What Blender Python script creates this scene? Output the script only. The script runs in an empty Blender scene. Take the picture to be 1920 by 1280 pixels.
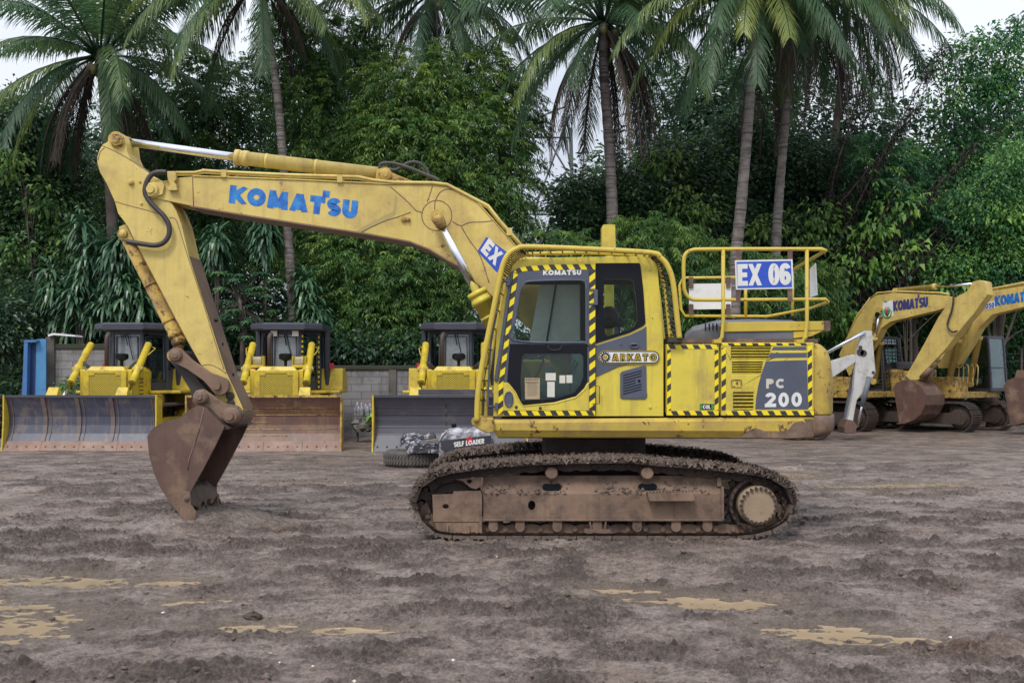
import bpy, math, random
import numpy as np
from mathutils import Vector, Matrix
from mathutils.geometry import tessellate_polygon
random.seed(7); RNG = np.random.default_rng(11)
sc = bpy.context.scene
COL = sc.collection
R = math.radians
# ---------------------------------------------------------------- camera
F = 2010.0; H = 1.81; YH = 703.0          # focal length in photo pixels, eye height, horizon row
cam_d = bpy.data.cameras.new('camera'); cam = bpy.data.objects.new('camera', cam_d); COL.objects.link(cam)
cam.location = (0, 0, H); cam.rotation_euler = (R(90), 0, 0)
cam_d.sensor_width = 36; cam_d.lens = 36 * F / 1920; cam_d.shift_y = (YH - 640) / 1920
cam_d.clip_end = 600; cam_d.clip_start = 0.1
sc.camera = cam
# ---------------------------------------------------------------- world, sun, exposure
w = bpy.data.worlds.new('World'); sc.world = w; w.use_nodes = True
nt = w.node_tree; nt.nodes.clear()
SUN_EL, SUN_ROT = R(50), R(202)
sky = nt.nodes.new('ShaderNodeTexSky'); sky.sky_type = 'NISHITA'; sky.sun_disc = False
sky.sun_elevation = SUN_EL; sky.sun_rotation = SUN_ROT; sky.dust_density = 6; sky.air_density = 1.0; sky.ozone_density = 1.0
tc = nt.nodes.new('ShaderNodeTexCoord')
nz = nt.nodes.new('ShaderNodeTexNoise'); nz.inputs['Scale'].default_value = 2.2; nz.inputs['Detail'].default_value = 5
nt.links.new(tc.outputs['Generated'], nz.inputs['Vector'])
cr = nt.nodes.new('ShaderNodeValToRGB'); cr.color_ramp.elements[0].position = .3; cr.color_ramp.elements[1].position = .7
cr.color_ramp.elements[0].color = (5.4, 5.9, 6.9, 1); cr.color_ramp.elements[1].color = (8.4, 8.7, 9.3, 1)   # the cloud sheet
nt.links.new(nz.outputs['Fac'], cr.inputs['Fac'])
mx = nt.nodes.new('ShaderNodeMix'); mx.data_type = 'RGBA'; mx.inputs[0].default_value = .86
nt.links.new(sky.outputs['Color'], mx.inputs[6]); nt.links.new(cr.outputs['Color'], mx.inputs[7])
bg = nt.nodes.new('ShaderNodeBackground'); bg.inputs['Strength'].default_value = .10
sx_ = nt.nodes.new('ShaderNodeSeparateXYZ'); nt.links.new(tc.outputs['Generated'], sx_.inputs[0])      # overcast: brighter towards the zenith
mr_ = nt.nodes.new('ShaderNodeMapRange'); mr_.inputs[1].default_value = 0; mr_.inputs[2].default_value = .9; mr_.inputs[3].default_value = .78; mr_.inputs[4].default_value = 1.6; nt.links.new(sx_.outputs['Z'], mr_.inputs[0])
ml_ = nt.nodes.new('ShaderNodeVectorMath'); ml_.operation = 'SCALE'; nt.links.new(mx.outputs[2], ml_.inputs[0]); nt.links.new(mr_.outputs[0], ml_.inputs['Scale'])
nt.links.new(ml_.outputs[0], bg.inputs['Color'])
wo = nt.nodes.new('ShaderNodeOutputWorld'); nt.links.new(bg.outputs[0], wo.inputs['Surface'])
sun_d = bpy.data.lights.new('sun', 'SUN'); sun = bpy.data.objects.new('sun', sun_d); COL.objects.link(sun)
sun_d.energy = 1.3; sun_d.angle = R(12); sun_d.color = (1, .96, .9)
sun.rotation_euler = (R(90) - SUN_EL, 0, R(-22))
sc.view_settings.view_transform = 'Standard'; sc.view_settings.look = 'None'
sc.view_settings.exposure = 0.45; sc.view_settings.gamma = 1
try:
    sc.cycles.max_bounces = 8; sc.cycles.transparent_max_bounces = 16; sc.cycles.diffuse_bounces = 3
except Exception: pass

# ---------------------------------------------------------------- helpers
def at(px, py, Y):
    """photo pixel -> (X, Z) on the vertical plane at distance Y"""
    return ((px - 960) / F * Y, H - (py - YH) / F * Y)
def P3(px, py, Y):
    x, z = at(px, py, Y); return Vector((x, Y, z))
OFF = Vector((0, 0, 0))
def set_off(v):
    global OFF
    OFF = Vector(v)
def tag(o, label=None, cat=None, group=None, kind=None):
    if label: o['label'] = label
    if cat: o['category'] = cat
    if group: o['group'] = group
    if kind: o['kind'] = kind
    return o
def empty(name, loc, label, cat, group=None, rz=0):
    o = bpy.data.objects.new(name, None); COL.objects.link(o); o.location = loc; o.rotation_euler = (0, 0, rz)
    o.empty_display_size = .2
    return tag(o, label, cat, group)
def nrm(v):
    v = Vector(v); return v.normalized() if v.length > 1e-9 else Vector((0, 0, 1))
class MB:
    def __init__(s): s.V = []; s.F = []; s.M = []; s.S = []
    def add(s, vs, fs, m=0, sm=False):
        b = len(s.V); s.V += [tuple(v) for v in vs]
        for f in fs: s.F.append([b + i for i in f]); s.M.append(m); s.S.append(sm)
    def box(s, x0, x1, y0, y1, z0, z1, m=0, M=None):
        vs = [Vector((x, y, z)) for z in (z0, z1) for y in (y0, y1) for x in (x0, x1)]
        if M is not None: vs = [M @ v for v in vs]
        s.add(vs, [(0, 2, 3, 1), (4, 5, 7, 6), (0, 1, 5, 4), (2, 6, 7, 3), (0, 4, 6, 2), (1, 3, 7, 5)], m)
    def extr(s, near, vec, m=0, holes=(), m_side=None):
        """near: list of 3-D points of the near face; extruded along vec; holes: list of loops"""
        loops = [[Vector(p) for p in near]] + [[Vector(p) for p in h] for h in holes]
        vec = Vector(vec); flat = [p for l in loops for p in l]; n = len(flat)
        tris = tessellate_polygon(loops)
        ms = m if m_side is None else m_side
        s.add(flat + [p + vec for p in flat], [tuple(t) for t in tris], m)
        b = len(s.V) - 2 * n
        for t in tris: s.F.append([b + n + i for i in reversed(t)]); s.M.append(m); s.S.append(False)
        k = 0
        for l in loops:
            for i in range(len(l)):
                j = (i + 1) % len(l)
                s.F.append([b + k + i, b + k + j, b + n + k + j, b + n + k + i]); s.M.append(ms); s.S.append(False)
            k += len(l)
    def px(s, pts, y0, y1, m=0, holes=(), m_side=None):
        """outline traced in photo pixels on plane y0, extruded straight back to y1"""
        s.extr([P3(a, b, y0) for a, b in pts], (0, y1 - y0, 0), m, [[P3(a, b, y0) for a, b in h] for h in holes], m_side)
    def pxbox(s, a0, a1, b0, b1, y0, y1, m=0): s.px([(a0, b0), (a1, b0), (a1, b1), (a0, b1)], y0, y1, m)
    def tube(s, path, r, seg=8, m=0, closed=False, caps=True, sm=True):
        P = [Vector(p) for p in path]; n = len(P)
        rr = r if isinstance(r, (list, tuple)) else [r] * n
        prev = None; vs = []
        for i in range(n):
            if closed: t = P[(i + 1) % n] - P[i - 1]
            else: t = P[min(i + 1, n - 1)] - P[max(i - 1, 0)]
            t = nrm(t)
            if prev is None:
                u = t.cross(Vector((0, 0, 1)))
                if u.length < .1: u = t.cross(Vector((0, 1, 0)))
            else: u = prev - t * prev.dot(t)
            u = nrm(u); prev = u; v = t.cross(u)
            for k in range(seg):
                a = 2 * math.pi * k / seg
                vs.append(P[i] + (u * math.cos(a) + v * math.sin(a)) * rr[i])
        fs = []
        for i in range(n if closed else n - 1):
            for k in range(seg):
                a = i * seg + k; b = i * seg + (k + 1) % seg; j = (i + 1) % n
                fs.append((a, b, j * seg + (k + 1) % seg, j * seg + k))
        s.add(vs, fs, m, sm)
        if caps and not closed:
            b = len(s.V) - n * seg
            s.F.append([b + k for k in reversed(range(seg))]); s.M.append(m); s.S.append(False)
            s.F.append([b + (n - 1) * seg + k for k in range(seg)]); s.M.append(m); s.S.append(False)
    def cyl(s, p0, p1, r, seg=16, m=0, r1=None): s.tube([p0, p1], [r, r if r1 is None else r1], seg, m)
    def lathe(s, prof, c, seg=24, m=0, axis='Y', sm=False):
        """prof: (radius, offset along axis) rings around c"""
        c = Vector(c); vs = []
        for r, o in prof:
            for k in range(seg):
                a = 2 * math.pi * k / seg; ca, sa = r * math.cos(a), r * math.sin(a)
                vs.append(c + (Vector((ca, o, sa)) if axis == 'Y' else Vector((ca, sa, o)) if axis == 'Z' else Vector((o, ca, sa))))
        fs = []
        for i in range(len(prof) - 1):
            for k in range(seg):
                fs.append((i * seg + k, i * seg + (k + 1) % seg, (i + 1) * seg + (k + 1) % seg, (i + 1) * seg + k))
        s.add(vs, fs, m, sm)
    def loft(s, secs, m=0, sm=False, cap=True):
        n = len(secs[0]); vs = [p for q in secs for p in q]; fs = []
        for i in range(len(secs) - 1):
            for k in range(n): fs.append((i * n + k, i * n + (k + 1) % n, (i + 1) * n + (k + 1) % n, (i + 1) * n + k))
        s.add(vs, fs, m, sm)
        if cap:
            b = len(s.V) - len(vs)
            s.F.append([b + k for k in reversed(range(n))]); s.M.append(m); s.S.append(False)
            s.F.append([b + (len(secs) - 1) * n + k for k in range(n)]); s.M.append(m); s.S.append(False)
    def build(s, name, mats, parent=None, bevel=0, label=None, fix=True):
        me = bpy.data.meshes.new(name)
        me.from_pydata([(v[0] - OFF.x, v[1] - OFF.y, v[2] - OFF.z) for v in s.V], [], s.F)
        if not isinstance(mats, (list, tuple)): mats = [mats]
        for m in mats: me.materials.append(m)
        me.polygons.foreach_set('material_index', s.M); me.polygons.foreach_set('use_smooth', s.S)
        if fix:
            import bmesh
            bm = bmesh.new(); bm.from_mesh(me); bmesh.ops.recalc_face_normals(bm, faces=bm.faces); bm.to_mesh(me); bm.free()
        me.update()
        o = bpy.data.objects.new(name, me); COL.objects.link(o)
        if parent is not None: o.parent = parent
        else: o.location = OFF
        if bevel:
            b = o.modifiers.new('bevel', 'BEVEL'); b.width = bevel; b.segments = 2; b.limit_method = 'ANGLE'; b.angle_limit = R(40)
        if label: o['label'] = label
        return o
def smooth_path(pts, n=6, closed=False):
    P = [Vector(p) for p in pts]; out = []; N = len(P)
    rng = range(N if closed else N - 1)
    for i in rng:
        p0 = P[i - 1] if (closed or i > 0) else P[0]; p1 = P[i]; p2 = P[(i + 1) % N]
        p3 = P[(i + 2) % N] if (closed or i + 2 < N) else P[-1]
        for k in range(n):
            t = k / n; a = t * t; b = a * t
            out.append(.5 * ((2 * p1) + (p2 - p0) * t + (2 * p0 - 5 * p1 + 4 * p2 - p3) * a + (3 * p1 - p0 - 3 * p2 + p3) * b))
    if not closed: out.append(P[-1])
    return out
def pxpath(pts, Y, n=6): return smooth_path([P3(a, b, Y) for a, b in pts], n)
def copy_tree(o, parent=None):
    c = o.copy(); COL.objects.link(c); c.parent = parent
    for ch in KIDS.get(o.name, []): copy_tree(ch, c)
    return c
KIDS = {}
def note_kids(root):
    for q in bpy.data.objects:
        if q.parent is not None: KIDS.setdefault(q.parent.name, []).append(q) if q not in KIDS.get(q.parent.name, []) else None
# ---- materials
def _n(nt, t, **k):
    n = nt.nodes.new(t)
    for a, b in k.items(): n.inputs[a].default_value = b
    return n
def _mix(nt, f, a, b, mode='MIX'):
    m = nt.nodes.new('ShaderNodeMix'); m.data_type = 'RGBA'; m.blend_type = mode
    for i, v in ((0, f), (6, a), (7, b)):
        if hasattr(v, 'links'): nt.links.new(v, m.inputs[i])
        else: m.inputs[i].default_value = v if i == 0 else (*v, 1)
    return m.outputs[2]
def _ramp(nt, src, lo, hi):
    r = nt.nodes.new('ShaderNodeMapRange'); r.inputs[1].default_value = lo; r.inputs[2].default_value = hi
    nt.links.new(src, r.inputs[0]); return r.outputs[0]
def _noise(nt, sc_, det=5, rough=.6, vec=None, scale3=None, dist=0):
    if vec is None: vec = nt.nodes.new('ShaderNodeTexCoord').outputs['Object']
    if scale3:
        mp = nt.nodes.new('ShaderNodeMapping'); mp.inputs['Scale'].default_value = scale3
        nt.links.new(vec, mp.inputs['Vector']); vec = mp.outputs[0]
    n = _n(nt, 'ShaderNodeTexNoise', Scale=sc_, Detail=det, Roughness=rough, Distortion=dist)
    nt.links.new(vec, n.inputs['Vector']); return n.outputs['Fac']
def mat(name, c1, c2=None, rough=.5, metal=0, dirt=None, dlo=.55, dhi=.7, dscale=3, streak=0, bump=0, bscale=20, spec=.5, speck=0, rust=None, rlo=.62, rhi=.66, rscale=7, var=2.5):
    m = bpy.data.materials.new(name); m.use_nodes = True; nt = m.node_tree
    b = nt.nodes['Principled BSDF']; b.inputs['Roughness'].default_value = rough; b.inputs['Metallic'].default_value = metal
    b.inputs['Specular IOR Level'].default_value = spec
    c2 = c2 or tuple(x * .8 for x in c1)
    col = _mix(nt, _ramp(nt, _noise(nt, var, 4), .35, .65), c1, c2)
    if streak:
        s = _ramp(nt, _noise(nt, 1.0, 4, .65, scale3=(9, 9, .7)), .52, .75)
        mu = nt.nodes.new('ShaderNodeMath'); mu.operation = 'MULTIPLY'; mu.inputs[1].default_value = streak; nt.links.new(s, mu.inputs[0])
        col = _mix(nt, mu.outputs[0], col, dirt or (.1, .07, .045))
    if dirt:
        f = _ramp(nt, _noise(nt, dscale, 8, .68), dlo, dhi); col = _mix(nt, f, col, dirt)
        rr = _ramp(nt, _noise(nt, dscale, 8, .68), dlo, dhi)
        mr = nt.nodes.new('ShaderNodeMapRange'); mr.inputs[3].default_value = rough; mr.inputs[4].default_value = .85
        nt.links.new(rr, mr.inputs[0]); nt.links.new(mr.outputs[0], b.inputs['Roughness'])
    if rust:
        f = _ramp(nt, _noise(nt, rscale, 10, .75, dist=.3), rlo, rhi); col = _mix(nt, f, col, rust)
    if speck:
        f = _ramp(nt, _noise(nt, 34, 4, .6), .66, .70); g_ = _ramp(nt, _noise(nt, 1.7, 3, .6), .42, .62); mm = nt.nodes.new('ShaderNodeMath'); mm.operation = 'MULTIPLY'; nt.links.new(f, mm.inputs[0]); nt.links.new(g_, mm.inputs[1]); col = _mix(nt, mm.outputs[0], col, (.10, .065, .04))
    nt.links.new(col, b.inputs['Base Color'])
    if bump:
        bp = _n(nt, 'ShaderNodeBump', Strength=bump, Distance=.02); nt.links.new(_noise(nt, bscale, 6, .7), bp.inputs['Height'])
        nt.links.new(bp.outputs[0], b.inputs['Normal'])
    return m
YEL = (.60, .44, .045); DIRT = (.16, .10, .06); RUST = (.10, .045, .025)
M = {}
M['yellow'] = mat('yellow_paint', (.64, .52, .06), (.56, .45, .05), .38, dirt=(.30, .21, .08), dlo=.50, dhi=.80, dscale=2.6, streak=.55, rust=(.13, .07, .03), rlo=.65, rhi=.67, rscale=5.5, bump=.12, bscale=9, speck=1)
M['boom_yellow'] = mat('faded_yellow_paint', (.61, .47, .14), (.53, .40, .10), .5, dirt=(.32, .21, .09), dlo=.47, dhi=.8, dscale=2.4, streak=.5, rust=(.12, .06, .03), rlo=.635, rhi=.655, rscale=7, bump=.12, bscale=9, speck=1)
M['tube_yellow'] = mat('rail_yellow_paint', (.56, .42, .05), (.46, .34, .05), .45, dirt=(.2, .12, .05), dlo=.6, dhi=.75, dscale=8, rust=(.12, .06, .03), rlo=.63, rhi=.66, rscale=9)
M['rusty_yellow'] = mat('worn_yellow_paint', (.50, .35, .07), (.40, .26, .06), .6, dirt=(.2, .12, .06), dlo=.45, dhi=.65, dscale=4, rust=RUST, rlo=.52, rhi=.58, rscale=6, bump=.1)
M['cw_yellow'] = mat('chipped_yellow_paint', (.52, .38, .05), (.42, .30, .05), .5, dirt=(.3, .2, .07), dlo=.45, dhi=.7, dscale=3, streak=.5, rust=(.12, .055, .03), rlo=.57, rhi=.585, rscale=4.5, bump=.1)
M['mudsteel'] = mat('mud_covered_steel', (.235, .155, .105), (.15, .095, .07), .75, dirt=(.075, .052, .04), dlo=.47, dhi=.68, dscale=4.5, streak=.7, bump=.35, bscale=25)
M['muddark'] = mat('dark_mud_on_steel', (.075, .052, .042), (.04, .03, .026), .8, dirt=(.12, .085, .07), dlo=.58, dhi=.75, dscale=8, bump=.6, bscale=30)
M['mudclod'] = mat('drying_mud', (.17, .125, .10), (.11, .08, .066), .8, dirt=(.055, .04, .036), dlo=.5, dhi=.68, dscale=12, bump=.8, bscale=40)
M['bucket'] = mat('rusty_bucket_steel', (.125, .070, .052), (.08, .045, .038), .45, dirt=(.21, .14, .09), dlo=.50, dhi=.66, dscale=2.4, streak=.3, rust=(.05, .03, .03), rlo=.6, rhi=.7, rscale=3, bump=.12)
M['brown'] = mat('rubbed_brown_steel', (.20, .125, .085), (.13, .08, .055), .55, dirt=(.28, .2, .09), dlo=.6, dhi=.7, dscale=5, bump=.2)
M['bucket_in'] = mat('dark_scoured_steel', (.05, .036, .03), (.035, .026, .024), .6, dirt=(.10, .07, .055), dlo=.55, dhi=.7, dscale=5, bump=.2)  # dirty steel, its colour darkened further for the shade inside the bucket
M['hub'] = mat('hub_steel', (.34, .25, .165), (.26, .19, .125), .6, dirt=(.12, .085, .06), dlo=.55, dhi=.75, dscale=8, bump=.2)
M['chrome'] = mat('chromed_rod', (.75, .76, .8), (.68, .7, .75), .12, metal=1)
M['grey'] = mat('blue_grey_plastic', (.075, .085, .125), (.06, .07, .10), .45, dirt=(.12, .11, .11), dlo=.6, dhi=.8, dscale=3)
M['hood'] = mat('weathered_grey_hood', (.13, .14, .17), (.08, .09, .115), .6, dirt=(.2, .18, .17), dlo=.5, dhi=.75, dscale=4)
M['black'] = mat('black_gloss', (.006, .007, .011), (.009, .009, .013), .3, spec=.18)
M['rubber'] = mat('black_rubber_hose', (.03, .026, .026), (.05, .042, .042), .55, bump=.1)
M['darkiron'] = mat('dark_iron', (.03, .026, .024), (.05, .04, .035), .6, bump=.2)
M['tapeyel'] = mat('tape_yellow', (.80, .62, .01), None, .4)
M['white'] = mat('white_sheet', (.72, .72, .74), (.6, .6, .62), .5, dirt=(.35, .3, .26), dlo=.6, dhi=.8, dscale=6)
M['paper'] = mat('paper', (.6, .58, .52), (.5, .48, .42), .7)
M['paperbrown'] = mat('brown_notice', (.42, .33, .20), (.36, .28, .17), .7)
M['blue'] = mat('blue_sign_paint', (.015, .06, .42), (.02, .08, .46), .4, dirt=(.2, .2, .3), dlo=.68, dhi=.8, dscale=14)
M['logo'] = mat('blue_logo_film', (.012, .085, .36), (.03, .22, .55), .3, var=9)
M['navy'] = mat('navy_letter_film', (.035, .035, .13), (.05, .05, .18), .4)
M['letter'] = mat('white_letter_film', (.68, .68, .66), (.58, .58, .56), .5, rust=(.2, .13, .1), rlo=.66, rhi=.68, rscale=30)
M['letteryel'] = mat('faded_letter_film', (.55, .48, .3), (.5, .5, .5), .5, var=14)
M['gold'] = mat('olive_gold_film', (.36, .25, .015), None, .4)
M['seat'] = mat('green_grey_seat', (.14, .23, .20), (.10, .18, .155), .7)
M['red'] = mat('red_plastic', (.5, .02, .05), None, .4)
M['green'] = mat('green_film', (.03, .3, .05), None, .4)
def glass(name, tint, gloss=.10, haze=0.0, hcol=(.6, .62, .62)):
    m = bpy.data.materials.new(name); m.use_nodes = True; nt = m.node_tree; nt.nodes.clear()
    t = _n(nt, 'ShaderNodeBsdfTransparent', Color=(*tint, 1)); g = _n(nt, 'ShaderNodeBsdfGlossy', Color=(1, 1, 1, 1), Roughness=.03)
    lw = _n(nt, 'ShaderNodeLayerWeight', Blend=.25); a = nt.nodes.new('ShaderNodeMath'); a.operation = 'MULTIPLY_ADD'
    a.inputs[1].default_value = .45; a.inputs[2].default_value = gloss; nt.links.new(lw.outputs['Fresnel'], a.inputs[0])
    mx = nt.nodes.new('ShaderNodeMixShader'); nt.links.new(a.outputs[0], mx.inputs[0]); nt.links.new(t.outputs[0], mx.inputs[1]); nt.links.new(g.outputs[0], mx.inputs[2])
    out = nt.nodes.new('ShaderNodeOutputMaterial'); last = mx.outputs[0]
    if haze:
        d = _n(nt, 'ShaderNodeBsdfDiffuse', Color=(*hcol, 1)); m2 = nt.nodes.new('ShaderNodeMixShader')
        f = nt.nodes.new('ShaderNodeMapRange'); f.inputs[1].default_value = .3; f.inputs[2].default_value = .7
        f.inputs[3].default_value = haze * .75; f.inputs[4].default_value = min(1, haze * 1.2)
        nt.links.new(_noise(nt, 3, 4), f.inputs[0]); nt.links.new(f.outputs[0], m2.inputs[0])
        nt.links.new(last, m2.inputs[1]); nt.links.new(d.outputs[0], m2.inputs[2]); last = m2.outputs[0]
    nt.links.new(last, out.inputs['Surface']); return m
M['glass'] = glass('window_glass', (.80, .86, .85), .0)
M['glassdark'] = glass('tinted_glass', (.66, .76, .75), .03)
M['glasshaze'] = glass('dusty_glass', (.85, .85, .85), .02, .8, (.86, .85, .82))
M['glasspale'] = glass('pale_reflecting_glass', (.6, .65, .68), .12, .45, (.36, .40, .44))  # diffuse grey mixed in stands for the sky reflected in the panes
def stripes(name, ax, az, k, tilt=True):
    m = bpy.data.materials.new(name); m.use_nodes = True; nt = m.node_tree; b = nt.nodes['Principled BSDF']; b.inputs['Roughness'].default_value = .4
    tc = nt.nodes.new('ShaderNodeTexCoord'); sp = nt.nodes.new('ShaderNodeSeparateXYZ'); nt.links.new(tc.outputs['Object'], sp.inputs[0])
    def ma(op, *ins):
        q = nt.nodes.new('ShaderNodeMath'); q.operation = op
        for i, v in enumerate(ins):
            if hasattr(v, 'links'): nt.links.new(v, q.inputs[i])
            else: q.inputs[i].default_value = v
        return q.outputs[0]
    s = ma('ADD', ma('MULTIPLY', sp.outputs['X'], ax * k), ma('MULTIPLY', sp.outputs['Z'], az * k))
    s = ma('LESS_THAN', ma('FRACT', s), .5)
    worn = _ramp(nt, _noise(nt, 25, 6, .7), .66, .7)
    col = _mix(nt, s, (.78, .62, .008), (.03, .027, .03)); col = _mix(nt, worn, col, (.45, .36, .09))
    nt.links.new(col, b.inputs['Base Color']); return m
M['tape_v'] = stripes('hazard_tape_rising', -.62, .8, 9.2); M['tape_h'] = stripes('hazard_tape_falling', .85, .5, 9.0)
def grille_mat(name, col, s):
    m = bpy.data.materials.new(name); m.use_nodes = True; nt = m.node_tree; b = nt.nodes['Principled BSDF']
    v = nt.nodes.new('ShaderNodeTexVoronoi'); v.inputs['Scale'].default_value = s; v.inputs['Randomness'].default_value = 0
    tc = nt.nodes.new('ShaderNodeTexCoord'); mp = nt.nodes.new('ShaderNodeMapping'); mp.inputs['Scale'].default_value = (1, 0, 1); mp.inputs['Rotation'].default_value = (0, R(45), 0)
    nt.links.new(tc.outputs['Object'], mp.inputs['Vector']); nt.links.new(mp.outputs[0], v.inputs['Vector'])
    lt = nt.nodes.new('ShaderNodeMath'); lt.operation = 'LESS_THAN'; lt.inputs[1].default_value = .34; nt.links.new(v.outputs['Distance'], lt.inputs[0])
    nt.links.new(_mix(nt, lt.outputs[0], col, (.012, .010, .008)), b.inputs['Base Color']); b.inputs['Roughness'].default_value = .5
    return m
M['grille'] = grille_mat('perforated_yellow_plate', (.50, .38, .03), 24)
def leafmat(name, c_dark, c_mid, c_light, trans=.3, rough=.45, spec=.4):
    m = bpy.data.materials.new(name); m.use_nodes = True; nt = m.node_tree; b = nt.nodes['Principled BSDF']
    a = nt.nodes.new('ShaderNodeAttribute'); a.attribute_name = 'tint'
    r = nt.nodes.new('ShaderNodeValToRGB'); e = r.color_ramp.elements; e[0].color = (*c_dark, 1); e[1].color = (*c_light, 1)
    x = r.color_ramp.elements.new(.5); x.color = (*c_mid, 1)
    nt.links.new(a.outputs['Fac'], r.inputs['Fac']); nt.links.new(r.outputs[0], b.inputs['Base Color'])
    b.inputs['Roughness'].default_value = rough; b.inputs['Specular IOR Level'].default_value = spec
    t = nt.nodes.new('ShaderNodeBsdfTranslucent'); hs = _n(nt, 'ShaderNodeHueSaturation', Value=1.3, Saturation=1.1); nt.links.new(r.outputs[0], hs.inputs['Color'])
    nt.links.new(hs.outputs[0], t.inputs[0]); mx = nt.nodes.new('ShaderNodeMixShader'); mx.inputs[0].default_value = trans
    nt.links.new(b.outputs[0], mx.inputs[1]); nt.links.new(t.outputs[0], mx.inputs[2]); nt.links.new(mx.outputs[0], nt.nodes['Material Output'].inputs['Surface'])
    return m
M['leaf_dark'] = leafmat('dark_leaves', (.016, .042, .025), (.045, .10, .05), (.13, .24, .075), .3, .33, .65)
M['leaf_mid'] = leafmat('green_leaves', (.025, .07, .026), (.065, .15, .045), (.21, .33, .075))
M['leaf_bamboo'] = leafmat('bamboo_leaves', (.03, .085, .028), (.10, .20, .05), (.34, .46, .10))
M['leaf_right'] = leafmat('fresh_leaves', (.022, .08, .038), (.06, .18, .07), (.27, .46, .10))
M['leaf_palm'] = leafmat('palm_leaflets', (.035, .085, .042), (.085, .16, .07), (.32, .38, .11), .35, .42, .4)
M['leaf_dead'] = leafmat('dead_fronds', (.018, .015, .015), (.045, .037, .032), (.13, .10, .075), .1, .8, .2)
M['leaf_drac'] = leafmat('strap_leaves', (.03, .08, .05), (.06, .14, .075), (.14, .25, .10), .2, .35, .6)
M['bark'] = mat('bark', (.10, .08, .07), (.05, .04, .035), .85, bump=.6, bscale=14)
M['palmbark'] = mat('ringed_palm_bark', (.22, .195, .185), (.14, .12, .115), .85, dirt=(.07, .065, .05), dlo=.5, dhi=.7, dscale=3, bump=.5, bscale=20)
_nt = M['palmbark'].node_tree; _b = _nt.nodes['Principled BSDF']; _src = _b.inputs['Base Color'].links[0].from_socket
_nt.links.new(_mix(_nt, _ramp(_nt, _noise(_nt, 1.0, 3, .6, scale3=(1.2, 1.2, 13)), .48, .62), _src, (.06, .05, .045)), _b.inputs['Base Color'])
# ---- lettering from thick strokes
def glyph(c, t):
    i = t / 2; w = .8
    def arc(cx, cy, rx, ry, a0, a1, n=14): return [(cx + rx * math.cos(R(a0 + (a1 - a0) * k / n)), cy + ry * math.sin(R(a0 + (a1 - a0) * k / n))) for k in range(n + 1)]
    G = {
        'K': (.86, [[(i, 0), (i, 1)], [(.82, 1.05), (i * 1.7, .5)], [(i * 1.7, .52), (.84, -.05)]]),
        'O': (1, [arc(.5, .5, .5 - i, .5 - i, 0, 360, 28)]),
        '0': (.66, [arc(.33, .5, .33 - i, .5 - i, 0, 360, 24)]),
        'M': (1.12, [[(i, 0), (i + .07, 1)], [(i + .05, 1.02), (.56, i * .6)], [(.56, i * .6), (1.07 - i, 1.02)], [(1.05 - i, 1), (1.12 - i, 0)]]),
        'A': (.95, [[(i * .8, -.02), (.5 - i * .25, 1.02)], [(.45 + i * .25, 1.02), (.95 - i * .8, -.02)], [(.25, .28), (.72, .28)]]),
        'T': (.8, [[(0, 1 - i), (.8, 1 - i)], [(.4, 0), (.4, 1 - i)]]),
        'S': (.76, [arc(.40, .5 + (.5 - i) / 2, .38 - i, (.5 - i) / 2, 25, 270) + arc(.41, .5 - (.5 - i) / 2, .38 - i, (.5 - i) / 2, 85, -155)]),
        'U': (.82, [[(i, 1), (i, .4)] + arc(.41, .4, .41 - i, .4 - i, 180, 360) + [(.82 - i, .4), (.82 - i, 1)]]),
        'E': (.64, [[(i, 0), (i, 1)], [(i, 1 - i), (.64, 1 - i)], [(i, .5), (.6, .5)], [(i, i), (.64, i)]]),
        'X': (.78, [[(i * .8, -.03), (.78 - i * .8, 1.03)], [(i * .8, 1.03), (.78 - i * .8, -.03)]]),
        '6': (.66, [arc(.33, .32, .33 - i, .32 - i, 0, 360, 22), [(i, .34), (i, .62)] + arc(.33, .68, .33 - i, .32 - i, 180, 20)]),
        '5': (.66, [[(.6, 1 - i), (i + .03, 1 - i), (i + .03, .55)], arc(.31, .33, .35 - i, .33 - i, 110, -150)]),
        'P': (.7, [[(i, 0), (i, 1)], [(i, 1 - i), (.38, 1 - i)] + arc(.38, .72, .32 - i, .28 - i, 90, -90) + [(i, .44 + i)]]),
        'C': (.82, [arc(.45, .5, .45 - i, .5 - i, 45, 315)]),
        '2': (.68, [arc(.34, .68, .34 - i, .32 - i, 170, -25) + [(i + .02, i * 1.2)], [(0, i), (.68, i)]]),
        'R': (.76, [[(i, 0), (i, 1)], [(i, 1 - i), (.4, 1 - i)] + arc(.4, .72, .34 - i, .28 - i, 90, -90) + [(i, .44 + i)], [(.38, .46), (.72 - i * .5, -.03)]]),
        'L': (.6, [[(i, 0), (i, 1)], [(i, i), (.6, i)]]),
        'F': (.6, [[(i, 0), (i, 1)], [(i, 1 - i), (.6, 1 - i)], [(i, .5), (.55, .5)]]),
        'D': (.76, [[(i, 0), (i, 1)], [(i, i), (.34, i)] + arc(.34, .5, .42 - i, .5 - i, -90, 90) + [(i, 1 - i)]]),
        '-': (.5, [[(0, .5), (.5, .5)]]),
        ' ': (.35, []), '.': (.3, [[(0, i), (t, i)]]),
    }
    return G[c]
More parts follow.
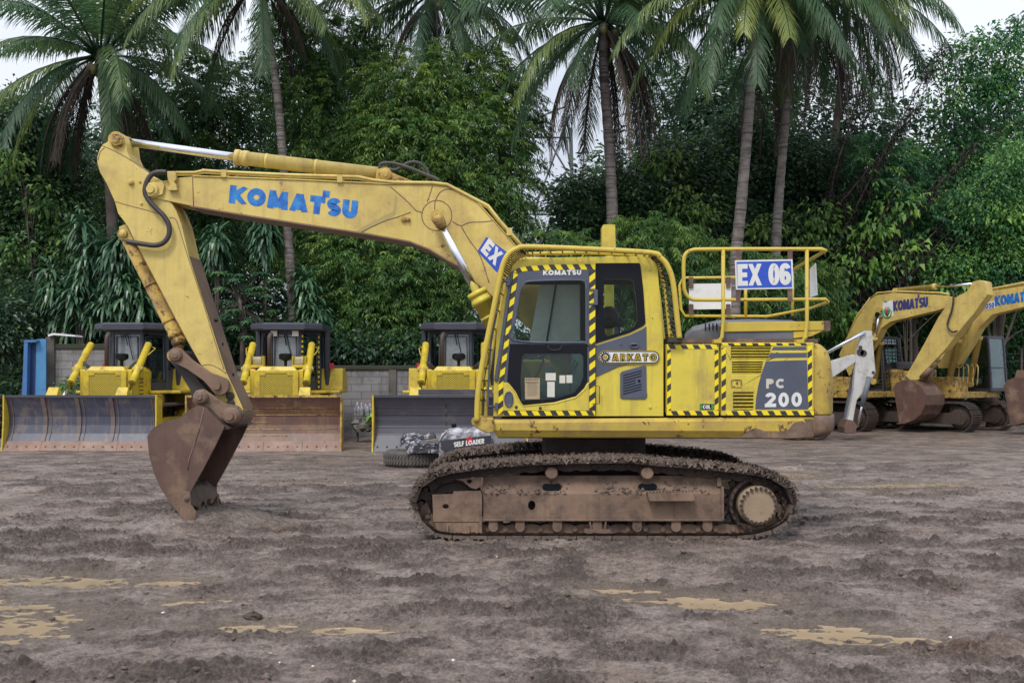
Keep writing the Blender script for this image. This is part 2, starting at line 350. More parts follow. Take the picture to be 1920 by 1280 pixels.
def strip(pts, h):
    pts = [p for k, p in enumerate(pts) if k == 0 or math.hypot(p[0] - pts[k - 1][0], p[1] - pts[k - 1][1]) > .004]
    n = len(pts); L = []; Rr = []
    closed = n > 4 and abs(pts[0][0] - pts[-1][0]) < 1e-6 and abs(pts[0][1] - pts[-1][1]) < 1e-6
    for k in range(n):
        p = pts[k]; a = pts[k - 1] if k > 0 else (pts[-2] if closed else None); b = pts[k + 1] if k < n - 1 else (pts[1] if closed else None)
        def nn(u, v):
            d = math.hypot(v[0] - u[0], v[1] - u[1]) or 1e-9; return (-(v[1] - u[1]) / d, (v[0] - u[0]) / d)
        if a is None: q = nn(p, b); s = 1
        elif b is None: q = nn(a, p); s = 1
        else:
            q1, q2 = nn(a, p), nn(p, b); q = (q1[0] + q2[0], q1[1] + q2[1]); l = math.hypot(*q) or 1e-9; q = (q[0] / l, q[1] / l)
            s = min(1.8, 1 / max(.3, q[0] * q1[0] + q[1] * q1[1]))
        L.append((p[0] + q[0] * h * s, p[1] + q[1] * h * s)); Rr.append((p[0] - q[0] * h * s, p[1] - q[1] * h * s))
    return L, Rr
def lettering(mb, s, p0, p1, hv, place, t=.26, gap=.1, m=0, thick=.0015, tick=False, slant=0):
    """p0,p1: baseline ends, hv: up vector (all in the 2-D units that place() maps to 3-D);  place(x, y, lift) -> point"""
    ws = [glyph(c, t)[0] for c in s]; W = sum(ws) + gap * (len(s) - 1)
    d = (p1[0] - p0[0], p1[1] - p0[1]); hl = math.hypot(*hv); asp = math.hypot(*d) / W / hl
    x = 0; q = 0
    def mp(u, v, e):
        v = min(1, max(0, v)); u = u / asp + slant * v
        return place(p0[0] + d[0] * u / W + hv[0] * v, p0[1] + d[1] * u / W + hv[1] * v, e)
    for ci, c in enumerate(s):
        for st in glyph(c, t)[1]:
            q += 1; e = thick + .00025 * (q % 4)
            L, Rr = strip([((x + a) * asp, b) for a, b in st], t / 2)
            n = len(L); vs = [mp(*p, e) for p in L] + [mp(*p, e) for p in Rr]
            mb.add(vs, [(k, k + 1, n + k + 1, n + k) for k in range(n - 1)], m)
        if tick and c == 'T':
            a = [(x + .62, .98), (x + .98, .98), (x + .98, 1.34), (x + .62, 1.34)]
            def mq(u, v, e): return place(p0[0] + d[0] * u / W + hv[0] * v, p0[1] + d[1] * u / W + hv[1] * v, e)
            mb.add([mq(u, v, thick + .0012) for u, v in a], [(0, 1, 2, 3)], m)
        x += ws[ci] + gap
def onY(Y): return lambda x, y, e: P3(x, y, Y - e)
# ---- tracks: shoes laid along a closed path of (x, z) points
def belt(mb, path, y0, y1, pitch=.19, th=.035, gro=.03, to3=lambda x, y, z: Vector((x, y, z)), m=0, chain=True, mc=0, mud=0, mtop=None):
    P = [Vector((a, b)) for a, b in path]; n = len(P)
    seg = [(P[(i + 1) % n] - P[i]).length for i in range(n)]; T = sum(seg); k = round(T / pitch); step = T / k
    area = sum(P[i].x * P[(i + 1) % n].y - P[(i + 1) % n].x * P[i].y for i in range(n)); sg = -1 if area > 0 else 1
    def pt(s):
        s %= T
        for i in range(n):
            if s <= seg[i]: return P[i] + (P[(i + 1) % n] - P[i]) * (s / seg[i])
            s -= seg[i]
        return P[0]
    for i in range(k):
        a = pt(i * step); b = pt((i + .96) * step); t = (b - a).normalized(); o = Vector((-t.y, t.x)) * sg
        L = (b - a).length
        prof = [(0, 0), (0, th)]
        for g in (.06, .45, .84): prof += [(L * g, th), (L * g + .006, th + gro), (L * g + .018, th + gro), (L * g + .028, th)]
        prof += [(L, th), (L, 0)]
        near = [a + t * u + o * v for u, v in prof]
        jy = random.uniform(-.012, .012) if mud else 0
        n0 = [to3(q.x, y0 + jy, q.y) for q in near]; n1 = [to3(q.x, y1 + jy, q.y) for q in near]
        dk = mtop is not None and o.y > -.3; mb.extr(n0, n1[0] - n0[0], mtop if dk else m); mcc = mtop if dk else mc
        if chain:
            for ya in (.30, .56):
                yy = y0 + (y1 - y0) * ya; c = (a + b) / 2 - o * .05; d = t * (L * .62)
                ring = [c - d * .8 - o * .035, c - d - o * 0, c - d * .8 + o * .045, c + d * .8 + o * .045, c + d, c + d * .8 - o * .035, c + d * .3 - o * .05, c - d * .3 - o * .05]
                q0 = [to3(q.x, yy, q.y) for q in ring]; q1 = to3(ring[0].x, yy + .05, ring[0].y)
                mb.extr(q0, q1 - q0[0], mcc)
            c = a - o * .05; mb.cyl(to3(c.x, y0 + (y1 - y0) * .26, c.y), to3(c.x, y0 + (y1 - y0) * .72, c.y), .028, 8, mcc)
def stadium(x0, x1, z0, z1, n=10):
    r = (z1 - z0) / 2; zc = (z0 + z1) / 2; p = []
    for k in range(n + 1): a = R(-90 + 180 * k / n); p.append((x1 - r + r * math.cos(a), zc + r * math.sin(a)))
    for k in range(n + 1): a = R(90 + 180 * k / n); p.append((x0 + r + r * math.cos(a), zc + r * math.sin(a)))
    return p
# ================================================================ THE YELLOW EXCAVATOR (side on, facing left)
YC = 12.90                                  # distance of its centre plane
CX = (1132 - 960) / F * 11.5
set_off((CX, YC, 0))
exc = empty('excavator', OFF, 'large yellow excavator seen side on, with hazard tape and a blue number sign', 'excavator')
# ---- crawler tracks
outer = [(771, 945), (776, 925), (788, 905), (808, 892), (837, 881), (882, 875), (942, 867), (1022, 862), (1088, 860), (1180, 859), (1225, 864), (1295, 870), (1361, 877), (1422, 885), (1448, 892), (1474, 905), (1488, 922), (1494, 945), (1491, 968), (1479, 984), (1457, 999), (1404, 1012), (1300, 1013), (1100, 1013), (900, 1013), (826, 1011), (799, 999), (781, 976)]
def track(Y0, Y1, far=False):
    path = [at(a, b, 11.5) for a, b in outer]
    cxm = sum(p[0] for p in path) / len(path); czm = .48
    path = [(cxm + (x - cxm) * .978, czm + (z - czm) * .885) for x, z in path]
    path = [(p.x, p.z) for p in smooth_path([Vector((x, 0, z)) for x, z in path], 5, True)]
    mb = MB(); belt(mb, path, Y0, Y1, .19, gro=.022, m=0, mc=1, mud=1, mtop=2)
    tr = mb.build('track', [M['mudclod'], M['mudsteel'], M['muddark']], exc)
    # dried mud crust lying on the upper run and round the ends
    n = len(path); vs = []; fs = []; rows = 14
    area = sum(path[i][0] * path[(i + 1) % n][1] - path[(i + 1) % n][0] * path[i][1] for i in range(n)); sg = -1 if area > 0 else 1
    dense = smooth_path([Vector((x, 0, z)) for x, z in path], 7, True); nd = len(dense)
    for i, p in enumerate(dense):
        t = (dense[(i + 1) % nd] - dense[i - 1]).normalized(); o = Vector((-t.z, 0, t.x)) * sg
        for k in range(rows):
            y = Y0 - .008 + (Y1 - Y0 + .016) * k / (rows - 1)
            up = max(0, o.z) ** .5
            h = .050 + .008 * up + (.15 + up) * (.014 * math.sin(i * .9 + 2.1 * math.sin(k * 1.3 + i * .11)) + .010 * math.sin(k * 2.2 + i * .37) + .022 * random.random()) - (.045 if o.z < -.3 else 0)
            if k in (0, rows - 1): h -= .035 + .015 * random.random(); y += (-.012 if k == 0 else .012)
            q = p + o * h; vs.append((q.x + random.uniform(-.012, .012), y + random.uniform(-.012, .012), q.z))
    for i in range(nd):
        for k in range(rows - 1):
            j = (i + 1) % nd; fs.append((i * rows + k, i * rows + k + 1, j * rows + k + 1, j * rows + k))
    mb = MB(); mb.add(vs, fs, 0, True)
    for q in range(900):                                    # clods
        i = random.randrange(nd); p = dense[i]; t = (dense[(i + 1) % nd] - dense[i - 1]).normalized(); o = Vector((-t.z, 0, t.x)) * sg
        if o.z < .15 and random.random() < .7: continue
        c = p + o * .10; c.y = random.uniform(Y0, Y1) if random.random() < .4 else Y0 + random.uniform(-.012, .04); c = c - o * random.uniform(0, .05); r = random.uniform(.006, .019)
        pts = [c + Vector(v).normalized() * r * random.uniform(.6, 1.2) for v in ((1, 0, 0), (-1, 0, 0), (0, 1, 0), (0, -1, 0), (0, 0, 1), (0, 0, -1))]
        mb.add(pts, [(0, 2, 4), (2, 1, 4), (1, 3, 4), (3, 0, 4), (2, 0, 5), (1, 2, 5), (3, 1, 5), (0, 3, 5)], 0)
    mb.build('mud_crust', M['mudclod'], tr, fix=False)
    # frame
    if far: fy0, fy1 = Y0 + .14, Y0 + .46
    else: fy0, fy1 = Y0 + .10, Y0 + .42
    S = 11.6
    def A(a, b, dy=0): x, z = at(a, b, S); return Vector((x, fy0 + dy, z))
    def pr(mb, pts, d0, d1, m=0, holes=()): mb.extr([A(a, b, d0) for a, b in pts], (0, d1 - d0, 0), m, [[A(a, b, d0) for a, b in h] for h in holes])
    mb = MB()
    def oval(cx, cy, rx, ry, n=12): return [(cx + rx * math.cos(2 * math.pi * k / n), cy + ry * math.sin(2 * math.pi * k / n)) for k in range(n)]
    pr(mb, [(905, 925), (1352, 925), (1354, 972), (905, 972)], 0, .02, 0, [oval(997, 947, 7, 9)])
    mb.extr([A(905, 972, -.02), A(1356, 972, -.02), A(1356, 976, -.02), A(905, 976, -.02)], (0, .30, 0), 0)
    vs = [A(905, 925, .003), A(1355, 925, .003), A(1355, 893, .13), A(905, 893, .13)]        # sloping shelf above the beam
    mb.add(vs + [v + Vector((0, .2, -.02)) for v in vs], [(0, 1, 2, 3), (7, 6, 5, 4), (3, 2, 6, 7)], 0)
    mb.box(A(905, 0).x, A(1352, 0).x, fy0 + .145, fy1, A(0, 970).z, A(0, 900).z, 1)
    pr(mb, [(1352, 912), (1357, 912), (1357, 975), (1352, 975)], -.02, .1)
    pr(mb, [(1345, 897), (1352, 895), (1354, 912), (1345, 912)], .02, .1)
    # front guard round the idler
    pr(mb, [(811, 926), (900, 924), (903, 977), (813, 977)], -.04, -.02, 0, [oval(836, 948, 6, 4.5)])
    pr(mb, [(815, 977), (903, 977), (902, 1003), (835, 1003), (820, 997)], -.03, -.012)
    pr(mb, [(899, 924), (904, 924), (904, 1004), (899, 1004)], -.05, .1)
    pr(mb, [(838, 983), (841, 983), (841, 1002), (838, 1002)], -.06, -.031); pr(mb, [(878, 983), (881, 983), (881, 1002), (878, 1002)], -.06, -.031)
    pr(mb, [(853, 898), (902, 894), (902, 910), (893, 917), (882, 914), (868, 902)], .0, .02, 0, [oval(880, 902, 5, 4, 8)])
    pr(mb, [(850, 921), (902, 920), (902, 925), (850, 926)], -.03, .1)
    fr = mb.build('track_frame', [M['mudsteel'], M['muddark']], tr, bevel=.006)
    for cx in (1035, 1215):                                 # oval slots in the shelf
        mb = MB(); z0 = A(0, 914).z; c = A(cx, 0); mb.lathe([(.001, -.012), (.038, -.012), (.045, .0)], (c.x - .06, fy0 + .035, z0), 12, 0); mb.lathe([(.001, -.012), (.038, -.012), (.045, 0)], (c.x + .06, fy0 + .035, z0), 12, 0)
        mb.box(c.x - .06, c.x + .06, fy0 + .020, fy0 + .06, z0 - .036, z0 + .036)
        mb.build('slot', M['black'], tr)
    mb = MB()                                               # mud clumps caught on the shelf and along the beam edge
    for q in range(420):
        a_ = random.uniform(906, 1350); t_ = random.random() ** 1.6; b_ = 924 - 26 * t_ + random.uniform(-1, 2.5); c = A(a_, b_, .13 * t_ - .004); r = random.uniform(.006, .022) * (1.3 if random.random() < .1 else 1)
        if math.sin(a_ * .05) + math.sin(a_ * .021 + 1) < random.uniform(-1.4, .6): continue
        pts = [c + Vector(v).normalized() * r * random.uniform(.6, 1.3) for v in ((1, 0, 0), (-1, 0, 0), (0, 1, 0), (0, -1, 0), (0, 0, 1), (0, 0, -1))]
        mb.add(pts, [(0, 2, 4), (2, 1, 4), (1, 3, 4), (3, 0, 4), (2, 0, 5), (1, 2, 5), (3, 1, 5), (0, 3, 5)], 0)
    mb.build('mud_clump', M['mudclod'], tr, fix=False)
    mb = MB(); pr(mb, [(1211, 922), (1296, 920), (1298, 934), (1294, 936), (1214, 936)], -.16, .01)
    for k in range(14): pr(mb, [(1212 + k * 6, 918.5), (1215 + k * 6, 918.5), (1215 + k * 6, 921.5), (1212 + k * 6, 921.5)], -.155, -.01)
    mb.build('step', M['mudsteel'], tr, bevel=.004)
    c = A(850, 950); mb = MB(); ym = (Y0 + Y1) / 2
    mb.lathe([(.001, -.12), (.12, -.12), (.16, -.06), (.24, -.05), (.27, -.08), (.31, -.08), (.335, -.03), (.335, .03), (.31, .08), (.12, .12), (.001, .12)], (c.x, ym, c.z), 36, 0)
    mb.build('idler_wheel', M['muddark'], tr)
    c = A(1421, 947); mb = MB(); k = 21; ring = []
    for q in range(k * 4): rr = (.355, .355, .30, .30)[q % 4]; a = 2 * math.pi * q / (k * 4); ring.append(Vector((c.x + rr * math.cos(a), ym - .04, c.z + rr * math.sin(a))))
    mb.extr(ring, (0, .07, 0), 0)
    mb.lathe([(.27, -.17), (.30, -.15), (.30, -.05), (.24, -.05)], (c.x, ym, c.z), 36, 0)
    mb.lathe([(.001, -.235), (.185, -.235), (.20, -.225), (.215, -.2), (.215, .1), (.001, .1)], (c.x, ym, c.z), 40, 1)
    for q in range(22): a = 2 * math.pi * q / 22; mb.lathe([(.001, -.262), (.017, -.262), (.019, -.22)], (c.x + .186 * math.cos(a), ym, c.z + .186 * math.sin(a)), 7, 0)
    for q in range(24): a = 2 * math.pi * q / 24; mb.lathe([(.001, -.19), (.014, -.19), (.016, -.16)], (c.x + .285 * math.cos(a), ym, c.z + .285 * math.sin(a)), 6, 0)
    mb.build('sprocket', [M['muddark'], M['hub']], tr)
    for px_ in (925, 975, 1045, 1120, 1195, 1268, 1327):
        c = A(px_, 988); mb = MB(); mb.lathe([(.001, -.15), (.05, -.15), (.06, -.12), (.105, -.11), (.11, -.03), (.08, -.02), (.08, .02), (.11, .03), (.105, .11), (.001, .11)], (c.x, ym, c.z), 20, 0)
        mb.lathe([(.001, -.20), (.05, -.20), (.058, -.185), (.058, -.14)], (c.x, ym, c.z), 14, 1); mb.box(c.x - .05, c.x + .05, ym - .195, ym - .15, c.z + .03, c.z + .09, 1); mb.build('track_roller', [M['muddark'], M['mudsteel']], tr)
    for px_ in (1034, 1213):
        c = A(px_, 888); mb = MB(); mb.lathe([(.001, -.26), (.055, -.26), (.068, -.245), (.068, .15), (.001, .15)], (c.x, ym, c.z + .01), 20, 0); mb.build('carrier_roller', M['mudsteel'], tr)
    mb = MB(); pr(mb, [(1096, 991), (1143, 991), (1150, 999), (1146, 1005), (1100, 1005), (1094, 999)], -.06, .05); pr(mb, [(1104, 977), (1107, 977), (1110, 991), (1106, 991)], -.05, -.03); pr(mb, [(1134, 977), (1137, 977), (1135, 991), (1131, 991)], -.05, -.03)
    mb.build('track_guard', M['mudsteel'], tr, bevel=.006)
    return tr
track(11.5, 12.1); track(13.72, 14.32, True)
mb = MB()
mb.box(CX - .9, CX + .9, 12.1, 13.7, .42, .78); mb.lathe([(.62, .75), (.62, 1.08), (.001, 1.08)], (CX, YC, 0), 32, 0, 'Z')
for s in (-1, 1):
    for e in (-1, 1):
        mb.extr([Vector((CX + s * .6, YC, .45)), Vector((CX + s * 1.25, YC + e * .8, .35)), Vector((CX + s * .9, YC + e * .85, .35)), Vector((CX + s * .2, YC, .45))], (0, 0, .3))
mb.build('undercarriage_frame', M['muddark'], exc, bevel=.02)
# ---- revolving frame, skirt
YB = 11.60
mb = MB()
mb.loft([[P3(a, b, y) for y, (a, b) in zip(ys, pts)] for ys, pts in [
    ((YB + .03, YB, YB, YB + .05, YB + .25, YB + .25), ((926, 786), (924, 793), (925, 806), (933, 819), (934, 821), (926, 784))),
    ((YB + .03, YB, YB, YB + .05, YB + .25, YB + .25), ((1526, 781), (1527, 788), (1527, 808), (1527, 820), (1527, 822), (1527, 780)))]], 0)
sk = mb.build('side_skirt', M['cw_yellow'], exc)
mb = MB(); mb.box(P3(940, 0, YB).x, P3(1527, 0, YB).x, YB + .2, 14.15, 1.14, 1.40, 0); mb.build('revolving_frame', M['darkiron'], exc)
mb = MB()                                               # bare steel patch where the skirt's paint has come off
mb.px([(1365, 820), (1392, 817), (1405, 806), (1416, 802), (1430, 806), (1440, 811), (1462, 810), (1480, 806), (1484, 797), (1492, 791), (1505, 789), (1512, 795), (1508, 785), (1526, 785), (1526, 818), (1480, 821), (1420, 820)], YB - .004, YB + .02)
mb.build('bare_patch', M['mudsteel'], sk)
mb = MB()
mb.px([(883, 786), (896, 782), (926, 783), (926, 810), (912, 812), (896, 804), (885, 797)], YB - .08, YB + .5); mb.build('front_step', M['rusty_yellow'], exc, bevel=.02)
# ---- counterweight
def cw_sec(z, ins, x1):
    x0 = P3(1527, 0, YB).x
    pts = [(x0, YB + ins), (x1 - .10, YB + ins), (x1 - .02, YB + .06 + ins), (x1, YB + .16)]
    for k in range(1, 8):
        a = k / 8; pts.append((x1 + .28 * math.sin(math.pi * a), YB + .16 + a * 2.35))
    pts += [(x1, 14.12), (x1 - .05, 14.2 - ins), (x0, 14.25 - ins)]
    return [Vector((x, y, z)) for x, y in pts]
def Z(py): return at(0, py, YB)[1]
def Xp(p): return at(p, 0, YB)[0]
mb = MB(); mb.loft([cw_sec(Z(643), .03, Xp(1540)), cw_sec(Z(646), .01, Xp(1546)), cw_sec(Z(656), 0, Xp(1556)), cw_sec(Z(675), 0, Xp(1562)), cw_sec(Z(706), 0, Xp(1566)), cw_sec(Z(774), 0, Xp(1566)), cw_sec(Z(778), 0, Xp(1564))], 0, True)
cwt = mb.build('counterweight', M['cw_yellow'], exc)
mb = MB(); mb.loft([cw_sec(Z(778.5), 0, Xp(1564)), cw_sec(Z(781), -.012, Xp(1569)), cw_sec(Z(806), -.012, Xp(1569)), cw_sec(Z(816), .01, Xp(1562)), cw_sec(Z(821), .05, Xp(1548))], 0, True)
mb.build('counterweight_foot', M['bucket'], cwt)
# ---- engine bay doors (near side)
def tape(name, quads, Y, par, horiz):
    for q in quads: mb = MB(); mb.px(q, Y - .004, Y); mb.build('hazard_tape', M['tape_h'] if horiz else M['tape_v'], par)
def rect(a0, b0, a1, b1): return [(a0, b0), (a1, b0), (a1, b1), (a0, b1)]
mb = MB(); mb.px(rect(1250, 645, 1348, 779), YB, YB + .06); d1 = mb.build('side_door', M['yellow'], exc, bevel=.008, label='plain yellow side door between cab and louvred door')
tape('t', [rect(1251, 656, 1258, 769), rect(1340, 656, 1347, 769)], YB, d1, False); tape('t', [rect(1251, 646, 1347, 654), rect(1251, 770, 1347, 778)], YB, d1, True)
mb = MB(); mb.px(rect(1312, 757, 1339, 768), YB - .004, YB)
st = mb.build('sticker', M['black'], d1)
for q in (rect(1312.6, 758, 1317, 767), rect(1334, 758, 1338.4, 767)): mb = MB(); mb.px(q, YB - .006, YB - .004); mb.build('green_band', M['green'], st)
mb = MB(); lettering(mb, 'COL', (1318, 766), (1332, 766), (0, -7), onY(YB - .0045), t=.25); mb.build('lettering', M['white'], st)
mb = MB(); lou = [(1371, 647, 1447, 674, 1440), (1373, 678, 1431, 701, 1427), (1375, 735, 1413, 769, 1413)]
mb.px(rect(1352, 642, 1526, 779), YB, YB + .06, 0, [[(a, b), (c, b), (e, d), (a, d)] for a, b, c, d, e in lou])
d2 = mb.build('side_door', M['yellow'], exc, bevel=.008, label='yellow engine door with louvres and grey number panel')
for a, b, c, d, e in lou:
    mb = MB(); n = 5; mb.pxbox(a, c, b, d, YB + .055, YB + .06, 1)
    for k in range(n):
        y0 = b + (d - b) * (k + .12) / n; y1 = b + (d - b) * (k + .62) / n; cc = c + (e - c) * (k + .5) / n
        q = [P3(a, y0, YB + .045), P3(cc, y0, YB + .045), P3(cc, y1, YB + .002), P3(a, y1, YB + .002)]
        mb.add(q + [v + Vector((0, .004, -.008)) for v in q], [(0, 1, 2, 3), (7, 6, 5, 4), (3, 2, 6, 7)], 0)
    mb.build('louvre', [M['yellow'], M['darkiron']], d2)
mb = MB(); mb.px(rect(1371, 711, 1391, 726), YB - .008, YB, 0, [rect(1373, 713, 1389, 724)]); c = P3(1382, 718, YB); mb.lathe([(.001, -.012), (.012, -.012), (.015, 0)], c, 12, 0); mb.build('latch', M['rusty_yellow'], d2)
tape('t', [rect(1353, 652, 1361, 769), [(1514, 648), (1522, 648), (1523, 768), (1516, 768)]], YB, d2, False); tape('t', [rect(1353, 643, 1513, 647.5), rect(1362, 770, 1526, 778)], YB, d2, True)
gp = [(1436, 677), (1513, 674.5), (1515.5, 767), (1416, 767), (1418, 745), (1422, 722), (1428, 700)]
mb = MB(); mb.px(gp, YB - .003, YB); mb.px([(1450, 650), (1512, 649.5), (1512.5, 656), (1447, 656.5)], YB - .003, YB); mb.px([(1444, 662), (1512.7, 661.5), (1513, 670), (1440, 671)], YB - .003, YB)
gd = mb.build('grey_decal', M['grey'], d2)
mb = MB(); lettering(mb, 'PC', (1436, 728), (1472, 727.5), (0, -18), onY(YB - .003), t=.28, gap=.12); mb.build('lettering', M['letteryel'], gd)
mb = MB(); lettering(mb, '200', (1434, 763), (1504, 762), (0, -27), onY(YB - .003), t=.25, gap=.12); mb.build('lettering', M['letter'], gd)
mb = MB(); mb.px([(1447.5, 657.2), (1512.5, 656.7), (1512.7, 661), (1444.3, 661.5)], YB - .003, YB)
mb.box(P3(1250, 0, YB).x, P3(1527, 0, YB).x, YB + .07, 14.15, 1.40, Z(645), 0); mb.build('engine_bay', M['yellow'], exc)
# hood and tread boards
mb = MB(); hx = [(1281, 640), (1284, 626), (1298, 612), (1345, 600), (1400, 598), (1485, 600), (1500, 606), (1500, 640)]
mb.loft([[P3(a, b, y) for a, b in hx2] for y, hx2 in ((12.0, [(a, b + 8 if b < 635 else b) for a, b in hx]), (12.15, hx), (13.0, hx), (13.3, [(a, b + 6 if b < 635 else b) for a, b in hx]))], 0, False)
hood = mb.build('engine_hood', M['hood'], exc, bevel=.01)
mb = MB()
for k in range(5): mb.pxbox(1322 + k * 7 - 0, 1324 + k * 7, 606, 618, 11.98, 12.0)
for k in range(9): a = 1360 + k * 15; mb.box(P3(a, 0, 12.4).x, P3(a + 10, 0, 12.4).x, 12.3, 12.95, at(0, 598, 12.3)[1] - .03, at(0, 598, 12.3)[1] + .015)
mb.build('hood_slot', M['black'], hood)
mb = MB(); mb.px([(1357, 604), (1546, 602), (1546, 619), (1357, 622)], 11.72, 11.76); mb.px([(1488, 622), (1546, 619), (1520, 631), (1488, 634)], 11.73, 12.2)
mb.box(P3(1357, 0, 11.72).x, P3(1546, 0, 11.72).x, 11.76, 11.98, at(0, 606, 11.72)[1] - .03, at(0, 606, 11.72)[1]); mb.build('walkway_board', M['tube_yellow'], exc, bevel=.006)
mb = MB(); mb.pxbox(1546, 1557, 601, 620, 11.70, 12.1); mb.box(P3(1280, 0, YB).x, P3(1540, 0, YB).x, 11.72, 11.8, Z(642), Z(634)); mb.build('board_end', M['bucket'], exc)
mb = MB(); mb.px([(1359, 623), (1487, 621), (1487, 640), (1359, 640)], 11.74, 11.78); mb.build('grey_side_plate', M['hood'], exc)
# exhaust tower
mb = MB(); e0 = 12.9; mb.px([(1129, 424), (1154, 424), (1154, 434), (1155, 470), (1129, 470)], e0, e0 + .2); mb.px([(1132, 421), (1154, 421), (1154, 424), (1129, 424)], e0, e0 + .2)
mb.cyl(P3(1142, 480, e0 + .1), P3(1142, 640, e0 + .1), .06, 14); mb.build('exhaust', M['yellow'], exc, bevel=.01)
mb = MB(); mb.box(P3(960, 0, 13.3).x, P3(1250, 0, 13.3).x, 13.35, 14.2, 1.38, 2.0); mb.box(P3(930, 0, 13.3).x, P3(1000, 0, 13.3).x, 13.4, 14.15, 1.38, 1.7); mb.build('tool_box', M['yellow'], exc, bevel=.03)
# ---- cab
CY = 11.64; CYF = 12.60
shell = [(925, 780), (926, 700), (932, 615), (944, 560), (957, 509), (961, 497), (968, 490), (980, 486), (1016, 483.5), (1110, 481.5), (1204, 481), (1218, 484), (1228, 491), (1233, 501), (1238, 560), (1244, 640), (1244, 780)]
doorhole = [(952, 716), (957, 650), (972, 518), (978, 512), (1104, 508), (1104, 714), (1094, 727), (1080, 741), (1040, 752), (982, 757), (974, 745), (966, 731)]
rearhole = [(1130, 526), (1134, 523), (1180, 523), (1188, 527), (1193, 560), (1195, 600), (1190, 611), (1180, 618), (1140, 630), (1135, 626), (1132, 600)]
mb = MB(); mb.px(shell, CY, CY + .05, 0, [doorhole, rearhole])
cab = mb.build('cab', M['yellow'], exc, bevel=.012)
mb = MB()
win = [(962, 638), (966, 600), (975, 545), (983, 533), (996, 527), (1088, 525), (1097, 531), (1099, 540), (1099, 640), (1096, 642)]
greyf = [(944, 716), (953, 640), (970, 516), (976, 509), (1104.5, 505.5), (1104.5, 716), (1101.5, 716), (1101.5, 645), (956, 645), (951, 716)]
D0 = CY - .035
mb.px(greyf, D0, CY, 0, [win]); door = mb.build('door', M['grey'], cab, bevel=.004)
mb = MB(); rim = [(a, b) for a, b in win]; mb.tube(smooth_path([P3(a, b, D0) for a, b in rim], 3, True), .012, 6, 0, True); mb.build('window_seal', M['grey'], door)
blk = [(956.5, 645.5), (1101, 645.5), (1101, 716), (1095, 727), (1080, 742), (1040, 753), (980, 759), (973, 746), (966, 732), (951.5, 716)]
lhole = [(979, 668), (984, 663), (1089, 663), (1094, 668), (1094, 705), (1088, 722), (1075, 737), (1040, 747), (977, 752), (976, 710)]
mb = MB(); mb.px(blk, D0 + .002, CY, 0, [lhole]); mb.build('lower_window_surround', M['black'], door)
yd = [(944, 716.5), (951, 716.5), (966, 733), (973, 747), (980, 760), (1040, 754), (1080, 743), (1095, 728), (1101.5, 716.5), (1104.5, 716.5), (1104.5, 769.5), (943, 769.5)]
mb = MB(); mb.px(yd, D0, CY, 0); ypl = mb.build('lower_door_panel', M['yellow'], door, bevel=.004)
mb = MB()                                               # pressed crease following the window curve
mb.tube([P3(a, b, D0) for a, b in ((952, 718), (966, 735), (974, 752), (981, 761), (1040, 756), (1080, 745), (1098, 729), (1104, 718))], .008, 6); mb.build('crease', M['yellow'], door)
for nm, pts, mt, yy in (('upper_window', win, M['glass'], CY - .015), ('lower_window', lhole, M['glassdark'], CY - .012)):
    mb = MB(); mb.px(pts, yy, yy + .006); mb.build(nm, mt, door)
tape('t', [[(934, 778), (935, 721), (963, 512), (971, 514), (944, 716), (943, 769.5)], rect(1105, 506, 1116, 769)], D0, door, False)
tape('t', [[(963, 511.5), (970, 503), (985, 499.5), (1030, 496), (1116, 494.5), (1116, 505), (1030, 506), (985, 508), (975, 510)], rect(944, 770, 1116, 778.5)], D0, door, True)
mb = MB(); lettering(mb, 'KOMATSU', (1018, 516), (1090, 515.4), (0, -9.5), onY(D0 - .006), t=.3, gap=.08, tick=True); mb.build('lettering', M['letter'], door)
mb = MB(); c = P3(954, 748, D0 - .02); mb.lathe([(.001, -.0), (.05, 0), (.058, -.006), (.066, 0), (.068, .02)], c, 24)
for i in range(len(mb.V)): v = mb.V[i]; mb.V[i] = (c.x + (v[0] - c.x) * .75, v[1], c.z + (v[2] - c.z) * 1.3)
mb.build('door_lock_cover', M['grey'], door)
mb = MB(); mb.tube([P3(*p, D0 - q) for p, q in (((1112, 723), 0), ((1112, 723), .05), ((1124, 724), .05), ((1124, 756), .05), ((1112, 757), .05), ((1112, 757), 0))], .006, 6); mb.build('latch_bracket', M['bucket'], door)
mb = MB(); mb.px(rect(1114, 543, 1121, 572), D0 - .04, D0 + .01); mb.px(rect(1105, 541, 1116, 545), D0 - .02, D0); mb.px(rect(1105, 568, 1116, 572), D0 - .02, D0); mb.build('door_hinge', M['grey'], door, bevel=.005)
mb = MB(); mb.tube(pxpath([(1027, 647), (1030, 654), (1042, 656), (1050, 654), (1054, 648)], D0 - .01, 4), .005, 6)
for a, b in ((968, 763), (1013, 765)): mb.lathe([(.001, -.014), (.014, -.012), (.018, 0)], P3(a, b, D0), 12)
mb.build('door_button', M['darkiron'], door)
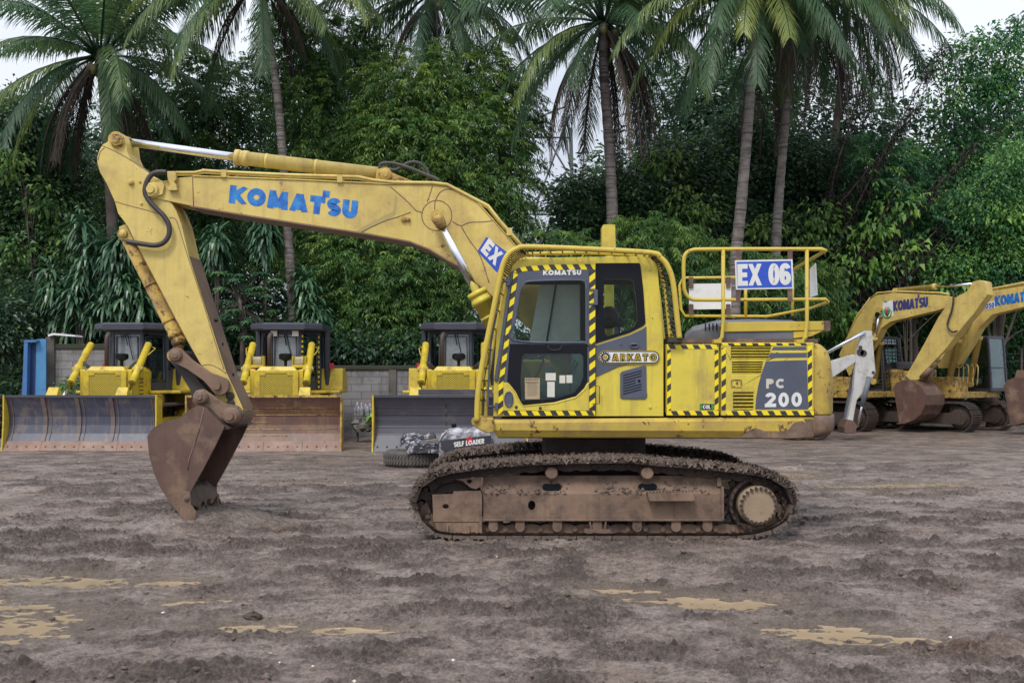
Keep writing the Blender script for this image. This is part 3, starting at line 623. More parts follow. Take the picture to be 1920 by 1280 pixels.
# notices stuck on the lower window
mb = MB(); mb.px([(984, 708), (1012, 708.5), (1012, 748), (984.5, 748)], CY - .018, CY - .014); nt_ = mb.build('notice', M['paperbrown'], door)
mb = MB()
for k in range(7): mb.px(rect(986 + k * 3.6, 709.5, 987.6 + k * 3.6, 713), CY - .0195, CY - .018)
for k in range(7): mb.px(rect(989, 719 + k * 3.6, 1006 + (k % 3) * 1.5, 719.7 + k * 3.6), CY - .0195, CY - .018)
mb.px(rect(986, 716, 1010, 717.4), CY - .0195, CY - .018); mb.build('print', M['darkiron'], nt_)
mb = MB(); mb.px(rect(1023, 699, 1042, 713), CY - .018, CY - .014); mb.px(rect(1026, 715.5, 1040, 744), CY - .018, CY - .014); mb.px(rect(1049, 703.5, 1060, 718), CY - .018, CY - .014); mb.px(rect(1062, 703, 1073, 717.5), CY - .018, CY - .014); mb.build('notice', M['paper'], door)
# rear quarter: black window surround, grey band, vent, sign
bw = [(1117, 493.5), (1199, 493), (1201, 498), (1206, 540), (1210.5, 606), (1206, 611), (1180, 624), (1117, 644)]
mb = MB(); mb.px(bw, CY - .01, CY, 0, [rearhole]); mb.build('rear_window_surround', M['black'], cab)
mb = MB(); mb.px(rearhole, CY - .004, CY + .002); mb.build('rear_window', M['glass'], cab)
gb = [(1118, 647), (1182, 627), (1205, 616), (1212, 611), (1213, 676), (1160, 687), (1118, 706)]
mb = MB(); mb.px(gb, CY - .012, CY); gbo = mb.build('grey_cab_panel', M['grey'], cab, bevel=.004)
mb = MB(); c = P3(1189, 648, CY - .012); mb.tube([c + Vector((x, -.004, z)) for x, z in ((-.045, 0), (-.03, .02), (.03, .02), (.045, 0), (.03, -.02), (-.03, -.02))], .012, 8, 0, True); mb.box(c.x - .03, c.x + .03, c.y - .002, c.y + .004, c.z - .012, c.z + .012, 1)
mb.lathe([(.001, -.008), (.010, -.008), (.012, 0)], P3(1165, 646, CY - .012), 10); mb.build('door_handle', [M['grey'], M['black']], gbo)
mb = MB(); mb.px([(1163, 700), (1166, 696), (1208, 684), (1212, 686), (1213, 745), (1210, 748), (1166, 747.5), (1163, 744)], CY - .016, CY); vent = mb.build('air_vent', M['grey'], cab, bevel=.006)
mb = MB()
for k in range(8):
    y0 = 703 + k * 5; x1 = 1203 if k not in (3, 4) else 1192
    mb.px([(1168.5, y0), (x1, y0 - (x1 - 1168) * .27), (x1, y0 + 2 - (x1 - 1168) * .27), (1168.5, y0 + 2)], CY - .018, CY - .015)
mb.lathe([(.001, -.02), (.016, -.02), (.018, -.01)], P3(1198, 714, CY), 12); mb.build('vent_slot', M['black'], vent)
def pill(a0, b0, a1, b1, n=10):
    r = (b1 - b0) / 2; cy = (b0 + b1) / 2
    return [(a1 - r + r * math.sin(math.pi * k / n), cy - r * math.cos(math.pi * k / n)) for k in range(n + 1)] + [(a0 + r - r * math.sin(math.pi * k / n), cy + r * math.cos(math.pi * k / n)) for k in range(n + 1)]
mb = MB(); mb.px(pill(1121.5, 657, 1237, 682), CY - .020, CY - .012, 0); mb.px(pill(1122.8, 658.3, 1235.7, 680.7), CY - .022, CY - .020, 1); mb.px(pill(1124.2, 659.8, 1234.2, 679.2), CY - .024, CY - .022, 2)
sg_ = mb.build('name_sign', [M['gold'], M['black'], M['letter']], cab)
mb = MB(); lettering(mb, 'ARKATO', (1147, 677.5), (1232, 677), (0, -15), onY(CY - .024), t=.40, gap=.1, m=0, thick=.001); lettering(mb, 'ARKATO', (1148, 676.6), (1231, 676.1), (0, -13.2), onY(CY - .0262), t=.24, gap=.14, m=1, thick=.001)
c = P3(1135, 669.5, CY - .025)
mb.lathe([(.001, -.001), (.030, -.001), (.043, -.001), (.043, 0)], c, 20, 0)
for k in range(13): a = 2 * math.pi * k / 13; cc = c + Vector((math.cos(a) * .050, 0, math.sin(a) * .050)); mb.lathe([(.001, -.001), (.009, -.001), (.009, 0)], cc, 6, 0)
mb.lathe([(.001, -.0016), (.029, -.0016), (.029, -.001)], c, 20, 2); lettering(mb, 'UA', (1131, 673), (1139, 673), (0, -7), onY(CY - .0268), t=.3, gap=.05, m=1, thick=.001)
mb.build('lettering', [M['black'], M['gold'], M['letter']], sg_)
mb = MB()
for a, b in ((1218, 505), (1219, 763)): mb.lathe([(.001, -.014), (.016, -.012), (.02, 0)], P3(a, b, CY), 12)
mb.tube([P3(1116.5, 648, CY - .001), P3(1116.5, 778, CY - .001)], .004, 6, 1); mb.build('bolt', [M['yellow'], M['darkiron']], cab)
# cab body: roof, floor, rear wall, front pillars, far side
def X_(p, y=CY): return at(p, 0, y)[0]
def Z_(p, y=CY): return at(0, p, y)[1]
top = [(961, 497), (968, 490), (980, 486), (1016, 483.5), (1110, 481.5), (1204, 481), (1218, 484), (1228, 491), (1233, 501)]
mb = MB(); q = [P3(a, b, CY + .051) for a, b in top] + [P3(a, b + 10, CY + .051) for a, b in reversed(top)]; mb.extr(q, (0, CYF - CY - .10, 0)); mb.build('cab_roof', M['yellow'], cab, bevel=.02)
mb = MB(); mb.box(X_(1218), X_(1240), CY + .051, CYF, Z_(778), Z_(645)); mb.box(X_(1214), X_(1232), CY + .051, CY + .12, Z_(645), Z_(505)); mb.box(X_(1214), X_(1232), CYF - .07, CYF, Z_(645), Z_(505)); mb.box(X_(928), X_(1240), CY + .05, CYF, 1.42, Z_(770)); mb.build('cab_rear_wall', M['darkiron'], cab)
mb = MB()      # front pillars and sill
for y0 in (CY + .051, CYF - .05):
    mb.extr([Vector((X_(a), y0, Z_(b))) for a, b in ((927, 775), (934, 615), (960, 510), (966, 510), (941, 615), (935, 775))], (0, .05, 0), 0)
mb.box(X_(925), X_(935), CY + .1, CYF - .05, Z_(778), Z_(742)); mb.build('front_pillar', M['grey'], cab)
mb = MB(); mb.extr([Vector((X_(a), CY + .10, Z_(b))) for a, b in ((930, 742), (936, 615), (963, 510), (964, 510), (937.5, 615), (931.5, 742))], (0, CYF - CY - .17, 0)); mb.build('windscreen', M['glass'], cab)
mb = MB(); fs_ = [(935, 778), (939, 640), (965, 506), (1212, 506), (1225, 640), (1225, 778)]
h1 = [(948, 650), (972, 520), (1098, 520), (1098, 650)]; h2 = [(1112, 520), (1205, 520), (1212, 640), (1112, 640)]; h3 = [(950, 664), (1098, 664), (1098, 735), (946, 735)]
mb.extr([Vector((X_(a), CYF - .04, Z_(b))) for a, b in fs_], (0, .04, 0), 0, [[Vector((X_(a), CYF - .04, Z_(b))) for a, b in h] for h in (h1, h2, h3)]); mb.build('far_side_frame', M['darkiron'], cab)
mb = MB()
for h in (h2, h3): mb.extr([Vector((X_(a), CYF - .02, Z_(b))) for a, b in h], (0, .005, 0), 0)
mb.extr([Vector((X_(a), CYF - .02, Z_(b))) for a, b in ((993, 650), (1016, 520), (1098, 520), (1098, 650))], (0, .005, 0), 1)
mb.cyl(Vector((X_(1028), CYF - .03, Z_(650))), Vector((X_(1049), CYF - .03, Z_(520))), .012, 6, 2)
mb.build('far_window', [M['glass'], M['glasshaze'], M['grey']], cab)
mb = MB(); sx = X_(1085)
mb.loft([[Vector((sx + a, y, z)) for y, a in ((12.0, .0), (12.05, -.04), (12.35, -.04), (12.4, 0), (12.38, .12), (12.02, .12))] for z in (1.62, 1.75, 2.0, 2.2)], 0)
mb.box(sx - .48, sx + .02, 11.98, 12.42, 1.58, 1.74); mb.build('seat', M['seat'], cab, bevel=.04)
mb = MB(); mb.lathe([(.001, -.1), (.10, -.06), (.13, 0), (.11, .06), (.001, .1)], (X_(1150), 12.2, Z_(590)), 14, 0, 'Y'); mb.box(X_(1166), X_(1180), 12.2, 12.3, Z_(608), Z_(596)); mb.build('head_rest', M['darkiron'], cab)
mb = MB()
for a in (1000, 1060): mb.tube([Vector((X_(a), 12.0, 1.5)), Vector((X_(a) + .02, 12.0, 1.75)), Vector((X_(a) + .12, 11.95, 1.98))], .014, 8)
mb.tube([Vector((X_(1070), 11.8, 1.5)), Vector((X_(1072), 11.8, 1.82)), Vector((X_(1085), 11.8, 1.95))], .012, 8); mb.build('control_lever', M['darkiron'], cab)
mb = MB(); mb.lathe([(.001, .06), (.05, .05), (.05, -.08), (.001, -.08)], (X_(1031), 11.9, Z_(694)), 12, 0, 'Z'); mb.cyl(Vector((X_(1030), 11.9, Z_(690))), Vector((X_(1024), 11.9, Z_(680))), .025, 8, 1); mb.build('bottle', [M['seat'], M['red']], cab)
# grab rail before the door
mb = MB(); mb.tube(pxpath([(953, 528), (944, 528), (939, 536), (934, 560), (921, 640), (916, 720), (915, 762)], CY - .07, 4), .011, 8, 0); mb.tube([P3(915, 762, CY - .07), P3(928, 762, CY - .02)], .012, 8, 0)
mb.px([(928, 755), (934, 755), (934, 768), (928, 768)], CY - .06, CY); mb.px([(948, 522), (956, 520), (956, 534), (948, 536)], CY - .07, CY); mb.build('grab_rail', M['grey'], cab, bevel=.003)
mb = MB(); mb.px([(926, 713), (947, 575), (957, 510), (963, 507), (953, 580), (933, 715)], CY - .03, CY - .001); mb.build('pillar_trim', M['grey'], cab, bevel=.01)
# ---- tubular cab guard
G0 = 11.50; G1 = 11.70
go = [(894, 790), (896, 740), (903, 690), (922, 596), (938, 518), (944, 494), (954, 476), (970, 466), (991, 463), (1100, 467), (1219, 474), (1238, 483), (1252, 500), (1262, 530), (1270, 600), (1274, 634)]
gi = [(911, 786), (913, 740), (918, 690), (934, 600), (950, 530), (957, 502), (968, 486), (984, 478), (1000, 476), (1100, 474), (1206, 480), (1222, 487), (1234, 500), (1243, 530), (1250, 580), (1256, 634)]
def inner3(y): return [P3(a, b, y) for a, b in gi]
mb = MB(); mb.tube(smooth_path([P3(a, b, G0) for a, b in go], 5), .030, 10)
mb2 = MB(); mb2.tube(smooth_path([Vector((v.x, 12.72, v.z)) for v in [P3(a, b, G0) for a, b in go]], 5), .028, 8)
guard = mb.build('cab_guard', M['tube_yellow'], exc)
mb2.build('guard_tube', M['tube_yellow'], guard)
mb = MB(); ip = smooth_path([P3(a, b, G1) for a, b in gi], 5); mb.tube(ip, .02, 8)
op = smooth_path([P3(a, b, G0) for a, b in go], 5)
for i in range(3, len(op), 1):
    if i < 20 and i % 2: continue
    mb.tube([op[i], ip[i]], .0075, 6, 1)
mb.build('guard_rung', [M['tube_yellow'], M['darkiron']], guard)
mb = MB()                                               # front mesh across the windscreen
fo = [Vector((v.x, 0, v.z)) for v in op]
for i in range(4, 34, 2): mb.tube([Vector((fo[i].x, G0, fo[i].z)), Vector((fo[i].x, 12.72, fo[i].z))], .006, 5)
for k in range(1, 5): mb.tube([Vector((p.x, G0 + k * .24, p.z)) for p in fo[2:36]], .007, 5)
for i in range(36, 58, 3): mb.tube([Vector((fo[i].x, G0, fo[i].z)), Vector((fo[i].x, 12.72, fo[i].z))], .008, 5)
mb.build('guard_mesh', M['tube_yellow'], guard)
mb = MB()                                               # hoses and mesh behind the cab
for k in range(16):
    py = 512 + k * 8; mb.tube([P3(1240 + k * .6, py, 11.66), P3(1264 + k * .4, py + 4, 11.95)], .008, 6)
for k in range(3): mb.tube(pxpath([(1236, 500), (1246, 540), (1252, 600), (1262, 636)], 11.75 + k * .07, 4), .014, 6, 1)
mb.build('hose_bundle', [M['darkiron'], M['tube_yellow']], guard)
mb = MB(); mb.pxbox(1254, 1280, 633, 641, 11.5, 11.9); mb.build('guard_foot', M['darkiron'], guard)
# ---- handrail with number sign
RY = 11.62; RF = 14.05
mb = MB()
mb.tube(pxpath([(1356, 562), (1310, 562), (1295, 560), (1285, 549), (1282, 530), (1282, 490), (1286, 476), (1298, 469), (1320, 467.5), (1400, 467), (1500, 467), (1540, 467)], RY, 4) + [P3(1548, 470, RY)] + [P3(1486, 506, RF)], .021, 8)
mb.tube([P3(1356, 562, RY), P3(1548, 561, RY), P3(1553, 566, RY + .1), P3(1520, 578, RF - .8), P3(1439, 593, RF), P3(1285, 592, RF), P3(1277, 580, RF), P3(1274, 535, RF), P3(1280, 521, RF), P3(1486, 506 + 13, RF)], .018, 8)
for a in (1356, 1513):
    mb.tube([P3(a, 468, RY), P3(a, 600, RY), P3(a - 2, 632, RY), P3(a - 10, 640, RY)], .021, 8)
mb.tube([P3(1398, 520, RF), P3(1398, 593, RF)], .022, 8); mb.tube([P3(1486, 506, RF), P3(1486, 592, RF)], .02, 8); mb.tube([P3(1486, 506, RF), P3(1398, 506, RF), P3(1398, 520, RF)], .02, 8)
for a in (1345, 1500): mb.pxbox(a - 6, a + 8, 636, 643, RY - .03, RY + .1)
rail = mb.build('handrail', M['tube_yellow'], exc)
mb = MB(); mb.px([(1378, 488), (1486, 486), (1488, 541), (1380, 543)], RY - .035, RY - .025, 0); mb.px([(1381, 491), (1483, 489), (1485, 538), (1383, 540)], RY - .038, RY - .035, 1)
sign = mb.build('number_sign', [M['letter'], M['blue']], exc)
mb = MB(); lettering(mb, 'EX 06', (1384.5, 536), (1482, 534), (-.7, -41), onY(RY - .038), t=.22, gap=.1, m=0); mb.build('lettering', M['letter'], sign)
mb = MB()
for a in (1382, 1480): mb.pxbox(a - 2 if a < 1400 else a - 3, a + 6, 468, 566, RY - .022, RY - .01)
mb.build('sign_bracket', M['bucket'], rail)
mb = MB(); mb.px([(1292, 532), (1371, 531), (1371, 579), (1292, 580)], RF - .05, RF - .04)
mb.build('white_plate', M['white'], rail)
mb = MB(); mb.extr([P3(1518, 504, 13.0), P3(1529, 493, 12.7), P3(1532, 553, 12.7), P3(1518, 558, 13.0)], (.01, .01, 0)); mb.build('white_plate', M['white'], rail)
for a in (1296, 1366):
    for b in (519, 570): mb = MB(); mb.pxbox(a - 4, a + 4, b, b + 20, RF - .08, RF - .05); mb.build('plate_clamp', M['bucket'], rail)
# ================================================================ boom
BY0, BY1 = 12.70, 13.20
top_e = [(279, 347), (290, 342), (312, 338), (337, 333), (362, 331), (559, 338), (727, 346), (811, 346), (840, 350), (870, 363), (895, 380), (923, 411), (969, 464), (1030, 535), (1075, 600), (1105, 660)]
bot_e = [(1110, 700), (1092, 722), (1066, 722), (1048, 700), (1000, 619), (969, 592), (940, 570), (914, 547), (885, 524), (861, 500), (839, 487), (804, 466), (768, 452), (684, 437), (559, 418), (430, 398), (358, 386), (297, 373), (282, 368), (276, 357)]
mb = MB(); mb.px(top_e + bot_e, BY0, BY1, 0)
boom = mb.build('boom', [M['boom_yellow'], M['brown']], exc, bevel=.008)
mb = MB()                                               # flanges, the underside one brown
def ribbon(mb, pts, y0, y1, dz, m=0):
    up = [P3(a, b, BY0) for a, b in pts]
    for i in range(len(up) - 1):
        p, q = up[i], up[i + 1]
        vs = [Vector((p.x, y0, p.z)), Vector((q.x, y0, q.z)), Vector((q.x, y1, q.z)), Vector((p.x, y1, p.z))]
        mb.add(vs + [v + Vector((0, 0, dz)) for v in vs], [(0, 1, 2, 3), (7, 6, 5, 4), (0, 1, 5, 4), (2, 3, 7, 6), (1, 2, 6, 5), (3, 0, 4, 7)], m)
ribbon(mb, [(a, b) for a, b in top_e[4:14]], BY0 - .015, BY1 + .015, .014, 0)
ribbon(mb, [(a, b) for a, b in bot_e[5:17]], BY0 - .015, BY1 + .015, -.016, 1)
mb.build('boom_flange', [M['boom_yellow'], M['brown']], boom)
mb = MB()                                               # welds, rib lines, pin boss
c = P3(819, 404, BY0); mb.tube([c + Vector((.178 * math.cos(a), 0, .178 * math.sin(a))) for a in [2 * math.pi * k / 40 for k in range(40)]], .0055, 6, 0, True)
for w_ in ([(732, 350), (755, 370), (768, 382), (780, 395)], [(780, 395), (792, 399)], [(811, 348), (806, 365), (801, 378)], [(815, 392), (816, 378), (824, 362), (836, 355), (852, 356)],
           [(848, 415), (864, 423), (880, 417), (905, 416), (923, 414)], [(864, 423), (880, 450), (896, 472), (905, 492), (917, 530)], [(540 + 560 / 4.17, 437), (700, 424), (725, 413), (745, 407), (770, 398)], [(361, 332), (363, 386)]):
    mb.tube(smooth_path([P3(a, b, BY0) for a, b in w_], 4), .006, 6, 0)
mb.build('weld_seam', M['brown'], boom)
mb = MB(); mb.px([(743, 366), (745, 372), (742, 402), (733, 408), (700, 424), (677, 434), (668, 433), (700, 414), (737, 396), (740, 372)], BY0 - .0015, BY0); mb.build('primer_patch', mat('greyed_primer', (.40, .31, .10), (.34, .27, .1), .6), boom)
mb = MB(); lettering(mb, 'KOMATSU', (428, 380.5), (669, 411), (3.6, -34), onY(BY0), t=.36, gap=.075, tick=True, thick=.002); mb.build('lettering', M['logo'], boom)
mb = MB(); mb.px([(912, 444), (951, 473), (932, 511), (895, 471)], BY0 - .003, BY0, 0); nst = mb.build('number_sticker', M['blue'], boom)
mb = MB(); lettering(mb, 'EX', (901, 470), (928, 499), (16, -24), onY(BY0 - .003), t=.26, gap=.1); mb.build('lettering', M['letter'], nst)
PMAT = None
mb = MB()                                               # pins
def pin(mb, a, b, y, r, l=.06, m=0): mb.lathe([(.001, -l), (r * .45, -l), (r * .5, -l * .75), (r * .8, -l * .72), (r * .9, -l * .5), (r, -l * .4), (r, 0)], P3(a, b, y), 20, m)
def pins(lst, par):
    for q in lst: m_ = MB(); pin(m_, *q[:5]); m_.build('pin', [M['rusty_yellow'], M['boom_yellow'], M['brown'], M['darkiron']][q[5]], par)
pins([(819, 406, BY0 - .14, .062, .06, 0), (757, 411, BY0, .035, .05, 0), (766, 412, BY0, .025, .05, 0)], boom); pin(mb, 286, 357, BY0, .10, .10, 1)
mb.px([(282, 342), (304, 340), (308, 347), (304, 364), (286, 370), (296, 356)], BY0 - .04, BY0, 1)
mb.build('pin', [M['rusty_yellow'], M['boom_yellow']], boom)
mb = MB()                                               # pipe-hose bracket at the boom nose
mb.px([(313, 321), (329, 321), (330, 336), (326, 341), (330, 346), (332, 356), (328, 357), (316, 357), (314, 353), (319, 347), (314, 335)], BY0 - .07, BY0 - .01)
mb.build('pipe_bracket', M['boom_yellow'], boom, bevel=.006)
mb = MB()
pipe = [(330, 324), (365, 324), (382, 320), (410, 322), (540, 328), (640, 331), (672, 332), (700, 338), (740, 342), (811, 343), (838, 346), (865, 360), (915, 386), (935, 412), (960, 440), (985, 468)]
mb.tube([P3(a, b, BY0 - .01) for a, b in pipe], .020, 8); mb.tube([P3(a, b + 3, BY0 + .2) for a, b in pipe], .018, 8)
for a, b in ((419, 324), (637, 334), (955, 433)): mb.pxbox(a - 5, a + 5, b - 6, b + 8, BY0 - .035, BY0 + .1)
mb.build('hydraulic_pipe', M['boom_yellow'], boom)
mb = MB()
mb.tube(pxpath([(713, 316), (713, 309), (722, 306), (740, 307), (770, 316), (800, 328), (815, 334), (823, 339)], 12.85, 5), .022, 8); mb.tube(pxpath([(725, 317), (742, 319), (760, 308), (775, 304), (790, 308), (800, 320), (806, 334)], 12.98, 5), .020, 8); mb.build('hose', M['rubber'], boom)
mb = MB(); mb.px([(703, 343), (706, 318), (715, 315), (727, 315), (736, 324), (775, 340), (782, 346)], 12.82, 13.06); pin(mb, 723, 328, 12.82, .075, .05, 0); mb.build('cylinder_lug', M['rusty_yellow'], boom, bevel=.01)
# ---- arm
AY0, AY1 = 12.72, 13.18
arm_o = [(209, 255), (221, 249.5), (232, 254), (236, 266), (238, 285), (246, 303), (262, 316), (280, 326), (312, 344), (318, 375), (330, 395), (340, 420), (354, 480), (380, 560), (404, 635), (425, 699), (440, 730), (456, 766), (452, 785), (437, 797), (420, 790), (410, 765), (398, 722), (375, 683), (330, 600), (278, 500), (250, 450), (236, 420), (221, 400), (215, 378), (200, 345), (187, 323), (182, 305), (182, 295), (186, 281), (192, 271), (200, 267)]
mb = MB(); mb.px(arm_o, AY0, AY1, 0)
arm = mb.build('arm', [M['boom_yellow'], M['brown']], exc, bevel=.008)
mb = MB(); e = [(338, 412), (341, 424), (354, 480), (380, 560), (404, 635), (425, 699), (440, 730), (456, 766)]
pts = [P3(a, b, AY0) for a, b in e]
for i in range(2, len(pts) - 1):
    p, q = pts[i], pts[i + 1]; n = Vector((.008, 0, 0))
    vs = [p + n, q + n, Vector((q.x, AY1, q.z)) + n, Vector((p.x, AY1, p.z)) + n]; mb.add(vs, [(0, 1, 2, 3)], 0)
for a, b in ((404, 600), (414, 645), (434, 702)): c = P3(a, b, AY0 + .2); mb.lathe([(.001, .03), (.02, .03), (.024, -.01)], c, 10, 1, 'X')
mb.build('wear_face', [M['brown'], M['black']], arm)
mb = MB()
for w_ in ([(192, 273), (220, 286), (250, 303), (285, 325)], [(184, 300), (188, 285), (196, 277)], [(217, 378), (240, 385), (275, 394), (300, 402)], [(318, 408), (328, 410), (335, 425), (352, 480), (380, 565), (403, 640), (420, 692)], [(238, 422), (262, 470), (300, 542), (340, 618), (378, 686)], [(376, 686), (392, 683), (410, 690), (424, 700)]):
    mb.tube(smooth_path([P3(a, b, AY0) for a, b in w_], 4), .005, 6, 0)
mb.build('weld_seam', M['brown'], arm)
pins([(246, 342, AY0, .035, .05, 1), (265, 382, AY0, .018, .02, 1), (412, 723, AY0, .10, .16, 2), (432, 742, AY0, .05, .03, 3), (433, 756, AY0, .05, .03, 3), (436, 779, 12.5, .10, .16, 2)], arm); mb = MB(); pin(mb, 221, 264, AY0, .085, .08, 0)
mb.cyl(P3(221, 264, AY0), P3(221, 264, AY1 + .05), .09, 16, 0); mb.lathe([(.13, 0), (.13, .5), (.001, .5)], P3(436, 779, 12.7), 24, 2)
mb.build('pin', [M['rusty_yellow'], M['boom_yellow'], M['brown'], M['darkiron']], arm)
mb = MB(); mb.px([(223, 425), (236, 420), (252, 455), (240, 452), (228, 448), (224, 440)], AY0 + .1, AY1 - .1); pin(mb, 232, 438, AY0 + .1, .05, .05, 0); mb.build('cylinder_lug', M['boom_yellow'], arm, bevel=.01)
mb = MB(); mb.tube(pxpath([(312, 323), (296, 323), (284, 328), (275, 342), (272, 360), (278, 374), (292, 390), (308, 406), (317, 424), (316, 442), (306, 455), (290, 460), (265, 457), (238, 453)], AY0 - .08, 6), .030, 10); mb.build('hose', M['rubber'], arm)
def cylinder(name, a, b, rod0, r_b, r_r, par, m=None, eye=1.9):
    """a: barrel foot, rod0: gland end of the barrel, b: rod eye (3-D points)"""
    m = m or M['boom_yellow']; mb = MB(); d = (rod0 - a).normalized(); L = (rod0 - a).length
    mb.tube([a, a + d * (L - .16), a + d * (L - .159), rod0 - d * .10, rod0 - d * .099, rod0 - d * .06, rod0 - d * .059, rod0], [r_b, r_b, r_b * 1.12, r_b * 1.12, r_b * 1.05, r_b * 1.05, r_b * 1.14, r_b * 1.14], 20, 0)
    for t in (.45, .78): mb.tube([a + d * (L * t), a + d * (L * t + .03)], r_b * 1.06, 20, 0)
    mb.lathe([(.001, -r_b * .9), (r_b * 1.0, -r_b * .9), (r_b * 1.0, r_b * .9), (.001, r_b * .9)], a, 18, 0)
    cy = mb.build(name, m, par); mb = MB(); e = (b - rod0).normalized(); mb.cyl(rod0, b - e * .13, r_r, 18, 0); mb.build('rod', M['chrome'], cy)
    mb = MB(); mb.tube([b - e * .15, b - e * .05, b], [r_r * 1.15, r_r * 1.5, r_r * 1.6], 16); mb.lathe([(.001, -r_r * eye * .9), (r_r * eye, -r_r * eye * .9), (r_r * eye, r_r * eye * .9), (.001, r_r * eye * .9)], b, 18, 0); mb.build('rod_eye', M['rusty_yellow'], cy); return cy
YM = 12.94
cylinder('arm_cylinder', P3(722, 328, YM), P3(222, 264, YM), P3(441, 295, YM), .085, .050, exc)
cylinder('boom_cylinder', P3(1012, 772, 12.50), P3(819, 406, 12.50), P3(893, 546, 12.50), .105, .048, exc, M['yellow'], 1.5)
cylinder('boom_cylinder', P3(1012, 772, 13.42), P3(819, 406, 13.42), P3(893, 546, 13.42), .105, .048, exc, M['yellow'])
cylinder('bucket_cylinder', P3(236, 440, YM), P3(330, 666, YM), P3(338, 645, YM), .078, .045, exc, M['rusty_yellow'])
# ---- linkage and bucket
def bar(mb, a, b, ra, rb, y0, y1, m=0, mid=.7):
    pa, pb = P3(*a, y0), P3(*b, y0); d = (pb - pa); L = d.length; d = d / L; n = Vector((-d.z, 0, d.x)); pts = []
    ang = math.atan2(d.z, d.x)
    for k in range(9): t = ang + math.pi / 2 + math.pi * k / 8; pts.append(pa + Vector((math.cos(t), 0, math.sin(t))) * ra)
    rm = (ra + rb) / 2 * mid; pts += [pa + d * L * .3 - n * rm, pa + d * L * .7 - n * rm]
    for k in range(9): t = ang - math.pi / 2 + math.pi * k / 8; pts.append(pb + Vector((math.cos(t), 0, math.sin(t))) * rb)
    pts += [pa + d * L * .7 + n * rm, pa + d * L * .3 + n * rm]
    mb.extr(pts, (0, y1 - y0, 0), m)
mb = MB()
for y in (12.60, 13.22): bar(mb, (330, 666), (412, 723), .092, .108, y, y + .08, 0, .6)
pin(mb, 330, 666, 12.60, .075, .06, 0); mb.cyl(P3(330, 666, 12.6), P3(330, 666, 13.3), .05, 14)
lk = mb.build('bucket_link', M['brown'], exc, bevel=.008)
mb = MB(); bar(mb, (334, 672), (378, 744), .10, .11, 12.76, 13.12); mb.build('push_link', M['darkiron'], exc, bevel=.008)
KY0, KY1 = 12.33, 13.53
side = [(276, 817), (284, 806), (293, 798), (308, 790), (324, 787), (338, 783), (355, 768), (371, 760), (384, 763), (400, 780), (421, 799), (404, 834), (380, 880), (354, 927), (352, 945), (360, 958), (366, 975), (350, 977), (338, 967), (330, 955), (318, 940), (301, 915), (288, 885), (279, 850)]
mb = MB(); mb.px(side, KY0, KY0 + .035, 0)
fx = [P3(a, b, KY0) for a, b in side]; mb.extr([Vector((v.x, KY1, v.z)) for v in fx], (0, -.035, 0))
back = [(424, 797), (421, 797), (400, 782), (384, 765), (371, 762), (355, 770), (338, 785), (308, 792), (293, 800), (284, 808), (277, 819), (280, 850), (289, 884), (302, 913), (319, 938), (339, 964), (347, 974)]
inn = [(430, 803), (418, 806), (398, 790), (384, 775), (371, 772), (358, 780), (338, 794), (312, 800), (298, 807), (289, 815), (285, 826), (289, 850), (297, 880), (310, 908), (327, 932), (345, 956), (352, 968)]
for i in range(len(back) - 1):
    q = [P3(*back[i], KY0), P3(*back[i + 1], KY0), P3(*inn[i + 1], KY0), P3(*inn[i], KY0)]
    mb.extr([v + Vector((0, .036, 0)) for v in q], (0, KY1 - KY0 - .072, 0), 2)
mb.tube([P3(a, b, KY0 - .002) for a, b in ((383, 764), (372, 810), (354, 862), (352, 880))], .008, 6, 1)
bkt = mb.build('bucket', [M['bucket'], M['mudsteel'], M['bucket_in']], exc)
mb = MB()
for yy in (12.55, 13.25):
    q = [P3(a, b, yy) for a, b in ((360, 752), (366, 732), (380, 729), (394, 738), (420, 756), (440, 760), (456, 775), (450, 796), (424, 800), (400, 783), (384, 766), (370, 764))]; mb.extr(q, (0, .07, 0))
pin(mb, 377, 744, 12.52, .085, .10, 0); mb.cyl(P3(377, 744, 12.52), P3(377, 744, 13.35), .05, 16, 0); pin(mb, 436, 779, 12.55, .115, .10, 0)
mb.build('bucket_ear', M['mudsteel'], bkt, bevel=.01)
mb = MB()                                               # side cutter with bolt, teeth
mb.px([(343, 920), (356, 922), (358, 945), (368, 960), (364, 976), (348, 978), (336, 965), (340, 945)], KY0 - .02, KY0); pin(mb, 350, 934, KY0 - .02, .035, .03, 0); mb.build('side_cutter', M['mudsteel'], bkt, bevel=.006)
for k in range(5):
    y = KY0 + .02 + k * .27; a = P3(341, 950, KY0); b = P3(350, 979, KY0); t = P3(366, 985, KY0)
    mb = MB(); mb.loft([[Vector((a.x, y, a.z)), Vector((a.x + .1, y, a.z + .02)), Vector((a.x + .1, y + .1, a.z + .02)), Vector((a.x, y + .1, a.z))], [Vector((b.x + .02, y + .02, b.z - .03)), Vector((b.x + .07, y + .02, b.z - .03)), Vector((b.x + .07, y + .08, b.z - .03)), Vector((b.x + .02, y + .08, b.z - .03))]]); mb.build('bucket_tooth', M['mudsteel'], bkt, bevel=.006)
mb = MB(); bw_ = bpy.data.materials  # muddy spoil left in the mouth
vs = []; fs = []; nn = 14
for i in range(nn):
    for j in range(nn):
        u = i / (nn - 1); v = j / (nn - 1); a = P3(352 + 0, 966, KY0); b = P3(300, 905, KY0); x = a.x + (b.x - a.x) * u * .8; z = a.z + (b.z - a.z) * u * .8 + .16 * math.sin(math.pi * min(1, u + .2)) + random.uniform(-.025, .025)
        vs.append((x + .04, KY0 + .05 + v * (KY1 - KY0 - .1), z))
for i in range(nn - 1):
    for j in range(nn - 1): fs.append((i * nn + j, i * nn + j + 1, (i + 1) * nn + j + 1, (i + 1) * nn + j))
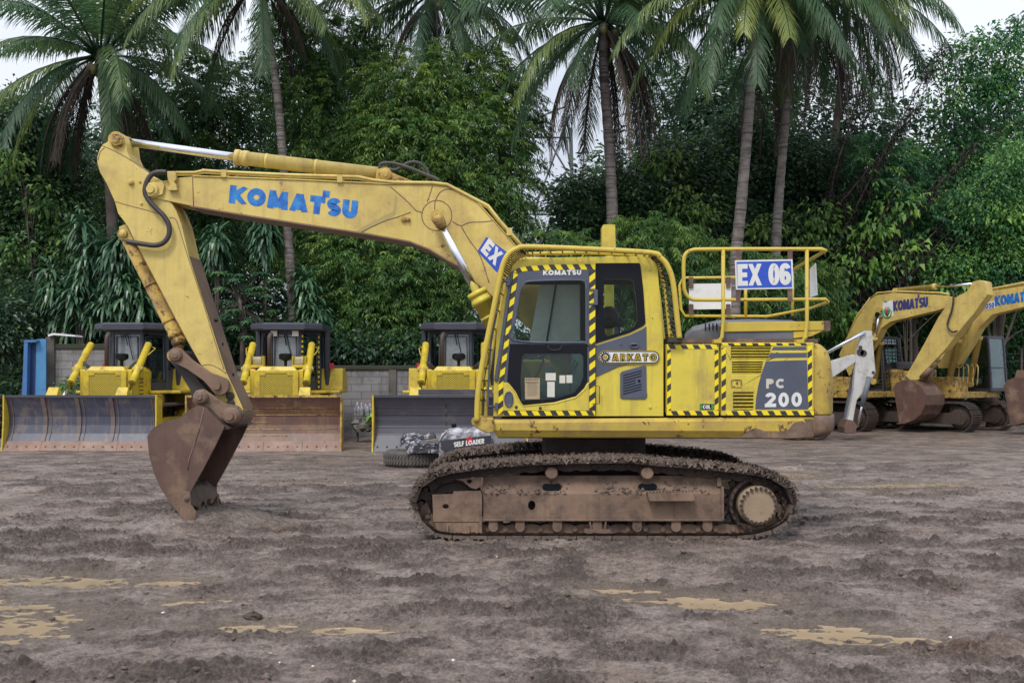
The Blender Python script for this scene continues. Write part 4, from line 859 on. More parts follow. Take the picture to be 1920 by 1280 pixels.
mb.add(vs, fs, 0, True); mb.build('mud_load', M['mudclod'], bkt, fix=False)
# ================================================================ GROUND: churned mud with ruts and puddles
set_off((0, 0, 0))
_perm = np.random.default_rng(3).permutation(4096)
_grad = np.random.default_rng(4).uniform(0, 2 * np.pi, 4096)
def perlin(x, y, seed=0):
    xi = np.floor(x).astype(np.int64); yi = np.floor(y).astype(np.int64); xf = x - xi; yf = y - yi
    u = xf ** 3 * (xf * (xf * 6 - 15) + 10); v = yf ** 3 * (yf * (yf * 6 - 15) + 10)
    def g(a, b, dx, dy):
        h = _perm[(_perm[(a + seed * 57) & 4095] + b) & 4095]; t = _grad[h]; return np.cos(t) * dx + np.sin(t) * dy
    n00 = g(xi, yi, xf, yf); n10 = g(xi + 1, yi, xf - 1, yf); n01 = g(xi, yi + 1, xf, yf - 1); n11 = g(xi + 1, yi + 1, xf - 1, yf - 1)
    return (n00 * (1 - u) + n10 * u) * (1 - v) + (n01 * (1 - u) + n11 * u) * v
PUD = [(-3.95, 9.5, .8, .2, -.10), (-3.02, 9.40, .24, .11, 0), (-3.65, 7.8, .5, .34, .1), (-4.35, 8.5, .6, .2, -.3), (-1.78, 7.72, .32, .12, 0), (-1.22, 7.66, .30, .09, 0), (1.55, 8.6, .55, .17, -.2), (.95, 9.05, .3, .07, -.3),
       (2.25, 7.52, .36, .20, -.3), (2.72, 7.36, .2, .07, -.1), (6.5, 17.6, 1.1, .22, .2), (5.1, 19.4, .4, .3, 0), (-7.8, 14.8, .6, .3, .2), (-2.4, 8.6, .28, .07, .2)]
def height(X, Y, rut=1.7):
    near = np.clip((26 - Y) / 14, .15, 1)
    wx = X + .35 * perlin(X * .7, Y * .7, 21); wy = Y + .35 * perlin(X * .7 + 9, Y * .7, 22)
    rid = lambda f, s, fy=1.: 1 - np.abs(perlin(wx * f, wy * f * fy, s)) * 2
    base = .022 + .022 * perlin(X * .22, Y * .3, 1) + .016 * perlin(X * .8, Y * 1.1, 2)
    rough = np.clip(.5 + .7 * perlin(X * .35 + 3, Y * .5, 5) + 1.3 * perlin(X * 1.1, Y * 1.8, 6), 0, 1)      # churned or smooth
    bil = lambda f, s, fy=1.3: np.abs(perlin(wx * f, wy * f * fy, s)) * 2
    rough = np.clip(rough + 1.1 * perlin(X * 2.6, Y * 4.2, 25), 0, 1.15)
    clod = .022 * bil(2.4, 7, 2.2) + .034 * bil(5.2, 8, 1.7) + .046 * bil(10, 9, 1.4) * (.3 + 1.1 * bil(2.5, 26)) + .040 * bil(19, 10, 1.2) * (.45 + 1.0 * bil(4, 27)) + .022 * bil(37, 28, 1) - .02
    S = lambda n, a, b: (lambda t: t * t * (3 - 2 * t))(np.clip((n - a) / (b - a), 0, 1))
    lump = .020 * S(perlin(wx * 2.9, wy * 6.5, 31), .0, .22) + .027 * S(perlin(wx * 6.0, wy * 12, 32), .05, .24) + .021 * S(perlin(wx * 11, wy * 20, 33), .06, .26) + .011 * S(perlin(wx * 22, wy * 32, 34), .08, .3)
    cre = lambda f, g, s, w_: np.exp(-(perlin(wx * f, wy * g, s) / w_) ** 2)
    crease = .020 * cre(3.6, 8, 41, .07) + .022 * cre(7, 14, 42, .11) + .014 * cre(13, 22, 43, .15)
    clod = clod * .28 + lump - crease * (.5 + .5 * S(perlin(X * 1.7, Y * 2.6, 44), -.1, .15))
    h = base + near * clod * (.22 + .85 * rough) + near * .005 * perlin(X * 18, Y * 24, 12)
    global CL; CL = clod * rough
    # ruts pressed by wheels and crawlers: long shallow grooves with raised lips
    for (x0, y0, a, w_, dep, x1, x2) in ((-4, 9.4, -.05, .10, .035, -9, -2.2), (-4, 9.95, -.05, .09, .03, -9, -1.5), (0, 7.2, -.13, .09, .02, -1, 6), (0, 6.75, -.13, .08, .02, -1, 6), (3, 15.6, .10, .22, .05, 1.5, 16), (3, 17.2, .12, .22, .05, 2, 16), (5, 20.5, .03, .3, .05, 1, 22), (-6, 16.5, .02, .25, .04, -14, -2), (-4, 13.6, -.02, .16, .03, -12, .2), (2, 10.2, -.06, .1, .02, -2, 8)):
        yc = y0 + a * (X - x0) + .12 * np.sin(X * .9 + y0); d = (Y - yc) / w_
        on = 1 / (1 + np.exp(-(X - x1) * 3)) * 1 / (1 + np.exp((X - x2) * 3))
        dep *= rut; h = h + on * (-dep * np.exp(-d * d) + dep * .5 * np.exp(-(np.abs(d) - 1.5) ** 2 * 3) * (.6 + .8 * perlin(X * 4, Y * 4, 13)))
    h = np.maximum(h, -.04)
    wet = np.zeros_like(h)
    for (x, y, rx, ry, rot) in PUD:
        c, s = math.cos(rot), math.sin(rot); u = ((X - x) * c + (Y - y) * s) / rx; v = (-(X - x) * s + (Y - y) * c) / (ry * 1.35)
        r = np.sqrt(u * u + v * v) + .75 * perlin(X * 3.1, Y * 6.2, 14) + .5 * perlin(X * 9, Y * 14, 15)
        kw = .85 / (1 + np.exp((r - 2.0) * 3.2)); h = h * (1 - kw) + (-.012 + .02 * perlin(X * 6, Y * 8, 17)) * kw
        k = 1 / (1 + np.exp((r - 1.0) * 9)); h = h * (1 - k) + (-.045 + .075 * perlin(X * 6, Y * 10, 16) + .03 * perlin(X * 17, Y * 22, 29)) * k
        wet = np.maximum(wet, 1 / (1 + np.exp((r - 1.7) * 3.5)))
    # hard smooth patch, the mound round the bucket teeth, level stand under the machine
    m = np.exp(-(((X + 3.72) / .75) ** 2 + ((Y - 12.95) / .85) ** 2) ** 2); h = h + (.19 + .03 * perlin(X * 9, Y * 9, 46)) * m
    st = np.clip(1 - np.maximum(np.abs(X - .98) - 2.1, 0) / .35, 0, 1) * np.clip(1 - np.maximum(np.abs(Y - 12.9) - 1.5, 0) / .3, 0, 1); h = h * (1 - st) + st * (.018 + .03 * perlin(X * 6, Y * 6, 18) + .012 * perlin(X * 17, Y * 17, 19))
    sx = 1 / (1 + np.exp((np.abs(X - .98) - 2.2) * 8)); h = h + sx * (.035 + .05 * np.abs(perlin(X * 5, Y * 7, 35)) + .03 * perlin(X * 14, Y * 16, 36)) * (np.exp(-((Y - 11.36) / .11) ** 2) + np.exp(-((Y - 12.2) / .1) ** 2))
    return h, rough, wet
ys = [4.2]
while ys[-1] < 60:
    y = ys[-1]; ys.append(y + (.0088 * (y / 7) ** 1.12 if y < 30 else .6))
ys = np.array(ys + [75, 110, 180, 320]); 
core = np.arange(-10, 10, .0195)
xs = np.concatenate([[-260, -160, -100, -70, -52, -40], np.arange(-32, -10, .055), core, np.arange(10, 32, .055), [40, 52, 70, 100, 160, 260]])
us = np.concatenate([[-14, -9, -6, -4.5, -3.5, -2.8, -2.2, -1.8], np.arange(-1.5, -1, .005), np.arange(-1, 1, .00145), np.arange(1, 1.5, .005), [1.8, 2.2, 2.8, 3.5, 4.5, 6, 9, 14]])
xs = us; GX, GY = np.meshgrid(us, ys); GX = GX * (1.6 + .47 * np.minimum(GY, 60)); gh, gr, gw = height(GX, GY); gc = CL.copy()
gh = np.where(GY > 34, gh * .2, gh)
nx, ny = len(xs), len(ys)
co = np.stack([GX, GY, gh], -1).reshape(-1, 3).astype(np.float32)
idx = np.arange(nx * ny).reshape(ny, nx); fa = np.stack([idx[:-1, :-1], idx[:-1, 1:], idx[1:, 1:], idx[1:, :-1]], -1).reshape(-1, 4)
def np_mesh(name, co, fa, mats, smooth=False, tint=None):
    me = bpy.data.meshes.new(name); me.vertices.add(len(co)); me.vertices.foreach_set('co', co.astype(np.float32).ravel())
    k = fa.shape[1]; me.loops.add(fa.size); me.loops.foreach_set('vertex_index', fa.astype(np.int32).ravel())
    me.polygons.add(len(fa)); me.polygons.foreach_set('loop_start', (np.arange(len(fa)) * k).astype(np.int32)); me.polygons.foreach_set('loop_total', np.full(len(fa), k, np.int32))
    for m in (mats if isinstance(mats, (list, tuple)) else [mats]): me.materials.append(m)
    if smooth: me.polygons.foreach_set('use_smooth', np.ones(len(fa), bool))
    if tint is not None: at_ = me.attributes.new('tint', 'FLOAT', 'FACE'); at_.data.foreach_set('value', tint.astype(np.float32))
    me.update(calc_edges=True); return me
m = bpy.data.materials.new('wet_mud'); m.use_nodes = True; nt = m.node_tree; b = nt.nodes['Principled BSDF']
ar = nt.nodes.new('ShaderNodeAttribute'); ar.attribute_name = 'rough'; aw = nt.nodes.new('ShaderNodeAttribute'); aw.attribute_name = 'wet'
col = _mix(nt, _ramp(nt, _noise(nt, .7, 6, .6), .3, .7), (.27, .205, .172), (.34, .275, .24))
col = _mix(nt, _ramp(nt, _noise(nt, 11, 10, .82), .47, .60), col, (.095, .067, .052))
fm = nt.nodes.new('ShaderNodeMath'); fm.operation = 'MULTIPLY'; nt.links.new(ar.outputs['Fac'], fm.inputs[0]); nt.links.new(_ramp(nt, _noise(nt, 3.5, 7, .7), .2, .6), fm.inputs[1])
col = _mix(nt, fm.outputs[0], col, (.15, .112, .093))
ac = nt.nodes.new('ShaderNodeAttribute'); ac.attribute_name = 'clod'; col = _mix(nt, _ramp(nt, ac.outputs['Fac'], .008, .06), col, (.078, .054, .042))
col = _mix(nt, _ramp(nt, _noise(nt, .45, 3, .5), .58, .75), col, (.22, .135, .09))
sm_ = nt.nodes.new('ShaderNodeMath'); sm_.operation = 'MULTIPLY'; nt.links.new(_ramp(nt, ar.outputs['Fac'], .1, .8), sm_.inputs[0]); nt.links.new(_ramp(nt, _noise(nt, 26, 6, .8), .46, .58), sm_.inputs[1])
col = _mix(nt, sm_.outputs[0], col, (.06, .043, .035))
fw = nt.nodes.new('ShaderNodeMath'); fw.operation = 'MULTIPLY'; fw.inputs[1].default_value = .6; nt.links.new(aw.outputs['Fac'], fw.inputs[0])
col = _mix(nt, fw.outputs[0], col, (.17, .125, .085)); gv = nt.nodes.new('ShaderNodeMapRange'); gv.inputs[1].default_value = .36; gv.inputs[2].default_value = .66; gv.inputs[3].default_value = 1.35; gv.inputs[4].default_value = .48; nt.links.new(_noise(nt, 48, 5, .8), gv.inputs[0])
gs_ = nt.nodes.new('ShaderNodeVectorMath'); gs_.operation = 'SCALE'; nt.links.new(col, gs_.inputs[0]); nt.links.new(gv.outputs[0], gs_.inputs['Scale'])   # grit and crumbs
nt.links.new(gs_.outputs[0], b.inputs['Base Color'])
rr = nt.nodes.new('ShaderNodeMapRange'); rr.inputs[1].default_value = .35; rr.inputs[2].default_value = .65; rr.inputs[3].default_value = .20; rr.inputs[4].default_value = .62
nt.links.new(_noise(nt, 1.6, 6, .7), rr.inputs[0]); r2_ = nt.nodes.new('ShaderNodeMath'); r2_.operation = 'MULTIPLY_ADD'; r2_.inputs[1].default_value = .3; nt.links.new(ar.outputs['Fac'], r2_.inputs[0]); nt.links.new(rr.outputs[0], r2_.inputs[2]); r3_ = nt.nodes.new('ShaderNodeMath'); r3_.operation = 'MULTIPLY_ADD'; r3_.inputs[1].default_value = -.35; r3_.use_clamp = True; nt.links.new(aw.outputs['Fac'], r3_.inputs[0]); nt.links.new(r2_.outputs[0], r3_.inputs[2]); r4_ = nt.nodes.new('ShaderNodeMath'); r4_.operation = 'MAXIMUM'; r4_.inputs[1].default_value = .12; nt.links.new(r3_.outputs[0], r4_.inputs[0]); nt.links.new(r4_.outputs[0], b.inputs['Roughness']); b.inputs['Specular IOR Level'].default_value = .6
bp = _n(nt, 'ShaderNodeBump', Strength=1.0, Distance=.035); nt.links.new(_noise(nt, 30, 10, .8), bp.inputs['Height']); nt.links.new(bp.outputs[0], b.inputs['Normal'])
me = np_mesh('ground', co, fa, m, True)
for nm, arr in (('rough', gr), ('wet', gw), ('clod', gc)):
    q = me.attributes.new(nm, 'FLOAT', 'POINT'); q.data.foreach_set('value', arr.ravel().astype(np.float32))
g = bpy.data.objects.new('ground', me); COL.objects.link(g); tag(g, kind='structure')
del co, fa, GX, GY
mw = bpy.data.materials.new('muddy_water'); mw.use_nodes = True; nt = mw.node_tree; b = nt.nodes['Principled BSDF']
nt.links.new(_mix(nt, _ramp(nt, _noise(nt, 3, 4), .35, .65), (.40, .30, .19), (.34, .26, .165)), b.inputs['Base Color']); b.inputs['Roughness'].default_value = .03; b.inputs['Specular IOR Level'].default_value = .5
bp = _n(nt, 'ShaderNodeBump', Strength=.08, Distance=.01); nt.links.new(_noise(nt, 7, 3), bp.inputs['Height']); nt.links.new(bp.outputs[0], b.inputs['Normal'])
for pi_, (x, y, rx, ry, rot) in enumerate(PUD):
    set_off((x, y, 0)); n = 40; pts = []
    for k in range(n):
        a = 2 * math.pi * k / n; u, v = 1.5 * rx * math.cos(a), 2.3 * ry * math.sin(a); pts.append((x + u * math.cos(rot) - v * math.sin(rot), y + u * math.sin(rot) + v * math.cos(rot), -.026 + .0007 * pi_))
    mb = MB(); mb.add(pts, [tuple(range(n))]); o = mb.build('puddle', mw); tag(o, kind='structure')
# stones and clods lying loose
set_off((0, 0, 0))
mb = MB(); pos = []
for q in range(1500):
    y = 5.8 + 20 * random.random() ** 1.6; x = random.uniform(-.52, .52) * y; pos.append((x, y))
pa = np.array(pos); ph, pr_, pw_ = height(pa[:, 0], pa[:, 1])
for (x, y), z, rgh in zip(pos, ph, pr_):
    if random.random() > .30 + rgh: continue
    st = random.random() < .05; r = random.uniform(.006, .014) if st else random.uniform(.008, .022) * (.6 + .6 * rgh)
    if -3.0 < x - .98 < 3.0 and 11.3 < y < 14.4: continue
    vs = []; 
    for v in ((1, 0, 0), (-1, 0, 0), (0, 1, 0), (0, -1, 0), (0, 0, 1), (0, 0, -1), (.7, .7, .5), (-.7, .6, .5), (.6, -.7, .5), (-.7, -.6, .5)):
        k = r * random.uniform(.7, 1.25); vs.append((x + v[0] * k * 1.3, y + v[1] * k * 1.3, z + v[2] * k))
    mb.add(vs, [(4, 6, 7), (4, 8, 6), (4, 9, 8), (4, 7, 9), (0, 6, 8), (2, 7, 6), (1, 9, 7), (3, 8, 9), (0, 2, 6), (2, 1, 7), (1, 3, 9), (3, 0, 8), (0, 5, 2), (2, 5, 1), (1, 5, 3), (3, 5, 0)], 1 if st else 0, not st)
o = mb.build('clods', [M['mudclod'], M['letteryel']], fix=False); tag(o, kind='stuff', label='loose clods of mud and pale pebbles strewn over the yard')
# ================================================================ VEGETATION
def unit(a): return a / (np.linalg.norm(a, axis=-1, keepdims=True) + 1e-9)
def leaf_quads(pos, d, L, W, bend=.25, flat=0.):
    """pos (n,3) base, d (n,3) direction; folded diamond of four corners, bending down"""
    n = len(pos); r = RNG.normal(size=(n, 3)); r[:, 2] += flat; s = unit(np.cross(d, unit(r)))
    L = L[:, None]; W = W[:, None]; dn = np.array([0, 0, -1.0])
    mid = pos + d * L * .5; tip = pos + unit(d + dn * bend) * L
    co = np.stack([pos, mid + s * W * .5, tip, mid - s * W * .5], 1).reshape(-1, 3)
    return co, np.arange(4 * n).reshape(-1, 4)
class Leaves:
    def __init__(s): s.c = []; s.t = []
    def add(s, co, tint): s.c.append(co); s.t.append(tint)
    def build(s, name, m, parent, loc):
        co = np.concatenate(s.c) - np.array(loc)[None]; t = np.clip(np.concatenate(s.t), 0, 1); fa = np.arange(len(co)).reshape(-1, 4)
        me = np_mesh(name, co, fa, m, False, t); o = bpy.data.objects.new(name, me); COL.objects.link(o); o.parent = parent; return o
def in_blob(b, n, shell=.55):
    u = unit(RNG.normal(size=(n, 3))); r = (shell + (1 - shell) * RNG.random((n, 1)) ** .7)
    r = np.where(RNG.random((n, 1)) < .25, RNG.random((n, 1)), r)
    return np.array(b[:3])[None] + u * r * np.array(b[3:6])[None], u
def crown_leaf(lv, blobs, dens, per=34, size=.17, sig=.28, asp=.45, tb=.4, bend=.3):
    for b in blobs:
        vol = b[3] * b[4] * b[5]; n = max(4, int(dens * vol ** .72)); c, u = in_blob(b, n)
        sg = sig * RNG.uniform(.6, 1.5, (n, 1, 1)); off = RNG.normal(size=(n, per, 3)) * sg * np.array([1, 1, .55])
        p = (c[:, None] + off).reshape(-1, 3); d = unit(off + u[:, None] * .25 * sg + np.array([0, 0, -.08])).reshape(-1, 3)
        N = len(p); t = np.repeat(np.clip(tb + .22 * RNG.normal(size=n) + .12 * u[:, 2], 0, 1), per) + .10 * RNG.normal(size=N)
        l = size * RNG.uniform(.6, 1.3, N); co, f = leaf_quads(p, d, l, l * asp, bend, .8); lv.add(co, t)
def crown_feather(lv, blobs, dens, twig=.9, nl=26, size=.13, tb=.5, droop=.9, asp=.2, sprays=3):
    """arching twigs that carry narrow leaves on both sides: bamboo, tamarind and the like"""
    for b in blobs:
        vol = b[3] * b[4] * b[5]; n = max(4, int(dens * vol ** .72)); c, u = in_blob(b, n, .5)
        T = np.repeat(np.clip(tb + .2 * RNG.normal(size=n) + .12 * u[:, 2], 0, 1), sprays); c = np.repeat(c, sprays, 0); u = np.repeat(u, sprays, 0); n = len(c)
        d0 = unit(u * np.array([1, 1, .5]) + RNG.normal(size=(n, 3)) * .45 + np.array([0, 0, .35])); ln = twig * RNG.uniform(.5, 1.3, (n, 1, 1))
        s = np.linspace(0.05, 1, nl)[None, :, None]; p = c[:, None] + d0[:, None] * ln * s; p = p + np.array([0, 0, -1]) * droop * ln * s ** 2 * .6
        tg = unit(d0[:, None] + np.array([0, 0, -1]) * droop * s * 1.2); side = unit(np.cross(tg, np.array([0, 0, 1.0])))
        sg = np.where(np.arange(nl) % 2 == 0, 1, -1)[None, :, None]; d = unit(tg * .6 + side * sg * .9 + RNG.normal(size=p.shape) * .25 + np.array([0, 0, -.25]))
        N = n * nl; l = size * RNG.uniform(.6, 1.3, N); co, f = leaf_quads(p.reshape(-1, 3), d.reshape(-1, 3), l, l * asp, .4, 1.2)
        lv.add(co, np.repeat(T, nl) + .08 * RNG.normal(size=N))
def limbs(mb, base, blobs, r0, n=9, lean=(0, 0)):
    base = Vector(base); top = Vector((sum(b[0] for b in blobs) / len(blobs), sum(b[1] for b in blobs) / len(blobs), max(b[2] for b in blobs)))
    p = [base + (top - base) * t + Vector((math.sin(t * 5) * .18, math.cos(t * 4) * .15, 0)) for t in (0, .15, .3, .45, .6, .75, .9)]
    mb.tube(p, [r0 * (1 - .8 * k / 6) for k in range(7)], 10)
    for b in blobs:
        for q in range(max(1, n // len(blobs))):
            t = random.uniform(.2, .75); s = base + (top - base) * t; e = Vector(b[:3]) + Vector([random.uniform(-.8, .8) * b[3 + i] for i in range(3)])
            m_ = (s + e) / 2 + Vector((0, 0, random.uniform(.1, .7))); pp = smooth_path([s, m_, e], 4); k = len(pp); r = r0 * .4 * (1 - t * .5)
            mb.tube(pp, [r * (1 - .85 * i / (k - 1)) for i in range(k)], 6)
def tree(name, label, cat, base, blobs, style, mt, r0=.16, group=None, n=9, **kw):
    set_off(base); root = empty(name, base, label, cat, group)
    mb = MB(); limbs(mb, base, blobs, r0, n); mb.build('trunk', M['bark'], root, fix=False)
    lv = Leaves(); (crown_leaf if style == 'leaf' else crown_feather)(lv, blobs, **kw); lv.build('crown', M[mt], root, base); return root
def B(px, py, Y, rx, ry, rz): x, z = at(px, py, Y); return (x, Y, z, rx, ry, rz)
def base_at(px, Y): return ((px - 960) / F * Y, Y, 0)
GRP = 'trees of the dense grove behind the yard'
# -- deep layer that closes the view (big trees far back)
deep = [(-60, 290, 520), (120, 340, 520), (330, 260, 560), (560, 250, 520), (735, 260, 500), (1285, 215, 420), (1410, 200, 520), (1600, 260, 440), (1810, 330, 400), (1990, 300, 420)]
labs = ['tall dark tree far back at the left edge behind the first coconut palm', 'dark tree far back above the blue gate post', 'dark tree far back between the arm of the excavator and the thin palm trunk', 'dark tree far back behind the thin grey palm trunk', 'dark tree far back above the excavator boom', 'dark tree far back behind the palm over the cab', 'dark tree far back behind the two grey palm trunks', 'dark tree far back above the rear of the big excavator', 'dark tree far back above the parked excavators', 'dark tree far back at the right edge of the photo']
for (px, py, h_), lb in zip(deep, labs):
    Y = 47 + random.uniform(-2, 3)
    bl = [B(px + random.uniform(-40, 40), py, Y, 2.9, 2.2, 2.6), B(px - 70, py + 150, Y, 3.0, 2.2, 2.4), B(px + 80, py + 170, Y, 3.0, 2.2, 2.6), B(px, py + 330, Y, 3.4, 2.2, 2.4), B(px + random.uniform(-60, 60), py + 420, Y - 1, 3.6, 2, 1.6), B(px, 690, Y - 1, 3.6, 2, 1.5)]
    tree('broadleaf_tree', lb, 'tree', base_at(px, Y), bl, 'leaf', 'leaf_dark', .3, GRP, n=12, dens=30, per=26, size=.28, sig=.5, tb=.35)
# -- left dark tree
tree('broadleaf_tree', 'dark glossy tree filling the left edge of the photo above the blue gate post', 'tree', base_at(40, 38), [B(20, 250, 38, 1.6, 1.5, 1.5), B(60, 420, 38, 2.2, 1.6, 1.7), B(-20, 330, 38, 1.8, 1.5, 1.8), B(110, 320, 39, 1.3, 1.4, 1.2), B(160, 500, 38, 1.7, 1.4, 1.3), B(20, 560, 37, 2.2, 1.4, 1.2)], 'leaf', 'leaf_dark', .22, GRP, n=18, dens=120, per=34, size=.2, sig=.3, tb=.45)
tree('broadleaf_tree', 'green leafy tree behind the head of the excavator arm', 'tree', base_at(300, 37), [B(330, 180, 38, 1.7, 1.4, 1.7), B(280, 330, 38, 1.6, 1.4, 1.6), B(390, 330, 38, 1.8, 1.4, 1.8), B(440, 190, 38, 1.5, 1.3, 1.6), B(350, 470, 38, 2.0, 1.4, 1.3)], 'feather', 'leaf_mid', .2, GRP, n=14, dens=62, size=.17, twig=.9, nl=22, tb=.35, asp=.3)
# -- feathery bamboo masses in the middle
mid = [((600, 36), [B(600, 200, 36, 1.5, 1.2, 1.5), B(580, 330, 36, 1.4, 1.2, 1.5), B(640, 90, 37, 1.3, 1.2, 1.2), B(560, 90, 37, 1.2, 1.2, 1.4), B(610, 470, 36, 1.7, 1.2, 1.5)], 'feathery green bamboo clump above the boom beside the thin palm trunk', 'leaf_mid', .55),
       ((790, 35), [B(760, 170, 35, 1.6, 1.2, 1.3), B(860, 150, 35.5, 1.6, 1.2, 1.2), B(790, 270, 34.5, 1.8, 1.2, 1.4), B(890, 260, 35, 1.6, 1.2, 1.4), B(720, 270, 35, 1.2, 1.2, 1.3), B(840, 370, 34.5, 1.6, 1.2, 1.2)], 'bright feathery bamboo clump rising behind the top of the boom', 'leaf_bamboo', .48),
       ((700, 34.5), [B(690, 500, 34.5, 1.7, 1, 1.2), B(780, 540, 34.5, 1.7, 1, 1.2), B(860, 570, 35, 1.4, 1, 1.1), B(740, 600, 34.5, 1.8, 1, .9), B(640, 590, 34.5, 1.2, 1, 1)], 'low bamboo clump under the boom behind the middle bulldozer', 'leaf_bamboo', .35),
       ((950, 35), [B(950, 330, 35, 1.0, 1, 1.4), B(920, 430, 35, 1.2, 1, 1.3), B(960, 210, 36, .8, 1, 1.3)], 'thin ragged bamboo clump left of the lattice tower', 'leaf_bamboo', .36)]
for (bp_, bl, lb, mt, tb) in mid:
    tree('bamboo_clump', lb, 'bamboo', base_at(*bp_), bl, 'feather', mt, .10, 'bamboo clumps behind the yard', n=16, dens=118, twig=.85, nl=24, size=.16, tb=tb, asp=.24, sprays=3)
# -- centre right: dark broadleaf and bamboo behind the cab
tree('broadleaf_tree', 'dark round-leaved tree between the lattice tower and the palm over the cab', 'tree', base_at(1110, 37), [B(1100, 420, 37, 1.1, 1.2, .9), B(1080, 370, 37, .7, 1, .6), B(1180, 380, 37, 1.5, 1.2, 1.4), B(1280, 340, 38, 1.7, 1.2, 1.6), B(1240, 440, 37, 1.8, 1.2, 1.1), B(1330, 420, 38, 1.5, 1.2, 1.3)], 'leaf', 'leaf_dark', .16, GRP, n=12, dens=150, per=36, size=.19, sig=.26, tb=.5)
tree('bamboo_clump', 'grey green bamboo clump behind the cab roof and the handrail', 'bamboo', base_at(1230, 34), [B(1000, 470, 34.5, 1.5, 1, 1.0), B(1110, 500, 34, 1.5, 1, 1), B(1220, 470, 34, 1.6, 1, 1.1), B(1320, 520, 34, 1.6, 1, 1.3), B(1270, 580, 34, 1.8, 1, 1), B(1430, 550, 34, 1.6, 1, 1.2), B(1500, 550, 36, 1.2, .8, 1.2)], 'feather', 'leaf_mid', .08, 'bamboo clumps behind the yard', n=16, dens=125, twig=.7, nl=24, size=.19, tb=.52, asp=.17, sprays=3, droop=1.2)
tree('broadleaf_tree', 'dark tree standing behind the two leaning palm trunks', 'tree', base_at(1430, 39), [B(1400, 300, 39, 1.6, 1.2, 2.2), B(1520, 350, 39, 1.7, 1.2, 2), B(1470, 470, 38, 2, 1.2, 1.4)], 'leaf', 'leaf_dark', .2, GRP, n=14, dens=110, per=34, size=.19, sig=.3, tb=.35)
# -- right side
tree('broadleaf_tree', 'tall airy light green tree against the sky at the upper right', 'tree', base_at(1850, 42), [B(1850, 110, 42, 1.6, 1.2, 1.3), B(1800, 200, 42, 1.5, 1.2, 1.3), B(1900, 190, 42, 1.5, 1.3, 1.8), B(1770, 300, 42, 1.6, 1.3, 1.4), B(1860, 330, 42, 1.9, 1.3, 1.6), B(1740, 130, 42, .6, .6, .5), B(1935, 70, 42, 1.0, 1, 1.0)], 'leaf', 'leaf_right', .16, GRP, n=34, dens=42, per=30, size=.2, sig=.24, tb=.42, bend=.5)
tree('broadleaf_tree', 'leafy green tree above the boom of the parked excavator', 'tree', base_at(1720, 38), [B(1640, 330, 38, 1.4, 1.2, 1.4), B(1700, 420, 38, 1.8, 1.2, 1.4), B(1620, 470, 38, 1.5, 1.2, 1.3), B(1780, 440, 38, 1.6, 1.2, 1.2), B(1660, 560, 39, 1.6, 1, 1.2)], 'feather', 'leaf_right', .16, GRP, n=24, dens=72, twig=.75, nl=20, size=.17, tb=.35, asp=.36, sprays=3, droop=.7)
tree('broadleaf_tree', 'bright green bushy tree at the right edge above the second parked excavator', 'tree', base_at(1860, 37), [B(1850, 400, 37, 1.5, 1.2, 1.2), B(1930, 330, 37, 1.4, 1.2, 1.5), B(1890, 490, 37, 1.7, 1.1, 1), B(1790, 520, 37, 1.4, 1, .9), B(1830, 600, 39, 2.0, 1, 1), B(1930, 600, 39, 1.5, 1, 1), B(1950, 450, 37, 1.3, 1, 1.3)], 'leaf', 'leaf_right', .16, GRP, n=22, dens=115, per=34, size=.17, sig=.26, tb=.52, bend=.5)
tree('shrub', 'big-leaved dark shrub growing behind the concrete wall between the bulldozers', 'shrub', base_at(660, 33.4), [B(560, 640, 33.4, 1.4, .7, .7), B(680, 655, 33.4, 1.4, .7, .6), B(800, 655, 33.4, 1.4, .7, .6), B(930, 650, 33.6, 1.6, .7, .8)], 'leaf', 'leaf_dark', .05, 'shrubs along the back wall', n=12, dens=150, per=30, size=.2, sig=.2, tb=.4)
tree('shrub', 'green shrub behind the rear of the big excavator', 'shrub', base_at(1600, 39.5), [B(1560, 620, 39.5, 1.2, .8, .9), B(1640, 640, 39.5, 1.3, .8, .8), B(1730, 650, 39.5, 1.3, .8, .9), B(1830, 650, 39.5, 1.4, .8, .9), B(1930, 660, 39.5, 1.3, .8, .8), B(1480, 640, 38, 1.3, .8, .8), B(1400, 650, 38, 1.3, .8, .8)], 'leaf', 'leaf_right', .05, 'shrubs along the back wall', n=12, dens=120, per=30, size=.16, sig=.22, tb=.4)
tree('shrub', 'dark shrub standing left behind the concrete wall and the blue post', 'shrub', base_at(60, 34), [B(-20, 620, 34, 1.3, .8, 1.2), B(60, 600, 35, 1.4, .8, 1.2), B(150, 590, 35, 1.5, .8, .9), B(260, 610, 35, 1.6, .8, .9), B(380, 640, 35, 1.6, .8, .8), B(470, 640, 35, 1.6, .8, .8)], 'leaf', 'leaf_dark', .05, 'shrubs along the back wall', n=12, dens=120, per=30, size=.19, sig=.25, tb=.25)
tree('broadleaf_tree', 'young tree with large pale green leaves low behind the parked excavators', 'tree', base_at(1700, 36.5), [B(1610, 500, 37, .8, .6, .8), B(1700, 490, 37, .7, .6, .6), B(1690, 380, 37, .7, .6, .6), B(1790, 540, 37, .9, .6, .6), B(1880, 420, 36.5, .7, .6, .7), B(1580, 600, 36.8, .7, .5, .6), B(1640, 420, 36.8, .6, .6, .5)], 'leaf', 'leaf_right', .07, GRP, n=24, dens=42, per=20, size=.30, sig=.26, tb=.85, bend=.7)
